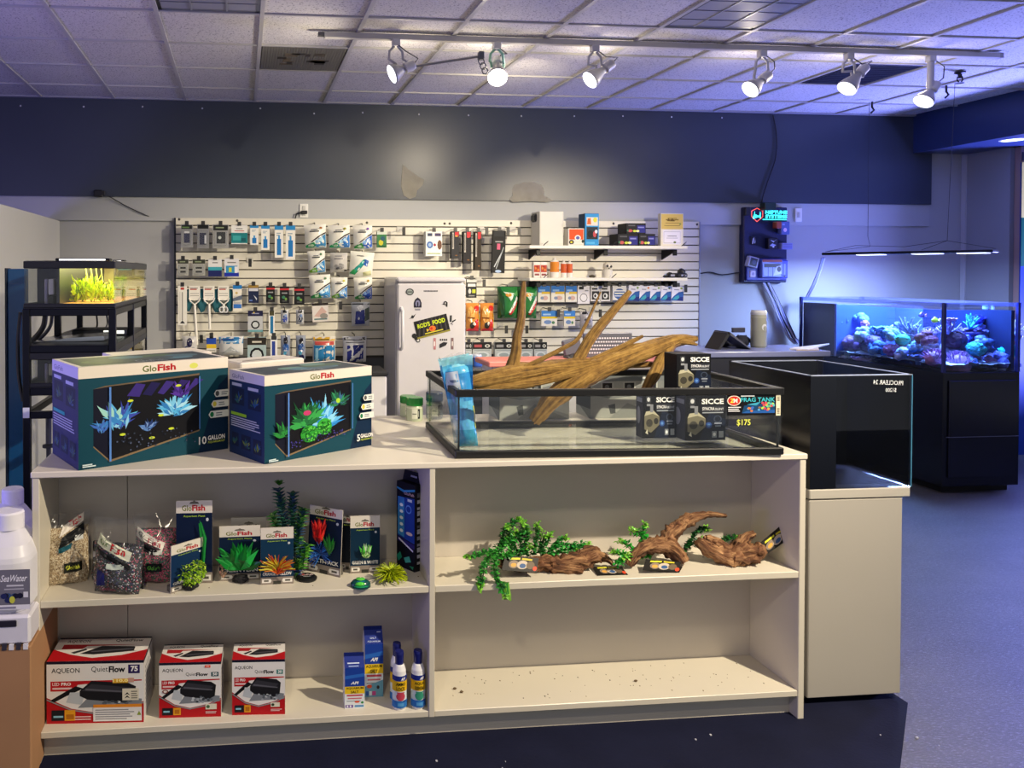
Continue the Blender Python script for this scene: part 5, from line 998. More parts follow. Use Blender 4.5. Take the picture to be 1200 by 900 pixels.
za, zb2 = kz(357.5), kz(306)
t, xd, x0, x1, y0, y1 = shallow_tank(lev[0]+.001, zb2, 'upper planted tank, brightly lit yellow-green, on top of the rack', 1)
za = lev[0]+.023
# lid lamps
lp = thing('tank_light', 'slim white-lit lamp pair lying across the upper planted tank', 'light fixture', ((x0+x1)/2, (y0+y1)/2, zb2))
for yy in (y0+.2, y0+.7):
    G().box((x0+.1, yy, zb2+.001), (x1-.06, yy+.08, zb2+.018), '#181a22', .004).build('lamp_bar', M_METAL, lp)
    G().box((x0+.12, yy-.003, zb2+.004), (x1-.08, yy, zb2+.014), '#fff').build('lens', emitter('aquarium_lamp', (.95, .98, 1), 1.2) if 'aquarium_lamp' not in bpy.data.materials else bpy.data.materials['aquarium_lamp'], lp)
lamp('planted_tank_lamp', 'AREA', ((xd+x1)/2, y0+.32, zb2-.012), ((xd+x1)/2, y0+.32, 0), (1, .93, .35), 4, .2, .5)
lamp('planted_tank_lamp', 'AREA', ((xd+x1)/2, y0+.85, zb2-.012), ((xd+x1)/2, y0+.85, 0), (1, .93, .35), 3, .2, .5)
G().box((x0+.005, y0+.02, zb2+.0005), (x1-.005, y1-.02, zb2+.004), '#cde').build('glass_lid', M_GLASS, t)
def plant(x, y, z, h, r, n, col, label, name='aquatic_plant', w=.012, par=None):
    g = G(); 
    for i in range(n):
        a_ = random.uniform(0, 2*pi); q = random.random()*r*.5; hh = h*random.uniform(.3, 1); d = Vector((cos(a_)*random.uniform(.1, .9), sin(a_)*random.uniform(.1, .9), random.uniform(.6, 1.4)))
        b = Vector((x+cos(a_)*q, y+sin(a_)*q, z+random.random()*h*.6)); g.leaf(b, d, w*random.uniform(.7, 1.5), hh*.45, jit(col, .25), random.uniform(-.3, .4))
    for i in range(5): a_ = random.uniform(0, 2*pi); g.tube([(x, y, z), (x+cos(a_)*r*.3, y+sin(a_)*r*.3, z+h*.8)], .003, '#5a7a20', 4, False)
    return tag(g.build(name, M_LEAF, loc=(x, y, z)), label, 'plant')
for i, (xx, yy, h, n, l) in enumerate(((88, .25, .1, 60, 'low yellow-green plant at the left of the upper planted tank'), (97, .3, .15, 90, 'bushy yellow-green plant left of centre in the upper tank'), (107, .25, .16, 90, 'tallest bushy yellow-green plant in the upper tank'), (118, .3, .13, 80, 'bushy plant right of centre in the upper planted tank'), (127, .35, .11, 60, 'leafy plant at the right front corner of the upper tank'))):
    p = px(xx, 350, KY0+yy); plant(p.x, KY0+yy, za, h, .07, n, '#b9cc1c', l, w=.014)
for i, (yy, h, l) in enumerate(((.55, .12, 'sparse pale plant behind the right pane of the upper tank'), (.85, .17, 'tall pale plant deep behind the right pane of the upper tank'))):
    plant(x1-.1, KY0+yy, za, h, .07, 50, '#9cb43a', l)
g = G()
for k in range(4): x = px(103+k*6, 350, KY0+.3).x; g.tube([(x, KY0+.3, za+.1), (x-.01, KY0+.3, za+.17), (x+.03*(k-1), KY0+.3, za+.2), (x+.05*(k-1), KY0+.3, za+.19)], .0035, '#d8d890', 5)
tag(g.build('plant_runner', M_LEAF, loc=(px(110, 350, KY0).x, KY0+.3, za)), 'curling pale runners above the bushy plants in the upper tank', 'plant')
G().box((px(119, 350, KY0+.2).x, KY0+.2, za), (px(124, 350, KY0+.2).x, KY0+.24, za+.045), '#2c3350', .006)
t2, *_ = shallow_tank(lev[2]+.001, kz(413), 'lower planted tank half hidden behind the large carton', 1)
lamp('planted_tank_lamp', 'AREA', ((xd+x1)/2, y0+.35, kz(413)-.012), ((xd+x1)/2, y0+.35, 0), (1, .95, .5), 2, .2, .5)
p = px(85, 440, KY0+.3); plant(p.x, KY0+.3, lev[2]+.023, .2, .07, 70, '#b9cc1c', 'yellow-green plant in the lower planted tank')
# things lying on the middle shelf, hoses
g = G(); zq = lev[1]
P = [px(x, y, KY0+.3) for x, y in ((36, 404), (58, 398), (88, 394), (126, 392), (126, 397), (90, 402), (50, 406))]
g.prism([(p.x, max(p.z, zq+.002)) for p in P], KY0+.2, KY0+.5, '#c9ced8', 'y'); tag(g.build('reflector_sheet', M_CHROME, loc=(P[0].x, KY0+.3, zq)), 'shiny bent reflector sheet lying on the rack shelf', 'reflector')
g = G(); g.box((px(60, 398, KY0+.1).x, KY0+.55, zq+.002), (px(131, 398, KY0+.1).x, KY0+.75, zq+.035), '#1b1d26', .006); o = g.build('tank_hood', M_SATIN, loc=(px(100, 400, KY0).x, KY0+.6, zq)); tag(o, 'flat dark lamp hood lying on the rack shelf', 'lamp')
G().box((px(102, 398, KY0+.1).x, KY0+.548, zq+.012), (px(129, 398, KY0+.1).x, KY0+.55, zq+.03), '#fff').build('lens', emitter('hood_glow', (.95, 1, .9), .9), o)
cable([(53, 369, 3.95), (51, 382, 3.95), (43, 394, 3.95), (34, 402, 3.95)], .015, '#14151d', 'drain_hose', 'thick black hose hanging under the upper tank in the rack', 'hose')
cable([(61, 369, 4.05), (59, 382, 4.05), (50, 394, 4.05), (38, 402, 4.05)], .01, '#3c3e4c', 'drain_hose', 'thinner grey hose beside the thick black hose in the rack', 'hose')
cable([(24, 366, 3.8), (21, 400, 3.8), (22, 440, 3.8), (27, 470, 3.8)], .01, '#15161e', 'drain_hose', 'black cable looping outside the left rack post', 'cable')
cable([(113, 369, 4.85), (114, 380, 4.85), (112, 388, 4.85), (115, 393, 4.85)], .006, '#16171e', 'lamp_cord', 'thin dark cord dangling at the rear of the rack', 'cable')
cable([(125, 369, 4.85), (126, 379, 4.85), (123, 386, 4.85), (122, 393, 4.85)], .006, '#6a6c74', 'lamp_cord', 'thin pale cord dangling at the rear of the rack', 'cable')
g = G().tube([px(57, 489, 3.85), px(57, 520, 3.85)], .014, '#585a66', 10).lathe([(.03, 0), (.03, .012), (.016, .016)], '#3c3e48', px(57, 524, 3.85), 12); p = px(57, 524, 3.85)
g.tube([p, (p.x, p.y, 0)], .012, '#4a4c58', 8); tag(g.build('drain_pipe', M_SATIN, loc=(p.x, p.y, 0)), 'grey drain pipe standing inside the rack behind the large carton', 'pipe')
# blue sheet and clear plastic behind the rack
a, b_ = px(8.5, 315, 4.5), px(30, 318, 4.5)
t = thing('acrylic_sheet', 'tall dark blue acrylic sheet leaning left of the rack', 'sheet', ((a.x+b_.x)/2, 4.53, 0))
G().box((a.x, 4.5, 0), (b_.x, 4.56, a.z), '#12528c', .004).build('sheet', M_GLOSS, t)
G().box((a.x-.012, 4.49, 0), (a.x, 4.57, a.z+.004), '#10233c', .002).build('edge_strip', M_SATIN, t)
t = thing('storage_tote', 'cloudy pale plastic tote on the floor inside the rack', 'tote', ((KX0+KX1)/2, 4.2, 0))
g = G(); g.prism([(KX0+.07, KY0+.3), (KX1-.05, KY0+.3), (KX1-.05, KY0+.8), (KX0+.07, KY0+.8)], 0, .5, '#8f9a86'); g.build('body', M_SATIN, t)
G().box((KX0+.06, KY0+.28, .5), (KX1-.04, KY0+.82, .53), '#a8b09a', .006).build('lid', M_SATIN, t)

# ------------------------------------------------------------------ jugs on boxes at the left edge
YJ = 2.5; xR = px(36.5, 800, YJ).x
zb3 = px(20, 757, YJ).z; zc3 = px(20, 722, YJ).z
t = thing('cardboard_box', 'brown cardboard box on the floor at the left end of the bookcase', 'box', (xR-.22, YJ+.2, 0))
G().box((xR-.44, YJ, 0), (xR, YJ+.36, zb3-.002), '#a77c58', .004).build('carton', coloured('corrugated_card', .8, vary=.12, vscale=6), t)
g = G(); z = zb3
for k in range(9): x = xR-.2+k*.022; g.box((x, YJ-.002, zb3-.012), (x+.015, YJ+.004, zb3+.006+.004*(k % 2)), ('#e4e2ea', '#3c3a48')[k % 2])
stuff(g.build('torn_tape', M_GLOSS, t))
t = thing('white_crate', 'white plastic crate with a dark hand slot on the cardboard box', 'crate', (xR-.2, YJ+.18, zb3))
G().box((xR-.4, YJ+.004, zb3+.001), (xR-.003, YJ+.35, zc3-.001), '#d8d6e2', .008).build('body', M_SATIN, t)
zz = (zb3+zc3)/2+.012; G().box((xR-.3, YJ+.001, zz), (xR-.045, YJ+.006, zz+.022), '#23202e', .003).build('hand_slot', M_SATIN, t)
def jug(cx, cy, z, w, d, h, nx_, neck, label):
    t = thing('water_jug', label, 'jug', (cx, cy, z)); g = G(); col = '#dcdbe6'
    def sec(k, zz, ox=0): 
        n = 20; out = []
        for i in range(n):
            a_ = 2*pi*i/n; c_, s_ = cos(a_), sin(a_); out.append((cx+ox+math.copysign(abs(c_)**.5, c_)*w/2*k, cy+math.copysign(abs(s_)**.5, s_)*d/2*k, z+zz))
        return out
    prof = [(.9, 0, 0), (1, .02, 0), (1, h*.6, 0), (.97, h*.66, 0), (.8, h*.78, nx_*.3), (.5, h*.88, nx_*.8), (.34, h*.93, nx_), (.33, h, nx_), (0.01, h, nx_)]
    S = [sec(k, zz, ox) for k, zz, ox in prof]
    for i in range(len(S)-1): g.add(S[i]+S[i+1], [(k, (k+1) % 20, 20+(k+1) % 20, 20+k) for k in range(20)], col, True)
    g.build('body', M_SATIN, t)
    c_ = (cx+nx_, cy, z+h); g = G().lathe([(w*.2, -.02), (w*.2, .03), (w*.18, .036), (0, .036)], '#e4e2ee', c_, 20); g.build('cap', M_SATIN, t)
    G().tube([(cx+nx_*1.2-.0, cy-.02, z+h*.92), (cx-nx_*.2, cy-.03, z+h*.92), (cx-nx_*1.2, cy-.03, z+h*.82), (cx-nx_*1.3, cy-.02, z+h*.7)], .022, '#d6d5e2', 8).build('handle', M_SATIN, t)
    return t
zj = zc3
jx = xR-.13
t = jug(jx, YJ+.12, zj, .245, .22, px(20, 612, YJ+.1).z-zj, .03, .1, 'white water jug with a grey printed label, nearest the bookcase')
a, b_ = px(-20, 716, YJ+.005), px(35, 667, YJ+.005)
g = G(); A = Art(g, (a.x, YJ+.006, a.z), (b_.x-a.x, 0, 0), (0, 0, b_.z-a.z), step=.0006)
A.rect(0, 0, 1, 1, '#6f6d7c').rect(0, .0, 1, .12, '#e2e0ec').text('Nutri-SeaWater', .02, .7, .17, '#eceaf4', .01, .9, sh=.25).rect(.5, .58, .36, .04, '#c9c7d4').rect(.45, .5, .42, .03, '#b0aebc')
for k in range(12): A.ell(.2+random.random()*.7, .22+random.random()*.14, .07, .07, random.choice(('#232a5c', '#38507c', '#1c1c34', '#4a5c84')), 8)
A.ell(.62, .25, .06, .09, '#c6c84c').rect(.86, .3, .1, .14, '#d8d6e4').rect(.2, .03, .5, .05, '#8a88a0')
g.build('label', M_PAPER, t)
xq = px(37, 600, 2.95).x-.1
jug(xq, YJ+.36+.13, 0.42, .2, .22, px(33, 586, YJ+.45).z-.42, .02, .1, 'white water jug behind, its neck rising beside the bookcase')
t = thing('white_crate', 'plain white crate under the rear water jug beside the bookcase', 'crate', (xq, YJ+.5, 0)); G().box((xq-.14, YJ+.37, 0), (xq+.1, YJ+.62, .419), '#cfcdd8', .006).build('body', M_SATIN, t)
# ------------------------------------------------------------------ bookcase and the counter behind it
BY = 2.61; BH = .985; BD = .28
bx0, bx1 = px(38, 700, BY).x, px(943.5, 690, BY).x
zt_ = (px(45, 558.5, BY).z+px(937, 540.5, BY).z)/2
zm1 = (px(46, 711, BY).z+px(937, 680, BY).z)/2; zm0 = zm1+.024
zl1 = (px(47, 861, BY).z+px(936, 821.8, BY).z)/2; zl0 = zl1+.022
WH = '#d2cbbc'; PT = .024
xd0 = px(503.2, 620, BY).x; xd1 = px(510, 620, BY).x
bk = thing('bookcase', 'long white open bookcase with four bays under the counter top', 'bookcase', ((bx0+bx1)/2, BY+BD/2, 0))
G().box((bx0, BY, 0), (bx0+PT, BY+BD, zt_), WH, .002).build('side_panel', M_LAMINATE, bk)
G().box((bx1-PT, BY, 0), (bx1, BY+BD, zt_), WH, .002).build('side_panel', M_LAMINATE, bk)
G().box((xd0, BY, zl1-.0), (xd1, BY+BD-.01, zt_), WH, .002).build('divider_panel', M_LAMINATE, bk)
xsm = px(150, 620, BY+BD).x
for a, b_ in ((bx0+PT, xsm-.001), (xsm+.001, xd1-.01), (xd1-.009, bx1-PT)): G().box((a, BY+BD-.012, .05), (b_, BY+BD, zt_), '#cbc3b9', .001).build('back_panel', M_LAMINATE, bk)
for a, b_ in ((bx0+PT, xd0), (xd1, bx1-PT)):
    G().box((a, BY+.002, zm1), (b_, BY+BD-.013, zm0), WH, .002).build('shelf', M_LAMINATE, bk)
    G().box((a, BY+.002, zl1), (b_, BY+BD-.013, zl0), WH, .002).build('shelf', M_LAMINATE, bk)
G().box((bx0+PT, BY+.045, 0), (bx1-PT, BY+.06, zl1), WH, .001).build('kick_board', M_LAMINATE, bk)
ct = thing('counter_top', 'broad white counter top holding cartons and a low glass tank', 'counter', ((bx0+bx1)/2, 3.05, zt_))
CB = 3.49
G().box((bx0-.004, BY-.004, zt_+.0005), (bx1+.004, CB, BH), '#dbd3c6', .003).build('slab', M_LAMINATE, ct)
G().box((bx0+.03, BY+BD+.01, 0), (bx1-.03, CB-.04, zt_-.001), '#cfc8be', .002).build('base_cabinet', M_LAMINATE, ct)
# crumbs of grit left on the shelves
g = G()
for i in range(110):
    if i < 70: x = random.uniform(xd1+.05, bx1-.1); y = random.uniform(BY+.03, BY+BD-.05); z = zl0
    else: x = random.uniform(bx0+.2, bx1-.1); y = random.uniform(BY+.02, BY+.22); z = zm0
    r = random.uniform(.0006, .0018); g.box((x-r, y-r*random.uniform(.5, 1.5), z), (x+r, y+r, z+.0015), random.choice(('#5a4630', '#7d6a50', '#3a3028', '#8a7a66')))
for x, y in ((533, 808), (541, 812), (745, 799)):
    p = pz(x, y, zl0); g.blob((p.x, p.y, zl0+.004), (.007, .004, .004), '#5e4a32', .4, n=7, m=5)
stuff(tag(g.build('grit', M_MATTE, loc=(1.2, 2.7, zl0)), 'brown crumbs of grit scattered over the empty bookcase shelf', 'grit'))

# ------------------------------------------------------------------ white cabinet and tall black tank at the right end
CY = 2.685; cx0, cx1 = px(947.3, 700, CY).x, px(1064.5, 700, CY).x; cz = px(1000, 572.5, CY).z
zq = px(1000, 583, CY).z; CYB = 3.15
t = thing('tank_cabinet', 'plain white cabinet under the tall black-sided tank', 'cabinet', ((cx0+cx1)/2, (CY+CYB)/2, 0))
G().box((cx0, CY+.02, .02), (cx1-.012, CYB, zq-.004), '#17181c', .002).build('body', M_SATIN, t)
G().box((cx0, CY, .03), (cx1-.028, CY+.02, zq-.006), '#a9a49d', .003).build('door', M_LAMINATE, t)
G().box((cx0-.002, CY-.004, zq-.002), (cx1, CYB, cz), '#b3aea6', .003).build('top', M_LAMINATE, t)
G().box((cx0+.03, CY+.06, 0), (cx1-.05, CYB-.03, .02), '#111').build('base', M_SATIN, t)
tz = px(948, 441, CY).z
t = thing('tall_tank', 'tall glass tank with black painted side standing on the white cabinet', 'aquarium', ((cx0+cx1)/2, (CY+CYB)/2, cz))
tx0, tx1, ty0, ty1 = cx0+.001, cx1+.006, CY, CYB+.02; e_ = .012; zz0 = cz+.001
M_BLK = coloured('black_paint', .25, vary=.05)
G().box((tx0, ty0, zz0), (tx0+e_, ty1, tz), '#070a14').build('side_pane', M_BLK, t, 'black painted side pane')
G().box((tx1-e_, ty0, zz0), (tx1, ty1, tz), GL).build('side_pane', M_GLASS, t)
xm = px(980, 500, CY).x
G().box((tx0+e_, ty0, zz0), (xm, ty0+e_, tz), '#070a14').build('front_film', M_BLK, t, 'black film on the left of the front')
G().box((xm, ty0, zz0), (tx1-e_, ty0+e_, tz), GL).build('front_pane', M_DARKGLASS, t)
G().box((tx0+e_, ty1-e_, zz0), (tx1-e_, ty1, tz), '#0a0d18').build('back_pane', M_BLK, t)
G().box((tx0+e_, ty0+e_, zz0), (tx1-e_, ty1-e_, zz0+.012), GL).build('bottom_pane', pane('dull_glass', (.9, .92, .95), .3, 1.4, .1, (.6, .62, .66), refl=.2), t)
G().box((tx0+e_, ty0+.3, zz0+.012), (tx1-e_, ty0+.307, tz-.05), '#10131f').build('baffle', M_BLK, t)
G().box((tx1-.002, ty0-.001, zz0), (tx1+.001, ty0+.004, tz), '#4c8cb0').build('glass_edge', M_GLOSS, t)
g = G()
for a, b_ in (((tx0, ty0-.001, tz), (tx1, ty0+e_, tz+.003)), ((tx0, ty0, tz), (tx0+e_, ty1, tz+.003)), ((tx1-e_, ty0, tz), (tx1, ty1, tz+.003)), ((tx0, ty1-e_, tz), (tx1, ty1, tz+.003))): g.box(a, b_, '#8f99b4')
g.build('top_edge', M_SATIN, t)
g = G(); a, b_ = px(1022, 452, CY), px(1060, 442, CY); A = Art(g, (a.x, CY-.0005, a.z), (b_.x-a.x, 0, 0), (0, 0, b_.z-a.z), step=.0004)
A.text('PROCLEAR 24', .03, .2, .55, '#e8ecf4', .0, .92, rot=-.05, flip=True); g.build('handwriting', M_PAPER, t, 'white marker writing seen from behind')
g = G(); a, b_ = px(1037, 461, CY), px(1051, 453.5, CY); A = Art(g, (a.x, CY-.0005, a.z), (b_.x-a.x, 0, 0), (0, 0, b_.z-a.z), step=.0004)
A.text('$1200', .05, .15, .7, '#e8ecf4', .0, .9, flip=True); g.build('handwriting', M_PAPER, t, 'white marker price seen from behind')
G().box((tx0+.04, ty0+.31, tz-.07), (tx1-.04, ty0+.4, tz-.06), '#9aa2b4').build('acrylic_shelf', pane('acrylic', (.8, .85, .9), .05, 1.45, .15), t)

# ------------------------------------------------------------------ big cartons on the counter
def obox(BL, BR, TLy, LB=None, TB=None, z=BH, d=None):
    """box on height z from the pixels of its front bottom corners; TLy: pixel height of the front top left; LB: pixel of the rear bottom left"""
    a, b_ = pz(*BL, z), pz(*BR, z); U = b_-a; n = Vector((U.y, -U.x, 0)).normalized()
    h = px(BL[0], TLy, a.y).z-z
    if d is None: c = pz(*LB, z); d = abs((c-a).dot(n))
    return a, U, n, d, h
def boxmesh(a, U, n, d, h, col, bev=.004):
    u = U.normalized(); M = Matrix((u, -n, Vector((0, 0, 1)))).transposed().to_4x4(); M.translation = a
    g = G(); g.M = M; g.box((0, 0, 0), (U.length, d, h), col, bev); g.M = None; return g
def oart(g, a, U, n, d, h, face='front', step=.0006):
    Z = Vector((0, 0, h)); D = -n*d
    return {'front': lambda: Art(g, a, U, Z, step=step), 'left': lambda: Art(g, a+D, -D, Z, step=step), 'right': lambda: Art(g, a+U, D, Z, step=step), 'top': lambda: Art(g, a+Z, U, D, step=step)}[face]()
def sprig(A, x, y, r, n, cols, ar, up=.35):
    x0, y0 = x, y
    for i in range(int(n*2.2)):
        q = random.uniform(-1.5, 1.5)+.02; L_ = r*random.uniform(.35, .8); x, y = x0+random.uniform(-.22, .22)*r/ar, y0+random.random()*r*.35; dx, dy = sin(q)*L_/ar, cos(q)*L_; w = r*random.uniform(.04, .1)
        A.poly([(x, y+up*0), (x+dx*.5-w*cos(q)/ar, y+dy*.5+w*sin(q)), (x+dx, y+dy), (x+dx*.5+w*cos(q)/ar, y+dy*.5-w*sin(q))], random.choice(cols)); A.k -= .7
def kit(A, green):
    ar = A.ar
    A.rect(0, 0, 1, 1, '#0d4152'); A.poly([(.78, 0), (1, 0), (1, .8), (.93, .7)], '#0a2542')
    A.rect(0, .885, 1, .115, '#e6dccf')
    A.text('Glo', .40, .905, .065, '#59661c', .02, .095).text('Fish', .5, .905, .07, '#b3202a', .04, .125); A.ell(.75, .935, .03, .03, '#d9dc6a') if not green else None
    # printed tank
    A.poly([(.09, .775), (.79, .83), (.79, .85), (.16, .80)], '#6b5a48').poly([(.09, .22), (.19, .06), (.19, .79), (.09, .775)], '#0e1126').poly([(.19, .06), (.79, .25), (.79, .83), (.19, .79)], '#0b0c14').poly([(.09, .22), (.19, .06), (.79, .25), (.79, .235), (.19, .04), (.09, .205)], '#7d6a50')
    if not green:
        for k in range(5): A.poly([(.3+.1*k, .68), (.36+.1*k, .8), (.42+.1*k, .78), (.38+.08*k, .66)], random.choice(('#2c1f66', '#3a2a80', '#1d1850')))
        sprig(A, .25, .34, .32, 18, ('#5fb4e8', '#3a86d0', '#8fd0f4', '#9fd8d0', '#3c4cb0'), ar); sprig(A, .14, .33, .15, 8, ('#3f6ec8', '#5a98e0'), ar)
        sprig(A, .62, .42, .26, 30, ('#56b4ea', '#7cc8f0', '#2f7cc4', '#a8dcf6'), ar); sprig(A, .44, .3, .14, 22, ('#3a62a8', '#5d86c8', '#22386e', '#7c9cd8'), ar); sprig(A, .66, .6, .2, 8, ('#38207a', '#5434a0'), ar)
        for x, y in ((.32, .63), (.27, .3), (.46, .23), (.64, .74), (.59, .3), (.52, .45)): A.ell(x, y, .02, .013, '#c9dc3c', 8)
        for k in range(50): A.ell(random.uniform(.22, .76), random.uniform(.13, .3), .006, .008, random.choice(('#3a4458', '#20283c', '#556080')), 6)
    else:
        sprig(A, .52, .3, .38, 40, ('#62b8f0', '#2f8ad8', '#8fd4f8', '#48a0e4'), ar); sprig(A, .37, .35, .36, 26, ('#1f6a3a', '#36a04c', '#134a2a'), ar); sprig(A, .66, .55, .22, 16, ('#1f5a44', '#2f8a5a', '#3a6a90'), ar)
        A.ell(.39, .27, .08, .1, '#2e9a34').ell(.53, .33, .07, .1, '#37a83a').ell(.37, .52, .035, .03, '#c23a70').ell(.66, .62, .02, .03, '#a8d83a')
        for k in range(60): A.ell(random.uniform(.32, .46), random.uniform(.19, .35), .008, .01, random.choice(('#5cc84a', '#1c6a24')), 6); A.ell(random.uniform(.47, .59), random.uniform(.25, .41), .008, .01, random.choice(('#5cc84a', '#1c6a24')), 6)
        for k in range(70): x = random.uniform(.21, .77); A.ell(x, .1+x*.14+random.random()*.09, .006, .008, random.choice(('#2c2a6e', '#47409a', '#1c1c44')), 6)
        sprig(A, .14, .28, .2, 12, ('#2a8a3a', '#1c5a30'), ar)
    A.rect(.185, .05, .012, .735, '#5a8ad8'); A.rect(.783, .26, .008, .56, '#4a7ac4')
    for i, (y, c) in enumerate(((.58, '#555'), (.47, '#d8c84a'), (.36, '#1f7a4a'))):
        A.poly([(.905-.02*i, y), (1, y), (1, y+.075), (.905-.02*i, y+.075), (.89-.02*i, y+.0375)], '#dfe2de').ell(.915-.02*i, y+.0375, .014, .028, c).lines(.945-.02*i, y+.015, .05, .045, 2, '#6d7680')
    A.text('5' if green else '10', .83 if green else .78, .09, .085, '#f2f0ec', .02, .03 if green else .055).text('GALLON', .865 if green else .845, .125, .05, '#f2f0ec', .03, .125).text('AQUARIUM KIT', .865 if green else .845, .09, .025, '#b8c84a', .02, .125)
    A.rect(.02, .025, .08, .012, '#cfe0e4').rect(.02, .042, .06, .012, '#cfe0e4')
def kitside(A, green):
    A.rect(0, 0, 1, 1, '#1b2f55' if green else '#2c3158').rect(0, .885, 1, .115, '#cfc9d8').text('GloFish', .08, .91, .05, '#6b6a90', .01, .35)
    for x, y, w, h in ((.08, .6, .36, .2), (.55, .58, .36, .2), (.08, .1, .2, .16), (.36, .09, .26, .17), (.7, .08, .22, .17)):
        A.rect(x, y, w, h, '#16203c'); sprig(A, x+w/2, y+h*.1, h*.8, 7, ('#2c4a5c', '#4a6a4a', '#3a5a80') if not green else ('#2a5a50', '#6a7a2a', '#234a80'), A.ar)
        if w > .3: A.rect(x, y+h+.02, w*.8, .035, '#b9bcd0')
    A.rect(.06, .47, .45, .035, '#2fa09a' if not green else '#8fc02c').lines(.06, .33, .85, .13, 5, '#b8bccc')
def kittop(A, green):
    A.rect(.0, .0, 1, 1, '#d9d2c8').poly([(.03, .05), (.97, .05), (.97, .9), (.03, .9)], '#3c4650')
    for k in range(9): A.ell(random.uniform(.2, .8), random.uniform(.3, .75), .12, .15, random.choice(('#4f6a78', '#5a7c8c', '#49545c', '#6a8a84', '#566a5a')), 10)
    A.text('GloFish', .4, .1, .2, '#8a9098', .01, .2)
for green, (bx_, by_, th, W, D, h_), nm in ((False, (-.5442, 2.612, .5102, .5663, .3013, .3468), 'large dark teal aquarium kit carton marked 10 gallon on the counter'), (True, (.0798, 2.6391, .5475, .4915, .2368, .3063), 'smaller dark teal aquarium kit carton marked 5 gallon on the counter')):
    a, U, n, d, h = Vector((bx_, by_, BH)), Vector((cos(th), sin(th), 0))*W, Vector((sin(th), -cos(th), 0)), D, h_
    g = boxmesh(a, U, n, d, h, '#d8cfc4', .003); kit(oart(g, a, U, n, d, h), green); kitside(oart(g, a, U, n, d, h, 'left'), green); kittop(oart(g, a, U, n, d, h, 'top'), green)
    o = tag(g.build('aquarium_carton', M_PAPER, loc=a+U*.5-n*d*.5), nm, 'carton')
    if not green: A0 = (a, U, n, d, h)
    else: B0 = (a, U, n, d, h)
# white cartons behind the two kits
a, U, n, d, h = A0; u = U.normalized(); p = a+U-n*(d+.03)+u*(-.3)
zt2 = px(299, 417, p.y).z-BH
g = boxmesh(p, u*.4, n, .2, zt2, '#ded5ca', .003); A = oart(g, p, u*.4, n, .2, zt2); A.rect(0, 0, 1, 1, '#ded5ca').rect(0, .86, 1, .08, '#3b3a6e').text('GloFish', .86, .77, .05, '#4a4660', .01, .1)
tag(g.build('aquarium_carton', M_PAPER, loc=p), 'white carton with a purple stripe behind the large kit carton', 'carton')
a, U, n, d, h = B0; u = U.normalized(); p = a-n*(d+.02)+u*.06; zt2 = px(330, 425, p.y).z-BH
g = boxmesh(p, u*.3, n, .15, zt2, '#dcd6ce', .006); A = oart(g, p, u*.3, n, .15, zt2, 'top'); A.rect(.05, .1, .9, .1, '#b5aea6').rect(.1, .5, .8, .06, '#c4bdb4').poly([(.1, .25), (.6, .3), (.5, .45), (.15, .4)], '#8a847e')
tag(g.build('aquarium_carton', M_PAPER, loc=p), 'plain white carton with a creased top behind the smaller kit carton', 'carton')
# jars
def jar(x, yb, yt, r, lid, label, body='#b9c4a8'):
    p = pz(x, yb, BH); R = r*p.y/F; p = p+Vector((0, R, 0)); h = px(x, yt, p.y).z-BH
    t = thing('screw_jar', label, 'jar', p)
    G().lathe([(0, 0, body), (R*.95, 0, body), (R, .005, body), (R, h*.1, body), (R, h*.55, '#d6dac8'), (R*.98, h*.6, body), (R*.9, h*.66, body), (R*.9, h*.7, body)], body, p, 22).build('glass', M_GLOSS, t)
    G().lathe([(R*.98, h*.66), (R*1.03, h*.68), (R*1.03, h*.95), (R*.97, h), (0, h)], lid, p, 22).build('lid', M_GLOSS, t)
    g = G(); fn = lambda u, v: p+Vector((R*1.01*sin((u-.5)*1.4), -R*1.01*cos((u-.5)*1.4), h*v)); A = Art(g, fn=fn, nfn=lambda u, v: Vector((0, -1, 0)), step=.0005, sub=5); A.rect(.1, .12, .5, .42, '#d9dccc').rect(.62, .12, .2, .42, '#23282c').rect(.66, .2, .05, .25, '#c9ccc0').rect(.15, .3, .35, .05, '#7a8278'); g.build('label', M_PAPER, t)
jar(488, 494, 465.5, 10, '#1f8a34', 'front green-lidded jar on the counter beside the low tank'); jar(480, 489, 463.5, 9.5, '#1c7c30', 'rear green-lidded jar on the counter, half behind the other'); jar(511.5, 492, 459, 10, '#33466e', 'jar with a blue-grey lid behind the left glass of the low tank', '#8a93a0')

# ------------------------------------------------------------------ low wide frag tank
FL, FR = pz(533.5, 538, BH), pz(919, 533.5, BH); U = FR-FL; W_ = U.length; u = U.normalized(); n = Vector((u.y, -u.x, 0)); v = -n
bl = pz(494, 501.5, BH); D_ = (bl-FL).dot(v); HT = px(533.5, 457.5, FL.y).z-BH
FM = Matrix((u, v, Vector((0, 0, 1)))).transposed().to_4x4(); FM.translation = FL+Vector((0, 0, .001))
def fx(x, y, z): return FM @ Vector((x, y, z))
ft = thing('low_tank', 'low wide glass tank with black rims on the counter, holding driftwood', 'aquarium', fx(W_/2, D_/2, 0))
def fbox(a, b_, name, mat, col, bev=0, label=None): g = G(); g.M = FM; g.box(a, b_, col, bev); return g.build(name, mat, ft, label)
rw, rh = .022, .026; BKP = '#0b0b0d'
for z in (0, HT-rh):
    nm = 'base_rim' if z == 0 else 'top_rim'
    fbox((0, 0, z), (W_, rw, z+rh), nm, M_SATIN, BKP, .003); fbox((0, D_-rw, z), (W_, D_, z+rh), nm, M_SATIN, BKP, .003)
    fbox((0, rw, z), (rw, D_-rw, z+rh), nm, M_SATIN, BKP, .003); fbox((W_-rw, rw, z), (W_, D_-rw, z+rh), nm, M_SATIN, BKP, .003)
gt = .006
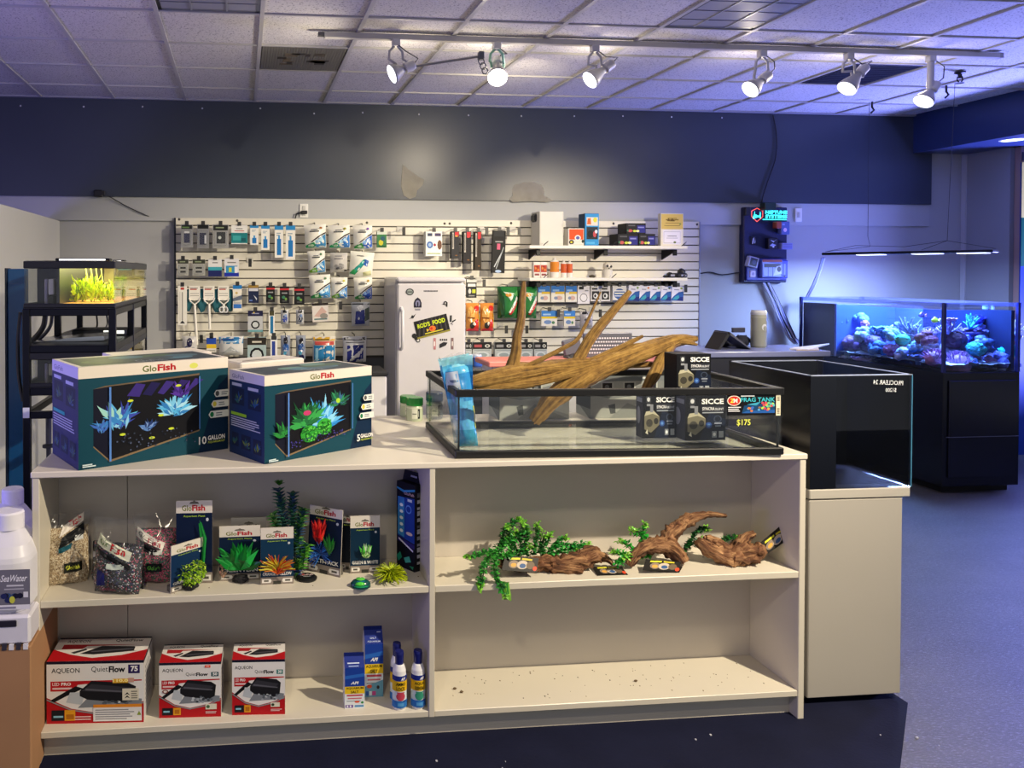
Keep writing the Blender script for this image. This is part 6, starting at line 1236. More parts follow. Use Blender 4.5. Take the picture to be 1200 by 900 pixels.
fbox((.006, .006, .008), (W_-.006, .006+gt, HT-.006), 'front_pane', M_GLASS, GL); fbox((.006, D_-.012, .008), (W_-.006, D_-.006, HT-.006), 'back_pane', M_GLASS, GL)
fbox((.006, .013, .008), (.012, D_-.013, HT-.006), 'side_pane', M_GLASS, GL); fbox((W_-.012, .013, .008), (W_-.006, D_-.013, HT-.006), 'side_pane', M_GLASS, GL)
fbox((.013, .013, .012), (W_-.013, D_-.013, .02), 'bottom_pane', pane('tank_floor_glass', (.95, .97, .955), .03, 1.5, refl=.45), GL)
for x in (.0125, W_-.0185): fbox((x, .0125, .02), (x+.006, .0185, HT-rh), 'silicone_seam', M_SATIN, '#101114'); fbox((x, D_-.0185, .02), (x+.006, D_-.0125, HT-rh), 'silicone_seam', M_SATIN, '#101114')
def ontank(x0, y0, x1, y1):
    def hit(x, y):
        d = ray(x, y); e = Vector((0, 0, EYE)); t_ = (FL+v*.0055-e).dot(n)/d.dot(n); return e+d*t_
    a, b_, c = hit(x0, y1), hit(x1, y1-(x1-x0)*.012), hit(x0, y0); return a, b_-a, Vector((0, 0, (c-a).z))
O, U2, V2 = ontank(852, 461.5, 909, 487); g = G(); A = Art(g, O, U2, V2, step=.0003)
A.rect(0, 0, 1, 1, '#0c0d12').poly([(.35, .45), (.98, .6), (.98, .1), (.3, .1)], '#16406a').poly([(.4, .5), (.7, .62), (.6, .45)], '#3c9ab8').poly([(.3, .1), (.98, .1), (.98, .25), (.4, .2)], '#2458a0')
A.ell(.14, .68, .14, .24, '#e8e0d0').ell(.14, .68, .125, .205, '#c22a24').text('Z', .06, .58, .2, '#f0d84a', .05).text('M', .13, .58, .2, '#e8e4dc', .05).rect(.28, .87, .28, .05, '#e8e8ec').text('FRAG TANK', .28, .62, .2, '#3fb6c8', .02, .7)
A.lines(.02, .16, .28, .26, 3, '#e4e6ea')
for k in range(16): A.ell(.72+random.random()*.24, .25+random.random()*.35, .03, .06, random.choice(('#6ac08a', '#a8d84a', '#d8a04a', '#c24a5a', '#58b0b8')), 8)
for k in range(8): A.ell(.4+random.random()*.28, .18+random.random()*.2, .03, .05, random.choice(('#d87a3a', '#3a6ac0', '#58a0d8', '#8a6a4a')), 8)
g.build('tank_label', M_PAPER, ft, 'printed label with rainbow lettering on the front glass')
O, U2, V2 = ontank(909.3, 460.5, 914.5, 487); g = G(); A = Art(g, O, U2, V2, step=.0003); A.rect(0, 0, 1, 1, '#e4dcc0')
for k in range(9): A.rect(.2, .08+k*.055+(.3 if k > 4 else 0), .6, .025+.012*(k % 2), '#3a352c')
g.build('barcode_strip', M_PAPER, ft, 'pale barcode strip')
O, U2, V2 = ontank(863, 490.5, 880, 500); g = G(); A = Art(g, O, U2, V2, step=.0003); A.text('$175', .02, .05, .85, '#d6dc5a', .015, .95); g.build('price_writing', M_PAPER, ft, 'yellow handwritten price')
# pump cartons in the tank
ZB = BH+.022
def pump(A, strip):
    A.rect(0, 0, 1, 1, '#0b0d14').poly([(.35, 0), (1, 0), (1, .45), (.6, .62)], '#101a30').rect(.02, .03, .02, .02, '#0b0d14')
    A.text('SICCE', .4, .8, .12, '#f0f0f0', .035, .55); A.rect(.4, .64, .57, .12, '#2c2f38').text('SYNCRA', .42, .665, .07, '#e8e8ea', .02, .3).text('SILENT', .73, .665, .05, '#c9ccd4', .02, .22).rect(.42, .6, .52, .025, '#9aa0ac')
    A.rect(.1, .8, .14, .14, '#3a3d44').ell(.17, .87, .045, .05, '#c9ccd0').rect(.12, .72, .1, .05, '#8a8d94')
    A.poly([(.05, .2), (.25, .12), (.5, .3), (.5, .48), (.3, .55), (.05, .5)], '#6e6a58').poly([(.05, .5), (.3, .55), (.5, .48), (.32, .62), (.1, .6)], '#b0ac94').rect(.22, .58, .09, .18, '#7d8088').ell(.2, .34, .1, .09, '#3c3a34').ell(.4, .38, .07, .07, '#2a2a28').poly([(.08, .12), (.16, .08), (.14, .2)], '#c8c4b0')
    A.ell(.58, .33, .08, .07, '#2c4a8a').ell(.58, .33, .04, .035, '#5a86c8').ell(.8, .47, .1, .08, '#3a4458').ell(.8, .47, .075, .06, '#121828').rect(.72, .36, .18, .03, '#8a90a0').rect(.74, .3, .14, .03, '#6c7484')
    A.rect(.66, .06, .12, .14, '#7c828c').rect(.83, .06, .12, .14, '#9aa0a6').ell(.72, .13, .035, .04, '#d8dce0')
def pbox(BL, BR, TL, z, label, d=.05, TR=None):
    a, U, n_, d, h = obox(BL, BR, TL, z=z, d=d); g = boxmesh(a, U, n_, d, h, '#15171e', .002); pump(oart(g, a, U, n_, d, h, step=.0004), 0); A = oart(g, a, U, n_, d, h, 'top', .0004); A.rect(.02, .02, .96, .96, '#23252e').text('SICCE', .2, .3, .35, '#aab0b8', .03, .5)
    A = oart(g, a, U, n_, d, h, 'left', .0004); A.rect(0, 0, 1, 1, '#3c3f4a').ell(.4, .5, .25, .2, '#8a8d96').rect(.1, .8, .8, .1, '#8a8f9a')
    tag(g.build('pump_carton', M_PAPER, loc=a+U*.5), label, 'carton', 'black pump cartons in the low tank'); return a, U, n_, d, h
pbox((753, 513.5), (792, 512.7), 461.5, ZB, 'left black pump carton standing on the floor of the low tank')
a, U, n_, d, h = pbox((803, 516.5), (850, 515.5), 463.5, ZB, 'right black pump carton standing in the low tank', d=.09)
a2 = a+U*.5-n_*.03; b2 = px(793, 440, a2.y), px(833, 440, a2.y); zt3 = px(793, 415, a2.y).z
q = Vector((b2[0].x, a2.y-.0, ZB+h+.001)); Uq = Vector((b2[1].x-b2[0].x, 0, 0)); nq = Vector((0, -1, 0)); hq = zt3-q.z
g = boxmesh(q, Uq, nq, .09, hq, '#15171e', .002); pump(oart(g, q, Uq, nq, .09, hq, step=.0004), 0); tag(g.build('pump_carton', M_PAPER, loc=q+Uq*.5), 'black pump carton stacked on top of the right one', 'carton', 'black pump cartons in the low tank')
# grey cartons behind the tank
for i, (x0, x1, lab) in enumerate(((585.5, 667, 'left grey patterned carton behind the low tank'), (692, 778, 'right grey patterned carton behind the low tank'))):
    Yc = 3.33; a = Vector((px(x0, 480, Yc).x, Yc, BH)); b_ = px(x1, 480, Yc); h = px(x0, 440 if i else 441, Yc).z-BH; U = Vector((b_.x-a.x, 0, 0)); n_ = Vector((0, -1, 0)); d = .15
    g = boxmesh(a, U, n_, d, h, '#a2a49f', .003); A = oart(g, a, U, n_, d, h)
    A.rect(0, 0, 1, 1, '#a6a8a4').poly([(0, .55), (.35, .62), (1, .9), (1, .62), (.3, .45)], '#7c7f80').poly([(.25, 0), (.5, .35), (1, .0)], '#8a8d8b').poly([(.6, .3), (1, .55), (1, .1)], '#c2c4be').rect(0, .86, 1, .14, '#6f7478')
    for k in range(3): A.rect(.14+.3*k, .62, .17, .22, '#b9bbb6').rect(.16+.3*k, .64, .13, .18, '#202224').ell(.22+.3*k, .73, .03, .05, '#6d7072')
    A.poly([(.24, .3), (.33, .34), (.34, .12), (.27, .1)], '#4d5052').rect(.7, .91, .2, .04, '#d0d2d0')
    A = oart(g, a, U, n_, d, h, 'top'); A.rect(0, 0, 1, 1, '#6a6e72').poly([(.3, .6), (.9, .7), (.9, .85), (.2, .8)], '#a2a5a6').rect(.1, .08, .5, .12, '#b5b7b6').rect(.66, .08, .25, .14, '#c4c6c4')
    A = oart(g, a, U, n_, d, h, 'left'); A.rect(0, 0, 1, 1, '#3c434a').rect(0, 0, 1, .22, '#72787a').poly([(.0, .22), (.3, .2), (.9, 0), (0, 0)], '#b0b4b2')
    tag(g.build('light_carton', M_PAPER, loc=a+U*.5), lab, 'carton', 'grey cartons behind the low tank')

# ------------------------------------------------------------------ blue bag and driftwood standing in the tank
P = [px(537, 527, FL.y+.1), px(560, 527, FL.y+.1), px(513, 421, FL.y+.17), px(549, 414, FL.y+.17)]
P = [Vector((p.x, p.y, max(p.z, ZB))) for p in P]; Ob, Ub, Vb = P[0], P[1]-P[0], P[2]-P[0]
def bfn(uu, vv):
    b = max(0, sin(pi*min(max(uu, 0), 1)))**.5*max(0, min(1, vv/.1))**.5*(1-sm((vv-.82)/.2)); ww = P[1]-P[0]; wt = P[3]-P[2]
    return Ob+Vb*vv+(ww.lerp(wt, vv))*uu+Vector((0, -1, .1))*(.045*b+.006*vn(uu*7, vv*9)+.003*vn(uu*17, vv*21))
g = bagmesh(bfn, Vector((0, -1, 0)), .05, '#3f97d2', 12, 26)
for i, f in enumerate(g.f):
    zc = sum(g.v[k].z for k in f)/4; k_ = (zc-ZB)/(P[2].z-ZB); g.c[i] = jit(('#8fd0e4' if k_ > .93 else '#58b0de' if k_ > .86 else '#2f86c8' if k_ > .55 else '#57aee0' if k_ > .22 else '#2f93b8'), .12)
bb = tag(g.build('blue_filter_bag', M_GLOSS, loc=Ob), 'tall clear bag of blue filter floss standing in the low tank', 'bag')
g = G(); A = Art(g, fn=bfn, nfn=lambda a, b_: Vector((0, -1, 0)), step=.0015, sub=6); A.rect(.04, .62, .42, .22, '#b9c6d8').rect(.1, .72, .26, .03, '#6a7c94').rect(.86, .2, .08, .24, '#c2c83c'); g.build('label', M_PAPER, bb)
g = bagmesh(lambda a, b_: bfn(a, .93+.1*b_)+Vector((.01*vn(a*9, b_*3), -.012+.012*vn(a*8, b_*5), .014*vn(a*5, 1)*b_)), Vector((0, -1, 0)), .02, '#cde', 12, 4); g.build('bag_mouth', M_FILM, bb)

dw = thing('driftwood', 'big branching tan driftwood lying across the low tank', 'driftwood', px(680, 440, 3.0))
def limb(pts, name, sides=14, noise=.22, grain=3.0, nf=9, flat=1.0, col='#a88040', fork=None, sub=4):
    """pts: (pixel x, pixel y, depth, radius in pixels)"""
    pts = [(x, y, 2.9+(Y-5.9)*.55, r) for x, y, Y, r in pts]; P = [px(x, y, Y) for x, y, Y, r in pts]; R = [r*Y/F for x, y, Y, r in pts]; Q = []; S = []
    for i in range(len(P)-1):
        a, b_, c, d = P[max(i-1, 0)], P[i], P[i+1], P[min(i+2, len(P)-1)]
        for k in range(sub):
            t_ = k/sub; Q.append(.5*((2*b_)+(c-a)*t_+(2*a-5*b_+4*c-d)*t_**2+(3*b_-a-3*c+d)*t_**3)); S.append(R[i]+(R[i+1]-R[i])*sm(t_))
    Q.append(P[-1]); S.append(R[-1])
    return G().tube(Q, S, col, sides, True, noise, nf, grain, flat=flat).build(name, M_DRIFT, dw)
limb([(549, 449, 5.72, 5), (560, 446, 5.74, 8.5), (590, 440, 5.8, 11.5), (612, 436, 5.86, 10.5), (650, 430, 5.95, 9), (690, 425, 6.0, 6)], 'trunk', 18)
limb([(556, 455, 5.74, 3.5), (590, 452, 5.78, 6), (630, 447, 5.86, 6), (665, 437, 5.95, 6.5), (700, 428, 6.02, 8)], 'trunk', 16)
limb([(626, 494, 6.02, 6.5), (636, 481, 6.0, 8.5), (652, 463, 5.98, 11.5), (678, 444, 6.0, 14), (708, 429, 6.04, 13), (745, 415, 6.1, 11.5), (780, 403, 6.16, 9.5), (800, 398, 6.2, 6.5), (816, 397, 6.22, 3.5)], 'trunk', 20, .26)
limb([(598, 438, 5.84, 9), (604, 415, 5.86, 6.5), (606, 395, 5.88, 5.4), (611, 372, 5.9, 5), (612, 350, 5.92, 4), (614, 330, 5.94, 2.6)], 'upright_branch', 12)
limb([(671, 434, 6.0, 7), (682, 413, 6.02, 7), (695, 392, 6.04, 6.5), (712, 372, 6.06, 5.6), (727, 355, 6.08, 4.6), (738, 342, 6.1, 3.2)], 'slanting_branch', 12, .15)
limb([(604, 434, 5.82, 3), (628, 424, 5.86, 3), (660, 408, 5.9, 2.8), (675, 399, 5.92, 2.6), (685, 383, 5.94, 2.2), (694, 364, 5.96, 1.8), (704, 342, 5.98, .9)], 'thin_branch', 8, .15)
limb([(690, 424, 6.05, 4), (718, 411, 6.08, 3.4), (737, 402, 6.1, 3), (753, 394, 6.12, 1.8)], 'thin_branch', 8, .2)
limb([(786, 403, 6.16, 8), (778, 416, 6.14, 7), (768, 436, 6.1, 7.5), (758, 455, 6.05, 6), (752, 470, 6.0, 4)], 'leg_branch', 12, .15)
limb([(706, 432, 6.1, 3), (735, 429, 6.15, 3.2), (758, 427, 6.2, 3.8), (768, 428, 6.2, 2.5)], 'thin_branch', 8, .2)
limb([(792, 400, 6.18, 5), (806, 401, 6.16, 4), (817, 404, 6.14, 1.6)], 'broken_end', 8, .35)
for k in range(4): limb([(640+3*k, 478-2*k, 5.97, 3), (632+3.4*k, 490-1.3*k, 5.98, 2), (626+3.6*k, 497-1.1*k, 5.98, .8)], 'root_splinter', 6, .2)
# ------------------------------------------------------------------ upper left bay: gravel bags and plant cards
def speck(name, cols, scale):
    mt, nt, b, o = nodes(name); L = nt.links; tc = N(nt, 'ShaderNodeTexCoord'); vo = N(nt, 'ShaderNodeTexVoronoi', i_Scale=scale); L.new(tc.outputs['Object'], vo.inputs['Vector'])
    cr = N(nt, 'ShaderNodeValToRGB'); cr.color_ramp.interpolation = 'CONSTANT'; e = cr.color_ramp.elements; sp = N(nt, 'ShaderNodeSeparateColor'); L.new(vo.outputs['Color'], sp.inputs[0]); L.new(sp.outputs[0], cr.inputs[0])
    e[0].position = 0; e[0].color = (*H(cols[0]), 1); e[1].position = 1/len(cols); e[1].color = (*H(cols[1]), 1)
    for i, c in enumerate(cols[2:]): q = e.new((i+2)/len(cols)); q.color = (*H(c), 1)
    L.new(cr.outputs[0], b.inputs['Base Color']); b.inputs['Roughness'].default_value = .5; b.inputs['Coat Weight'].default_value = .15; b.inputs['Coat Roughness'].default_value = .12
    bp = N(nt, 'ShaderNodeBump', i_Strength=.7, i_Distance=.004, invert=True); L.new(vo.outputs['Distance'], bp.inputs['Height']); L.new(bp.outputs[0], b.inputs['Normal']); return mt
G1 = speck('tan_gravel', ('#c9b492', '#b39a76', '#e2d4b8', '#8f7652', '#d8c6a4', '#a58a62'), 230); G2 = speck('black_gravel', ('#0c0d16', '#14151f', '#181b4a', '#20232c', '#0a0b12', '#11131c', '#0c0d16', '#b0506a', '#c9c9d2', '#11131c', '#16194a', '#0f1018', '#1c2060', '#1f4a44', '#0a0b12'), 260); G3 = speck('pink_green_gravel', ('#c23a68', '#1d5a48', '#d85a80', '#123a34', '#2a7a5a', '#e07a98', '#14302c', '#a82c54'), 260)
def gravel(BL, BR, ytop, yfill, mat, label, d, art, lean=.05, seed=1., z=None):
    z = zm0 if z is None else z
    a, b_ = pz(*BL, z), pz(*BR, z); U = b_-a; n = Vector((U.y, -U.x, 0)).normalized(); h = px(BL[0], ytop, a.y).z-z; hf = px(BL[0], yfill, a.y).z-z
    V = Vector((0, 0, h))-n*lean
    fn, nf = pillow(a-n*d*.9, U, V, n, d, .007, seed, .12, hf/h-.12)
    t = bagmesh(fn, n, d, '#888', 14, 18, hf/h).build('gravel_bag', mat, loc=a+U*.5); tag(t, label, 'bag')
    fo = lambda uu, vv: fn(.5+(uu-.5)*1.03, vv)+n*(.003+.012*sm((vv-hf/h+.05)/.3)*abs(vn(uu*5+seed, vv*6)))
    bagmesh(lambda uu, vv: fo(uu, .02+.98*vv), n, d, '#ccd', 14, 20).build('clear_bag', M_FILM, t)
    g = G(); A = Art(g, fn=fo, nfn=nf, step=.0006, sub=6); art(A); g.build('printed_label', M_PAPER, t)
    return t
def gl1(A): A.poly([(.3, .68), (.86, .86), (.86, .97), (.4, .82)], '#e4dcd4').text('Fish', .55, .79, .09, '#c23a44', .03, .28, rot=.28).poly([(.28, .52), (.9, .7), (.88, .84), (.36, .68)], '#17191c').poly([(.28, .46), (.56, .52), (.6, .6), (.28, .53)], '#1f5a6a').rect(.66, .62, .2, .07, '#d8dad8').rect(.4, .2, .42, .13, '#14160f').text('GloFish', .44, .235, .06, '#c9d04a', .02, .32)
def gl2(A): A.poly([(.06, .66), (.78, .46), (.83, .58), (.1, .8)], '#dfe2cc').text('Glo', .13, .67, .085, '#4a7a2c', .02, .22, rot=-.2).text('Fish', .38, .595, .1, '#c02a34', .03, .32, rot=-.2).poly([(.06, .62), (.8, .42), (.82, .36), (.1, .55)], '#16181c').rect(.34, .36, .36, .07, '#c9d4cc').poly([(.12, .34), (.3, .3), (.34, .14), (.14, .12)], '#1a1f6a').text('GloFish', .2, .06, .05, '#8a3a5a', .02, .35)
def gl3(A): A.poly([(.02, .68), (.66, .5), (.72, .6), (.06, .82)], '#e4dfd8').text('Glo', .08, .7, .07, '#3a4a2c', .02, .2, rot=-.2).text('Fish', .32, .6, .09, '#b03a50', .03, .3, rot=-.2).poly([(.1, .64), (.6, .5), (.5, .42), (.2, .5)], '#161820').rect(.36, .44, .3, .07, '#d4d8d4').rect(.3, .2, .36, .12, '#101418').text('GloFish', .33, .23, .055, '#6ac04a', .02, .28)
gravel((55, 691), (105, 684), 609, 626, G1, 'bag of tan gravel at the left end of the upper shelf', .034, gl1, seed=1.3)
gravel((104, 697), (160, 701), 614, 643, G2, 'bag of black gravel with coloured chips, its clear top standing up', .036, gl2, seed=4.2)
gravel((104, 683), (124, 683), 628, 640, G2, 'half-hidden bag of dark gravel behind the black gravel bag', .03, lambda A: A.rect(.1, .5, .3, .1, '#9a9aa4'), seed=2.7)
gravel((156, 687), (206, 686), 609, 626, G3, 'bag of pink and green gravel beside the plant cards', .036, gl3, seed=6.1)

def pcard(BL, BR, ytop, label, art, d=.035, z=None, lean=0., name='plant_card'):
    z = zm0 if z is None else z
    a, U, n, d, h = obox(BL, BR, ytop, z=z, d=d); u = U.normalized(); V = Vector((0, 0, h))-n*lean
    t = thing(name, label, 'packaged plant', a+U*.5)
    M = Matrix((u, -n, V.normalized())).transposed().to_4x4(); M.translation = a
    g = G(); g.M = M; g.box((0, .0, 0), (U.length, .004, V.length), '#b9b4aa'); g.M = None; A = Art(g, a, U, V, step=.0004); art(A); g.build('printed_card', M_PAPER, t)
    G().M; g = G(); g.M = M; g.box((.003, .004, 0), (U.length-.003, d, V.length*.14), '#55524c', .003); g.build('stand_tray', M_SATIN, t)
    return t, a, U, V, n
def glo(A, sub='Aquarium Plant', name='', c0='#0b1f3c', grey=False, th=.82):
    A.rect(0, 0, 1, 1, c0).rect(0, th, 1, 1-th, '#b9b4ae' if grey else '#dcd5cc').poly([(.36, th+.11), (.64, th+.11), (.6, th+.135), (.54, th+.14), (.5, th+.155), (.46, th+.14), (.4, th+.135)], '#6b665e')
    A.text('Glo', .16, th+.025, .07, '#6a701c' if not grey else '#4a4844', .02, .27).text('Fish', .44, th+.025, .075, '#b02a34' if not grey else '#4a2c30', .04, .36).text(sub, .2, th-.055, .03, '#a8c83a', .01, .6)
    A.ell(.86, th-.08, .04, .022, '#c9d0d8', 8)
    if name: A.text(name, .06, .155, .06, '#eceae6', .03, .88)
    A.rect(0, 0, 1, .13, '#8a8078').poly([(.04, .03), (.3, .03), (.33, .065), (.3, .1), (.04, .1)], '#e6e2da').poly([(.68, .03), (.96, .03), (.96, .1), (.68, .1), (.65, .065)], '#e6e2da').rect(.1, .05, .14, .03, '#55524c').rect(.74, .05, .16, .03, '#55524c').rect(.38, .0, .24, .06, '#3a3a34')
def tuft(par, c, R, n, cols, w=.006, kind='leaf', spread=1.2, fz=1.0, name='plastic_plant', out=Vector((0, -1, 0)), thick=.002, up0=.2):
    g = G()
    for i in range(n):
        q = random.uniform(-spread, spread); o_ = random.uniform(.05, .6); d = Vector((sin(q), 0, cos(q)*fz+up0))+out*o_; d.normalize(); L_ = R*random.uniform(.65, 1.05); col = random.choice(cols)
        if kind == 'leaf': g.leaf(c, d, w*random.uniform(.8, 1.3), L_, jit(col, .35), random.uniform(-.1, .35), up=Vector((0, -1, .3)))
        else: m_ = c+d*L_*.55; g.tube([c, m_, m_+(d+Vector((sin(q)*.5, 0, -.25))).normalized()*L_*.45], [thick*1.1, thick, thick*.5], jit(col, .15), 5)
    stuff(g.build(name, M_LEAF, par)); return g
# tall pack behind
t, a, U, V, n = pcard((206.5, 684), (249, 683), 587, 'tallest dark plant card, a single green blade on it', lambda A: (glo(A, th=.85, c0='#0a1a3a'), A.poly([(.62, .72), (.66, .55), (.72, .3), (.8, .3), (.84, .55), (.7, .74)], '#1f8a3a')))
p = a+U*.74+V*.25+n*.012; g = G(); g.tube([p, p+V*.3+U*.05, p+V*.52-U*.08], [.008, .008, .001], '#23a045', 6, flat=.5); g.build('plastic_plant', M_LEAF, t)
# tilted lime moss card in front
t, a, U, V, n = pcard((200, 696), (239, 682.5), 640, 'slanted plant card with a bright lime moss ball at the front', lambda A: glo(A, name='GREEN MOSS', th=.8, c0='#0c2c52'), lean=-.004, d=.03)
g = G(); c = a+U*.55+V*.36+n*.012
for k in range(420):
    q = random.uniform(0, 2*pi); rr = sqrt(random.random()); x, z = cos(q)*rr*.052, sin(q)*rr*.042; dd = sqrt(max(0, 1-rr*rr))*.03
    b_ = c+U.normalized()*x+Vector((0, 0, z))+n*dd; g.leaf(b_, Vector((random.uniform(-1, 1), -.6, random.uniform(-.6, 1))), .007, .014, jit(random.choice(('#a8d02c', '#86b81f', '#c6e44a', '#5f901a')), .15))
stuff(g.build('plastic_plant', M_LEAF, t)); c2 = a+U*.5+V*.04+n*.02; G().blob(c2+Vector((0, 0, .008)), (.03, .018, .012), '#17181a', .3, n=10, m=6).build('plant_base', M_GRIT, t)
# fern
t, a, U, V, n = pcard((257, 681), (305, 679), 617, 'plant card with broad shiny green fern leaves', lambda A: glo(A, name='GREEN FERN', th=.8), d=.05)
tuft(t, a+U*.5+V*.2+n*.01, .115, 40, ('#16a03c', '#0f7a2c', '#28b850'), .03, spread=1.5, up0=.45); G().blob(a+U*.52+n*.015+Vector((0, 0, .012)), (.03, .02, .015), '#1a1a1e', .3, n=10, m=6).build('plant_base', M_GRIT, t)
g = G()
for k in range(14): g.blob(a+U*(.03+random.random()*.14)+n*.008+V*(.1+random.random()*.22), .006, jit('#b08a78', .3), .3, n=6, m=4)
stuff(g.build('pebble_mix', M_GRIT, t))
pcard((271, 672), (312, 671), 607, 'grey-headed plant card hidden behind the fern card', lambda A: glo(A, grey=True, th=.78), d=.02)
# orange & yellow
t, a, U, V, n = pcard((305.5, 685.5), (344, 683.5), 619, 'plant card with a spiky orange and yellow plant', lambda A: glo(A, name='ORANGE & YELLOW', th=.8, c0='#0f3350'), d=.035)
tuft(t, a+U*.5+V*.24+n*.008, .075, 60, ('#e8e04a', '#e88a1c', '#d8481c', '#f0c830'), kind='t', spread=1.55, thick=.0022); tuft(t, a+U*.5+V*.2+n*.012, .035, 24, ('#d8401c', '#e06a20'), kind='t', spread=1.3, thick=.0025)
# multi-pack, leaning
t, a, U, V, n = pcard((360, 668), (398.5, 677), 593, 'tilted multi-pack plant card with red, green and blue plants', lambda A: glo(A, name='MULTI-PACK', th=.86), d=.03, lean=.02)
for du, dv, R, cols, k in ((.34, .42, .105, ('#d81a1e', '#f03a30', '#a81018'), 60), (.68, .3, .09, ('#2a9a3a', '#1c6a2a'), 8), (.42, .3, .06, ('#1a50b0', '#2a78d8', '#143a88'), 60)):
    tuft(t, a+U*du+V*dv+n*.008, R, k, cols, .014, spread=.42 if cols[0] != '#1a50b0' else 2.6, kind='leaf' if cols[0] != '#1a50b0' else 't', up0=.3 if cols[0] != '#1a50b0' else .0, thick=.0016)
# green & white with one behind
pcard((400, 667), (414, 668), 605, 'narrow dark plant card peeping out behind the green and white one', lambda A: glo(A, th=.88, c0='#0a1626'), d=.02)
t, a, U, V, n = pcard((410.5, 672), (445, 670.5), 605, 'plant card with a pale green and white plant', lambda A: glo(A, name='GREEN & WHITE', th=.79, c0='#0c2c44'), d=.035)
for k in (.22, .5, .78): tuft(t, a+U*(.5+(k-.5)*.2)+V*.3+n*.008, .05, 12, ('#4fc03a', '#8ee070', '#d8f4c8'), .008, spread=.5, up0=.6, out=Vector(((k-.5)*3, -.4, 0)))
tuft(t, a+U*.5+V*.28+n*.014, .025, 18, ('#a8d888', '#d8f0b0', '#6cc050'), .007, spread=1.4)
# tall light carton
a = pz(486, 671, zm0); b_ = pz(465, 662, zm0); U = a-b_; n = Vector((U.y, -U.x, 0)).normalized(); h = px(486, 569, a.y).z-zm0
g = boxmesh(b_, U, n, .06, h, '#0c0e18', .003); A = oart(g, b_, U, n, .06, h, 'front', .0004)
A.rect(0, 0, 1, 1, '#0b0e1c').poly([(0, .93), (.4, .91), (1, .95), (1, .925), (.4, .88), (0, .91)], '#3fa0d8').poly([(.05, .36), (.98, .32), (.98, .84), (.05, .82)], '#1a3c9c').poly([(.06, .38), (.42, .36), (.42, .82), (.06, .82)], '#3c8ad0').poly([(.05, .3), (.98, .26), (.98, .31), (.05, .35)], '#2c2470').poly([(.1, .32), (.9, .22), (.92, .24), (.12, .34)], '#d8d4f0').text('GloFish', .4, .86, .035, '#c9a8b0', .02, .55).rect(.6, .79, .24, .03, '#c9d4e8')
for k in range(5): A.ell(.26, .43+.075*k, .1, .02, '#e8f0f8', 8)
A.ell(.66, .7, .16, .05, '#5a8ae0').ell(.66, .7, .12, .035, '#1a3c9c').ell(.7, .42, .18, .02, '#d8c0b8').poly([(0, .12), (.2, .18), (.3, .12), (.1, .06)], '#1f8a70').poly([(.4, .12), (.7, .16), (.8, .1), (.5, .07)], '#49b0a0').poly([(.7, .05), (.95, .06), (.9, .02)], '#2c8a6a')
A = oart(g, b_, U, n, .06, h, 'right', .0004); A.rect(0, 0, 1, 1, '#101218')
for k in range(12): A.rect(.2, .08+.07*k, .55, .03+.012*(k % 3), random.choice(('#8a8d98', '#5c5f6a', '#b0b2bc')))
t = tag(g.build('light_carton', M_PAPER, loc=b_+U*.5), 'tall narrow navy light carton at the right end of the bay', 'carton')
g = G()
q0 = b_+Vector((0, 0, h))-n*.03; g.add([q0, q0+U, q0+U+Vector((.006, 0, .034))-n*.01, q0-U*.0+Vector((.0, 0, .034))-n*.01, q0-n*.003, q0+U-n*.003, q0+U+Vector((.006, 0, .034))-n*.013, q0+Vector((0, 0, .034))-n*.013], [(0, 1, 2, 3), (7, 6, 5, 4), (0, 4, 5, 1), (3, 2, 6, 7), (0, 3, 7, 4), (1, 5, 6, 2)], '#0d0f18'); A = Art(g, q0, U, Vector((0, 0, .034))-n*.01, step=.0006); A.rect(.4, .45, .35, .18, '#aab'); g.build('hang_flap', M_PAPER, t)
# loose ornaments
c = pz(459, 684, zm0); c = c+Vector((0, .03, 0)); g = G(); R = .058
for k in range(150):
    q = random.uniform(0, 2*pi); el = random.uniform(.02, 1.45); d = Vector((cos(q)*cos(el), sin(q)*cos(el), sin(el)*.85)); m_ = c+Vector((0, 0, .012))+d*R*.62; e2 = m_+(d+Vector((cos(q)*.4, sin(q)*.4, -.55))).normalized()*R*.5; e2.z = max(e2.z, zm0+.002)
    g.tube([c+Vector((0, 0, .012))+d*.01, m_, e2], [.0022, .0021, .0013], jit('#c2d21c', .2), 4)
t = tag(g.build('anemone_ornament', M_LEAF, loc=c), 'spiky yellow-green anemone ornament near the shelf edge', 'ornament'); G().blob(c+Vector((0, 0, .012)), (.026, .026, .013), '#7d9018', .1, n=10, m=6).build('base', M_LEAF, t)
c = pz(424, 691, zm0); g = G()
for j in range(6):
    g.lathe([((.036-.004*j)*1.0, .002+.0048*j), ((.032-.0052*(j+.6)), .002+.0048*(j+1))], ('#123c3c', '#1f8a5a', '#17506a', '#2aa060', '#1b6a80', '#5ac04a')[j], (c.x, c.y+.03, zm0), 18)
g.blob((c.x, c.y+.03, zm0+.006), (.037, .026, .02), '#134a48', .05, n=16, m=8); g.blob((c.x-.004, c.y+.012, zm0+.014), (.018, .01, .008), '#4fc83c', .2, n=10, m=6)
tag(g.build('shell_ornament', M_GLOSS, loc=(c.x, c.y+.03, zm0)), 'small glossy green shell ornament at the shelf edge', 'ornament')
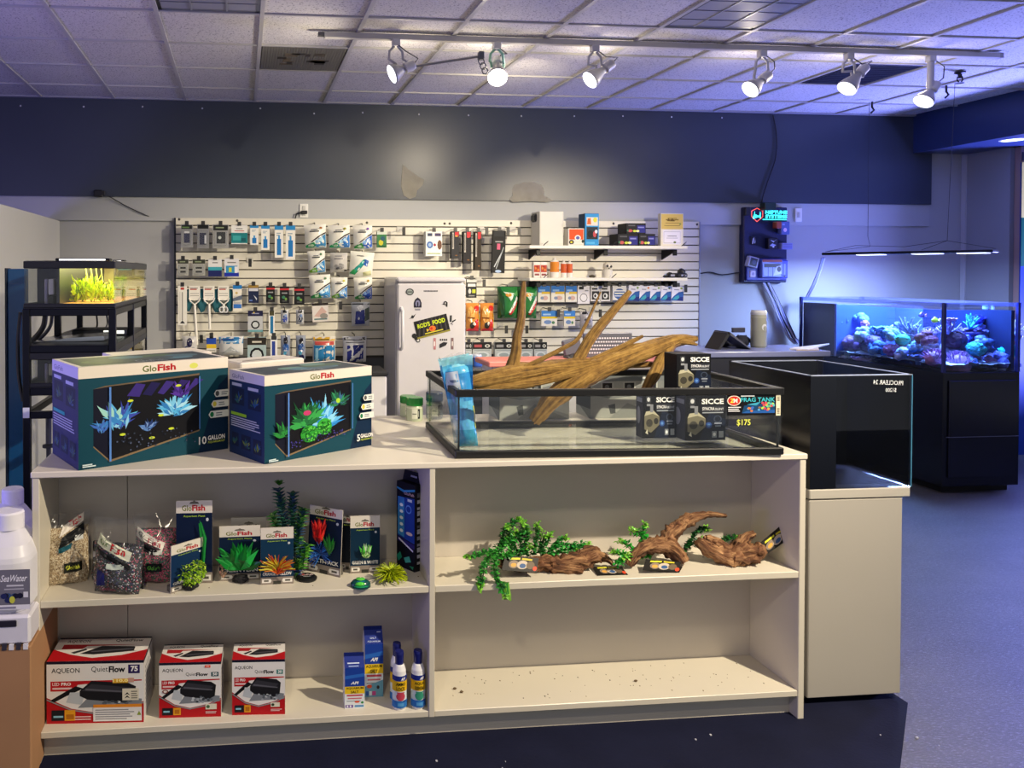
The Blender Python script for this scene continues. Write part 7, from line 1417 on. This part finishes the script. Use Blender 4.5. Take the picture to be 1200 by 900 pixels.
# tall blue-green plastic plant on an oval base
def stem(g, p0, p1, n, L, cols, w=.019, droop=.0, cup=.3):
    n = int(n*1.5)
    for k in range(n):
        t_ = k/n; b = p0.lerp(p1, t_); ax = (p1-p0).normalized()
        for j in range(6):
            q = j*pi/3+k*.9; s1 = ax.orthogonal().normalized(); s2 = ax.cross(s1); d = (s1*cos(q)+s2*sin(q)+ax*.55).normalized()
            g.leaf(b, d, w, L*random.uniform(.8, 1.15), jit(random.choice(cols), .15), cup)
c = pz(349, 682, zm0)+Vector((0, .03, 0)); t = thing('plastic_plant', 'tall blue-green bushy plastic plant between the cards', 'plastic plant', c)
g = G()
for (x0, y0, x1, y1, n_, L_, cols) in ((338, 650, 326, 573, 13, .034, ('#3f6a6a', '#4a8a6a', '#3a5a80')), (343, 650, 343, 578, 12, .034, ('#44706f', '#4a689a', '#3a7a5a')), (336, 640, 318, 603, 7, .034, ('#2f7a3c', '#5aa04a', '#a8c878')), (346, 640, 356, 597, 8, .034, ('#2f6a48', '#6aa84a', '#3a5a80')), (346, 676, 350, 632, 9, .034, ('#5aa048', '#38508a', '#8ac060', '#2f7a4a')), (341, 676, 334, 640, 7, .034, ('#3c7a52', '#4a6a9a', '#5aa04a')), (350, 668, 360, 638, 6, .034, ('#5aa83c', '#7cc048', '#3a6a70'))):
    stem(g, px(x0, y0, c.y), px(x1, y1, c.y+.03), n_, L_, cols)
p = px(327, 569, c.y+.03); 
for j in range(16): g.leaf(p, Vector((cos(j), sin(j), random.uniform(.4, 1.5))), .012, .026, jit(random.choice(('#4fa02c', '#6ac038', '#2f7a2a')), .1))
stuff(g.build('foliage', M_LEAF, t))
g = G()
for x0, y0, x1, y1 in ((345, 678, 326, 573), (346, 678, 343, 578), (346, 678, 350, 632), (347, 679, 360, 638)): g.tube([px(x0, y0, c.y), px((x0+x1)/2+2, (y0+y1)/2, c.y+.01), px(x1, y1, c.y+.03)], [.0035, .003, .0015], '#3c4a34', 5)
g.build('stem', M_LEAF, t)
c3 = pz(360, 681, zm0); g = G(); g.lathe([(0, 0), (.036, 0), (.038, .006), (.03, .011), (0, .012)], '#121214', (c3.x, c3.y+.02, zm0), 22); A = Art(g, (c3.x-.028, c3.y-.006, zm0+.0125), (.056, .004, 0), (0, .045, .001), step=.0004); A.text('GloFish', .1, .5, .3, '#d8c0c0', .02, .8).rect(.25, .25, .5, .12, '#8a8d90').rect(.2, .62, .15, .2, '#b03a44'); g.build('oval_base', M_SATIN, t, 'black oval base with print')

# ------------------------------------------------------------------ lower left bay: filter cartons, salt, bottles
def filt(A, num, ncol, big):
    A.rect(0, 0, 1, 1, '#e6e3e2').poly([(0, 0), (1, 0), (1, .34), (.8, .24), (.5, .17), (.25, .24), (0, .42)], '#b3161f').rect(0, .955, 1, .045, '#17172c')
    A.text('AQUEON', .05, .8 if big else .82, .09 if big else .07, '#1a1a1e', .012, .29 if big else .33)
    A.text('Quiet', .46 if big else .43, .81 if big else .745, .1 if big else .07, '#2a2a2e', .0, .17).text('Flow', .64 if big else .6, .81 if big else .745, .1 if big else .065, '#17171a', .04, .17 if big else .19)
    A.rect(.84, .79 if big else .735, .12, .14 if big else .08, ncol).text(num, .865, .82 if big else .75, .09 if big else .055, '#f2f0f0', .04, .075)
    y = .62; A.poly([(.04, y-.1), (.28, y-.1), (.32, y+.0), (.55, y+.03), (.98, y+.05), (.98, y+.07), (.04, y+.06)], '#b81c24').text('LED', .06, y-.01, .05, '#eee', .005, .07).text('PRO', .15, y-.01, .05, '#f4f0f0', .03, .1).rect(.06, y-.07, .2, .03, '#e4c4c4')
    A.poly([(.02, .36), (.2, .52), (.3, .6), (.38, .56), (.2, .44), (.06, .33)], '#15151a').poly([(.2, .34), (.36, .3), (.4, .5), (.24, .5)], '#b9c0c8').poly([(.32, .25), (.98, .28), (.98, .38), (.45, .45)], '#7d838c')
    A.poly([(.34, .52), (.46, .68), (.84, .64), (.92, .58), (.9, .38), (.8, .32), (.42, .38), (.34, .44)], '#1b1b20').poly([(.36, .52), (.46, .63), (.88, .56), (.8, .48)], '#34343c').poly([(.4, .56), (.86, .5), (.86, .48), (.4, .53)], '#5a5a64')
    for k in range(16): A.ell(.5+random.random()*.36, .27+random.random()*.1, .025, .02, random.choice(('#9aa2ac', '#5a626c', '#c2c8d0', '#3a4048')), 6)
    A.poly([(0, .4), (.25, .23), (.5, .165), (.8, .23), (1, .33), (1, .31), (.8, .21), (.5, .145), (.25, .21), (0, .38)], '#8a8d92')
    A.rect(.05, .05, .17 if not big else .13, .13 if not big else .17, '#1a1a22').rect(.07, .1, .1, .03, '#8ac0d8').rect(.23 if not big else .185, .05, .12 if not big else .11, .13 if not big else .17, '#e09a20').rect(.25 if not big else .2, .07, .08, .08, '#b06a14')
def ftop(A):
    A.rect(0, 0, 1, 1, '#dedad8').rect(0, .94, 1, .06, '#17172c').poly([(0, 0), (1, 0), (1, .45), (.75, .22), (.45, .12), (.2, .28), (0, .5)], '#b3161f').text('AQUEON', .1, .76, .13, '#2a2a2e', .01, .25).text('QuietFlow', .62, .78, .13, '#2a2a2e', .02, .3).poly([(.08, .5), (.3, .5), (.34, .62), (.9, .66), (.08, .7)], '#a82028').poly([(.3, .3), (.5, .62), (.85, .58), (.9, .4), (.45, .26)], '#1d1d22').poly([(.2, .36), (.34, .52), (.36, .46), (.24, .3)], '#1d1d22').poly([(.4, .4), (.85, .5), (.84, .46), (.42, .36)], '#55555e').rect(.86, .4, .1, .2, '#e8e6e2')
for (BL, BR, TL, bk_, num, ncol, big, lab) in (((54.8, 848.5), (168.5, 846), 775.5, (69, 748), '75', '#2c1f5a', True, 'widest red and white filter carton at the left of the lower shelf'), ((186.5, 841.5), (259, 839.5), 777, (191.5, 755.5), '50', '#1d4a52', False, 'middle red and white filter carton on the lower shelf'), ((272, 838), (334, 836.8), 773.5, (274.6, 753.5), '30', '#17746c', False, 'right red and white filter carton, without an orange price sticker')):
    a, U, n, d, h = obox(BL, BR, TL, z=zl0, d=.1); c = pz(bk_[0], bk_[1], zl0+h); d = min(c.y-a.y, BY+BD-.02-a.y)
    g = boxmesh(a, U, n, d, h, '#cfcac8', .003); A = oart(g, a, U, n, d, h, 'front', .0004); filt(A, num, ncol, big)
    if big:
        A.rect(.68, .64, .16, .07, '#e0a830').text('110.0', .68, .655, .05, '#fff0a0', .04, .16).rect(.84, .65, .06, .07, '#c99a8a').rect(.78, .36, .17, .19, '#ded6c4').poly([(.8, .44), (.83, .49), (.86, .44), (.83, .46)], '#222').poly([(.8, .39), (.83, .44), (.86, .39), (.83, .41)], '#222').lines(.87, .38, .07, .14, 4, '#6a665c').rect(.48, .03, .5, .22, '#e4e2e4').rect(.48, .25, .5, .05, '#e08a2c').lines(.5, .05, .42, .18, 5, '#8a8a92').poly([(.93, .12), (.975, .12), (.9525, .19)], '#8a9a3a').lines(.29, .05, .17, .08, 2, '#e8c0c0')
    elif num == '50': A.rect(.74, .9, .09, .045, '#f0482a').rect(.76, .915, .05, .012, '#ffd8c8').ell(.1, .48, .05, .035, '#7a3a34').ell(.1, .48, .028, .02, '#e4d8d0').rect(.75, .14, .18, .1, '#dcd8c4').ell(.79, .19, .03, .03, '#4a6a4a').lines(.75, .06, .2, .05, 2, '#e8c8c8')
    else: A.rect(.73, .14, .17, .08, '#dcd8c4').ell(.77, .18, .03, .025, '#33402c').lines(.73, .06, .22, .05, 2, '#e8c8c8')
    ftop(oart(g, a, U, n, d, h, 'top', .0004)); A = oart(g, a, U, n, d, h, 'right', .0004); A.rect(0, 0, 1, 1, '#d4d0d0').lines(.15, .2, .7, .65, 9, '#9a9aa2').rect(0, .955, 1, .045, '#17172c')
    tag(g.build('filter_carton', M_PAPER, loc=a+U*.5-n*d*.5), lab, 'carton', 'red and white filter cartons')
def salt(BL, BR, ysh, ytop, label, big):
    a, U, n, d, h = obox(BL, BR, ysh, z=zl0, d=.06); ht = px(BL[0], ytop, a.y+.03).z-zl0; u = U.normalized(); W = U.length
    M = Matrix((u, -n, Vector((0, 0, 1)))).transposed().to_4x4(); M.translation = a
    g = G(); g.M = M; g.box((0, 0, 0), (W, d, h), '#dfe0e6', .002)
    g.add([(0, 0, h), (W, 0, h), (W, d, h), (0, d, h), (0, d*.46, ht-.012), (W, d*.46, ht-.012), (0, d*.54, ht-.012), (W, d*.54, ht-.012)], [(0, 1, 5, 4), (3, 6, 7, 2), (0, 4, 6, 3), (1, 2, 7, 5), (4, 5, 7, 6)], ['#1a2f86', '#1a2f86', '#c9ccd8', '#c9ccd8', '#16246a'])
    g.box((0, d*.46, ht-.014), (W, d*.54, ht), '#16246a', .0); g.M = None
    A = oart(g, a, U, n, d, h, 'front', .0004); k = .56 if not big else .64
    A.rect(0, 0, 1, 1, '#dde4ea').rect(0, k-.02, 1, 1-k+.02, '#1d3f9c').poly([(0, .8), (1, .86), (1, .78), (0, .72)], '#2c66c0').text('API', .3, k+.03, .07, '#f2f2f4', .04, .36, sh=.3)
    A.rect(.0, k-.2, 1, .18, '#e4bf22').text('AQUARIUM', .06, k-.1, .065, '#2a2412', .03, .88).text('SALT', .3, k-.19, .065, '#2a2412', .03, .4)
    A.rect(.1, k-.26, .8, .04, '#c24a58').rect(.15, k-.33, .7, .03, '#c86a78').rect(.1, k-.39, .7, .02, '#8a94a0')
    if big: A.poly([(0, 0), (1, 0), (1, .32), (0, .2)], '#6aa0b8').ell(.25, .2, .14, .035, '#d8502c').ell(.72, .18, .08, .035, '#3a3030').rect(.05, .03, .16, .08, '#3a62b0').rect(.24, .03, .14, .08, '#d8e0e8').rect(.4, .03, .2, .08, '#c04a8a')
    else: A.ell(.62, .16, .13, .025, '#d8502c').ell(.88, .14, .07, .03, '#3c8a4a').rect(.04, .02, .38, .07, '#6a4a9a').rect(.1, .03, .08, .05, '#e0e0f0').rect(.25, .03, .08, .05, '#e0e0f0').rect(.5, .03, .45, .05, '#5a90c0')
    O_ = a+Vector((0, 0, h)); V_ = -n*d*.46+Vector((0, 0, ht-.012-h)); A = Art(g, O_, U, V_, step=.0005); A.text('AQUARIUM', .15, .1, .13, '#c9d4ee', .01, .7).text('SALT', .3, .35, .13, '#c9d4ee', .01, .35).rect(.7, .8, .2, .06, '#c9d4ee')  if big else A.rect(.15, .35, .6, .1, '#c9d4ee').rect(.2, .1, .5, .08, '#9ab0e0')
    tag(g.build('salt_carton', M_PAPER, loc=a+U*.5), label, 'carton', 'blue and yellow salt cartons')
salt((404, 830.5), (427.3, 829.5), 783, 765, 'shorter blue and yellow salt carton at the front', False)
salt((427.5, 817), (449, 816), 755, 734, 'taller blue and yellow salt carton behind the shorter one', True)
def cond(x, yb, ytop, r, label, l1, l2, c1, back=False):
    p = pz(x, yb, zl0); R = r*p.y/F; p = p+Vector((0, R, 0)); h = px(x, ytop, p.y).z-zl0
    t = thing('conditioner_bottle', label, 'bottle', p, 'white bottles with dark blue caps')
    G().lathe([(0, 0), (R*.92, 0), (R, .006), (R, h*.6), (R*.95, h*.68), (R*.72, h*.76), (R*.55, h*.79), (R*.52, h*.8)], '#e6e6ea', p, 24).build('body', M_GLOSS, t)
    G().lathe([(R*.6, h*.77), (R*.6, h*.8), (R*.66, h*.96), (R*.6, h), (0, h)], '#1a2068', p, 20).build('cap', M_GLOSS, t)
    g = G(); fn = lambda uu, vv: p+Vector((R*1.015*sin((uu-.5)*2.8), -R*1.015*cos((uu-.5)*2.8), h*(.05+.56*vv))); A = Art(g, fn=fn, nfn=lambda uu, vv: Vector((sin((uu-.5)*2.8), -cos((uu-.5)*2.8), 0)), step=.0004, sub=10); A.ar = R*2.8/(h*.56)
    A.rect(0, 0, 1, 1, '#d6e2ea').rect(0, .84, 1, .16, '#1d2f86').text('API', .5, .86, .1, '#f0f0f4', .04, .2, sh=.3).rect(0, .52, 1, .32, '#e2b61e').text(l1, .27, .69, .11, '#20200f', .03, .48).text(l2, .29, .55, .11, '#20200f', .03, .44).rect(0, .0, 1, .22, '#2f74c0').ell(.5, .36, .22, .13, c1).rect(.32, .46, .36, .04, c1).rect(.35, .06, .3, .1, '#5aa0d8').rect(.6, .2, .2, .04, '#1d2f86'); g.build('label', M_PAPER, t)
cond(469.5, 833, 762.5, 8.3, 'left front bottle with a dark blue cap and red oval label', 'AMMO', 'LOCK', '#c24458')
cond(491.5, 832, 761.5, 8.3, 'right bottle with a dark blue cap and green oval label', 'AQUA', 'ESSENTIAL', '#3a9478')
cond(466.5, 824, 753, 7.8, 'bottle with a dark blue cap half hidden behind the left front one', 'AMMO', 'LOCK', '#c24458')

# ------------------------------------------------------------------ upper right bay: vines and knotted wood
def vine(name, label, strands, L=.02, cols=('#2f8a34', '#3fa83c', '#1f6a2c', '#57b84a'), w=.012, tips=('#8ad048',)):
    """strands: lists of (pixel x, pixel y, depth); each gets two looser side shoots"""
    t = thing(name, label, 'plastic plant', px(*strands[0][0])); g = G(); gs = G()
    for S in strands:
        for off in range(3):
            jx, jy = (0, 0) if off == 0 else (random.uniform(-7, 7), random.uniform(-5, 5))
            P = [px(q[0]+jx*i_/len(S), q[1]+jy*i_/len(S), q[2]+.006*off) for i_, q in enumerate(S)]; Q = []
            for i in range(len(P)-1):
                a, b_, c, d = P[max(i-1, 0)], P[i], P[i+1], P[min(i+2, len(P)-1)]; m_ = max(2, int((c-b_).length/.011))
                for k in range(m_): t_ = k/m_; Q.append(.5*((2*b_)+(c-a)*t_+(2*a-5*b_+4*c-d)*t_**2+(3*b_-a-3*c+d)*t_**3))
            Q.append(P[-1]); gs.tube(Q, .0018, '#3c5a2a', 4)
            for k, b in enumerate(Q):
                for j in range(4):
                    d = Vector((random.uniform(-1, 1), random.uniform(-1, .5), random.uniform(-.4, 1))); g.leaf(b+Vector((random.uniform(-.004, .004), 0, random.uniform(-.004, .004))), d, w*random.uniform(.8, 1.2), L*random.uniform(.6, 1.1), jit(random.choice(cols if k < len(Q)-2 else tips), .3), random.uniform(.1, .5))
    for p in range(len(g.v)): 
        if g.v[p].y > BY and g.v[p].z < zsf+.001: g.v[p].z = zsf+.001
    gs.build('stem', M_LEAF, t); stuff(g.build('foliage', M_LEAF, t)); return t
zsf = zm0
def on(x, y, dz=.012): p = pz(x, y, zsf+dz); return (x, y, p.y)
def at(x, y, Y): return (x, y, Y)
vine('trailing_vine', 'green trailing vine at the left, two strands hanging over the shelf edge', [
    [at(600, 632, 2.717), at(585, 645, 2.692), at(572, 655, 2.655), at(565, 668, 2.608), at(563, 690, 2.606)], [at(600, 650, 2.692), at(582, 655, 2.642), at(580, 670, 2.609), at(586, 685, 2.606), at(594, 700, 2.606)], [at(585, 648, 2.679), at(570, 648, 2.655), at(558, 652, 2.642), at(547, 653, 2.642)]])
vine('trailing_vine', 'thick clump of green vine beside the trailing strands', [
    [at(588, 640, 2.741), at(592, 622, 2.754), at(606, 612, 2.766), at(612, 612, 2.766)], [at(596, 648, 2.723), at(604, 630, 2.741), at(618, 622, 2.754)], [at(612, 650, 2.723), at(616, 632, 2.741), at(612, 614, 2.754)], [at(625, 650, 2.723), at(628, 630, 2.754), at(628, 616, 2.754)], [at(632, 648, 2.723), at(642, 634, 2.741), at(646, 626, 2.754)], [at(600, 655, 2.704), at(612, 645, 2.723), at(622, 642, 2.729)], [at(606, 652, 2.729), at(600, 634, 2.741), at(594, 618, 2.754)], [at(618, 652, 2.729), at(610, 636, 2.741), at(604, 622, 2.754)], [at(636, 652, 2.729), at(634, 640, 2.741), at(638, 628, 2.754)], [at(582, 642, 2.729), at(592, 634, 2.741), at(600, 628, 2.754)]], cols=('#1f5a26', '#2f8a34', '#153f1c', '#3a9a40'))
vine('trailing_vine', 'low green vine lying behind the first piece of knotted wood', [
    [at(636, 652, 2.729), at(650, 642, 2.741), at(668, 640, 2.754), at(690, 641, 2.754)], [at(640, 655, 2.723), at(655, 648, 2.741), at(676, 646, 2.754)], [at(645, 650, 2.735), at(655, 634, 2.754), at(664, 632, 2.766)]], cols=('#2f9a3c', '#3fae48', '#227a30'))
vine('trailing_vine', 'bright green vine left of the arched wood', [
    [at(742, 655, 2.704), at(728, 650, 2.679), at(718, 648, 2.673)], [at(748, 655, 2.723), at(738, 640, 2.729), at(725, 634, 2.735)], [at(752, 650, 2.735), at(752, 630, 2.754), at(756, 614, 2.766)], [at(760, 652, 2.735), at(762, 636, 2.754), at(742, 622, 2.766)], [at(728, 658, 2.673), at(722, 660, 2.667), at(732, 652, 2.679)]], cols=('#2fae38', '#3fbe40', '#1f8a2c', '#2a9a34'))
vine('trailing_vine', 'dark green vine behind the right piece of knotted wood', [
    [at(805, 640, 2.779), at(815, 625, 2.779), at(825, 620, 2.785), at(830, 622, 2.785)], [at(800, 648, 2.766), at(808, 640, 2.766), at(822, 636, 2.779)], [at(840, 640, 2.785), at(850, 632, 2.791), at(866, 632, 2.791)]], cols=('#1f6a2c', '#2a7a34', '#17482a'))
def root(name, label, limbs, tags=(), seed=0):
    c = px(limbs[0][0][0], limbs[0][0][1], limbs[0][0][2]); t = thing(name, label, 'driftwood', (c.x, c.y, zsf)); g = G()
    for pts in limbs:
        P = [px(x, y, Y) for x, y, Y, r in pts]; R = [r*Y/F for x, y, Y, r in pts]; P = [Vector((p.x, p.y, max(p.z, zsf+r*.8))) for p, r in zip(P, R)]; Q = []; S = []
        for i in range(len(P)-1):
            a, b_, c_, d = P[max(i-1, 0)], P[i], P[i+1], P[min(i+2, len(P)-1)]
            for k in range(5): t_ = k/5; Q.append(.5*((2*b_)+(c_-a)*t_+(2*a-5*b_+4*c_-d)*t_**2+(3*b_-a-3*c_+d)*t_**3)); S.append((R[i]+(R[i+1]-R[i])*t_)*(1+.18*vn(i*3.1+k+seed, k*2.)))
        Q.append(P[-1]); S.append(R[-1]); g.tube(Q, S, '#7a5030', 18, True, .6, 38, 5.0)
        for q_, r_ in zip(Q[1:-1:2], S[1:-1:2]): g.blob(q_+Vector((random.uniform(-.6, .6)*r_, random.uniform(-.6, .1)*r_, random.uniform(-.2, .5)*r_)), r_*random.uniform(.35, .7), '#7a5030', .5, 4, 9, 6, seed=r_*999)
    g.build('wood', M_ROOT, t)
    for (pts, txt) in tags:
        P = [px(*q) for q in pts]; P = [Vector((p.x, p.y, max(p.z, zsf+.001))) for p in P]; U = P[1]-P[0]; V = P[3]-P[0]; nn = U.cross(V).normalized()
        g = G().add([*P, *(p-nn*.002 for p in P)], [(0, 1, 2, 3), (7, 6, 5, 4), (0, 4, 5, 1), (1, 5, 6, 2), (2, 6, 7, 3), (3, 7, 4, 0)], '#23201c'); A = Art(g, P[0], U, V, step=.0006); A.rect(.02, .04, .96, .92, '#1d1b1a')
        A.ell(.3, .45, .14, .28, '#8a7a6a').ell(.55, .45, .16, .3, '#c2b4a4').ell(.78, .45, .12, .26, '#6a5a48').ell(.3, .4, .08, .14, '#d8a04a').ell(.56, .38, .09, .16, '#3a5a8a').poly([(.14, .74), (.45, .78), (.45, .92), (.14, .88)], '#d6d23a').poly([(.5, .78), (.8, .76), (.8, .88), (.5, .92)], '#c6b832').ell(.92, .25, .06, .16, '#d84a2c'); g.build('tag_card', M_PAPER, t, 'dark printed card tag')
    return t
root('knotted_wood', 'brown knotted wood lying low at the left with two card tags', [
    [(585, 660, 2.704, 6), (610, 662, 2.704, 7), (632, 660, 2.704, 8), (655, 661, 2.704, 9), (680, 658, 2.704, 10), (700, 652, 2.710, 8), (712, 656, 2.704, 4), (718, 662, 2.692, 2)], [(645, 664, 2.692, 7), (668, 666, 2.679, 6), (682, 668, 2.673, 5)], [(676, 655, 2.717, 7), (692, 646, 2.729, 6), (702, 645, 2.729, 4)]],
    [(((588, 668, 2.642), (629, 671, 2.642), (631, 654, 2.679), (592, 651, 2.679)), 'WOOD'), (((700, 674, 2.642), (736, 675, 2.642), (728, 665, 2.704), (694, 664, 2.704)), 'WOOD')], 1)
root('knotted_wood', 'arched dark wood with a pale horn curving to the right', [
    [(737, 662, 2.692, 4), (747, 648, 2.704, 6.5), (762, 640, 2.717, 8), (780, 640, 2.717, 9), (795, 650, 2.710, 9), (801, 664, 2.698, 6)], [(778, 640, 2.723, 8), (786, 626, 2.735, 9), (800, 614, 2.741, 7.5), (815, 606, 2.741, 4.8), (832, 603, 2.741, 3.4), (851, 604.5, 2.741, 2)]],
    [(((753, 668, 2.642), (796, 677, 2.642), (800, 664, 2.686), (757, 655, 2.686)), 'WOOD')], 2)
root('knotted_wood', 'reddish brown burl of wood at the right with a leaning card tag', [
    [(818, 634, 2.729, 5), (830, 643, 2.723, 9), (848, 652, 2.710, 12), (868, 652, 2.704, 14), (886, 646, 2.704, 11), (892, 640, 2.710, 6)], [(858, 660, 2.692, 9), (866, 664, 2.686, 7), (872, 666, 2.679, 4)], [(866, 642, 2.723, 8), (874, 630, 2.735, 6), (884, 625, 2.735, 3.5)], [(850, 645, 2.717, 9), (838, 636, 2.729, 7), (826, 630, 2.735, 4)]],
    [(((893, 654, 2.68), (928, 629, 2.7), (917, 614, 2.72), (891, 636, 2.7)), 'WOOD')], 3)
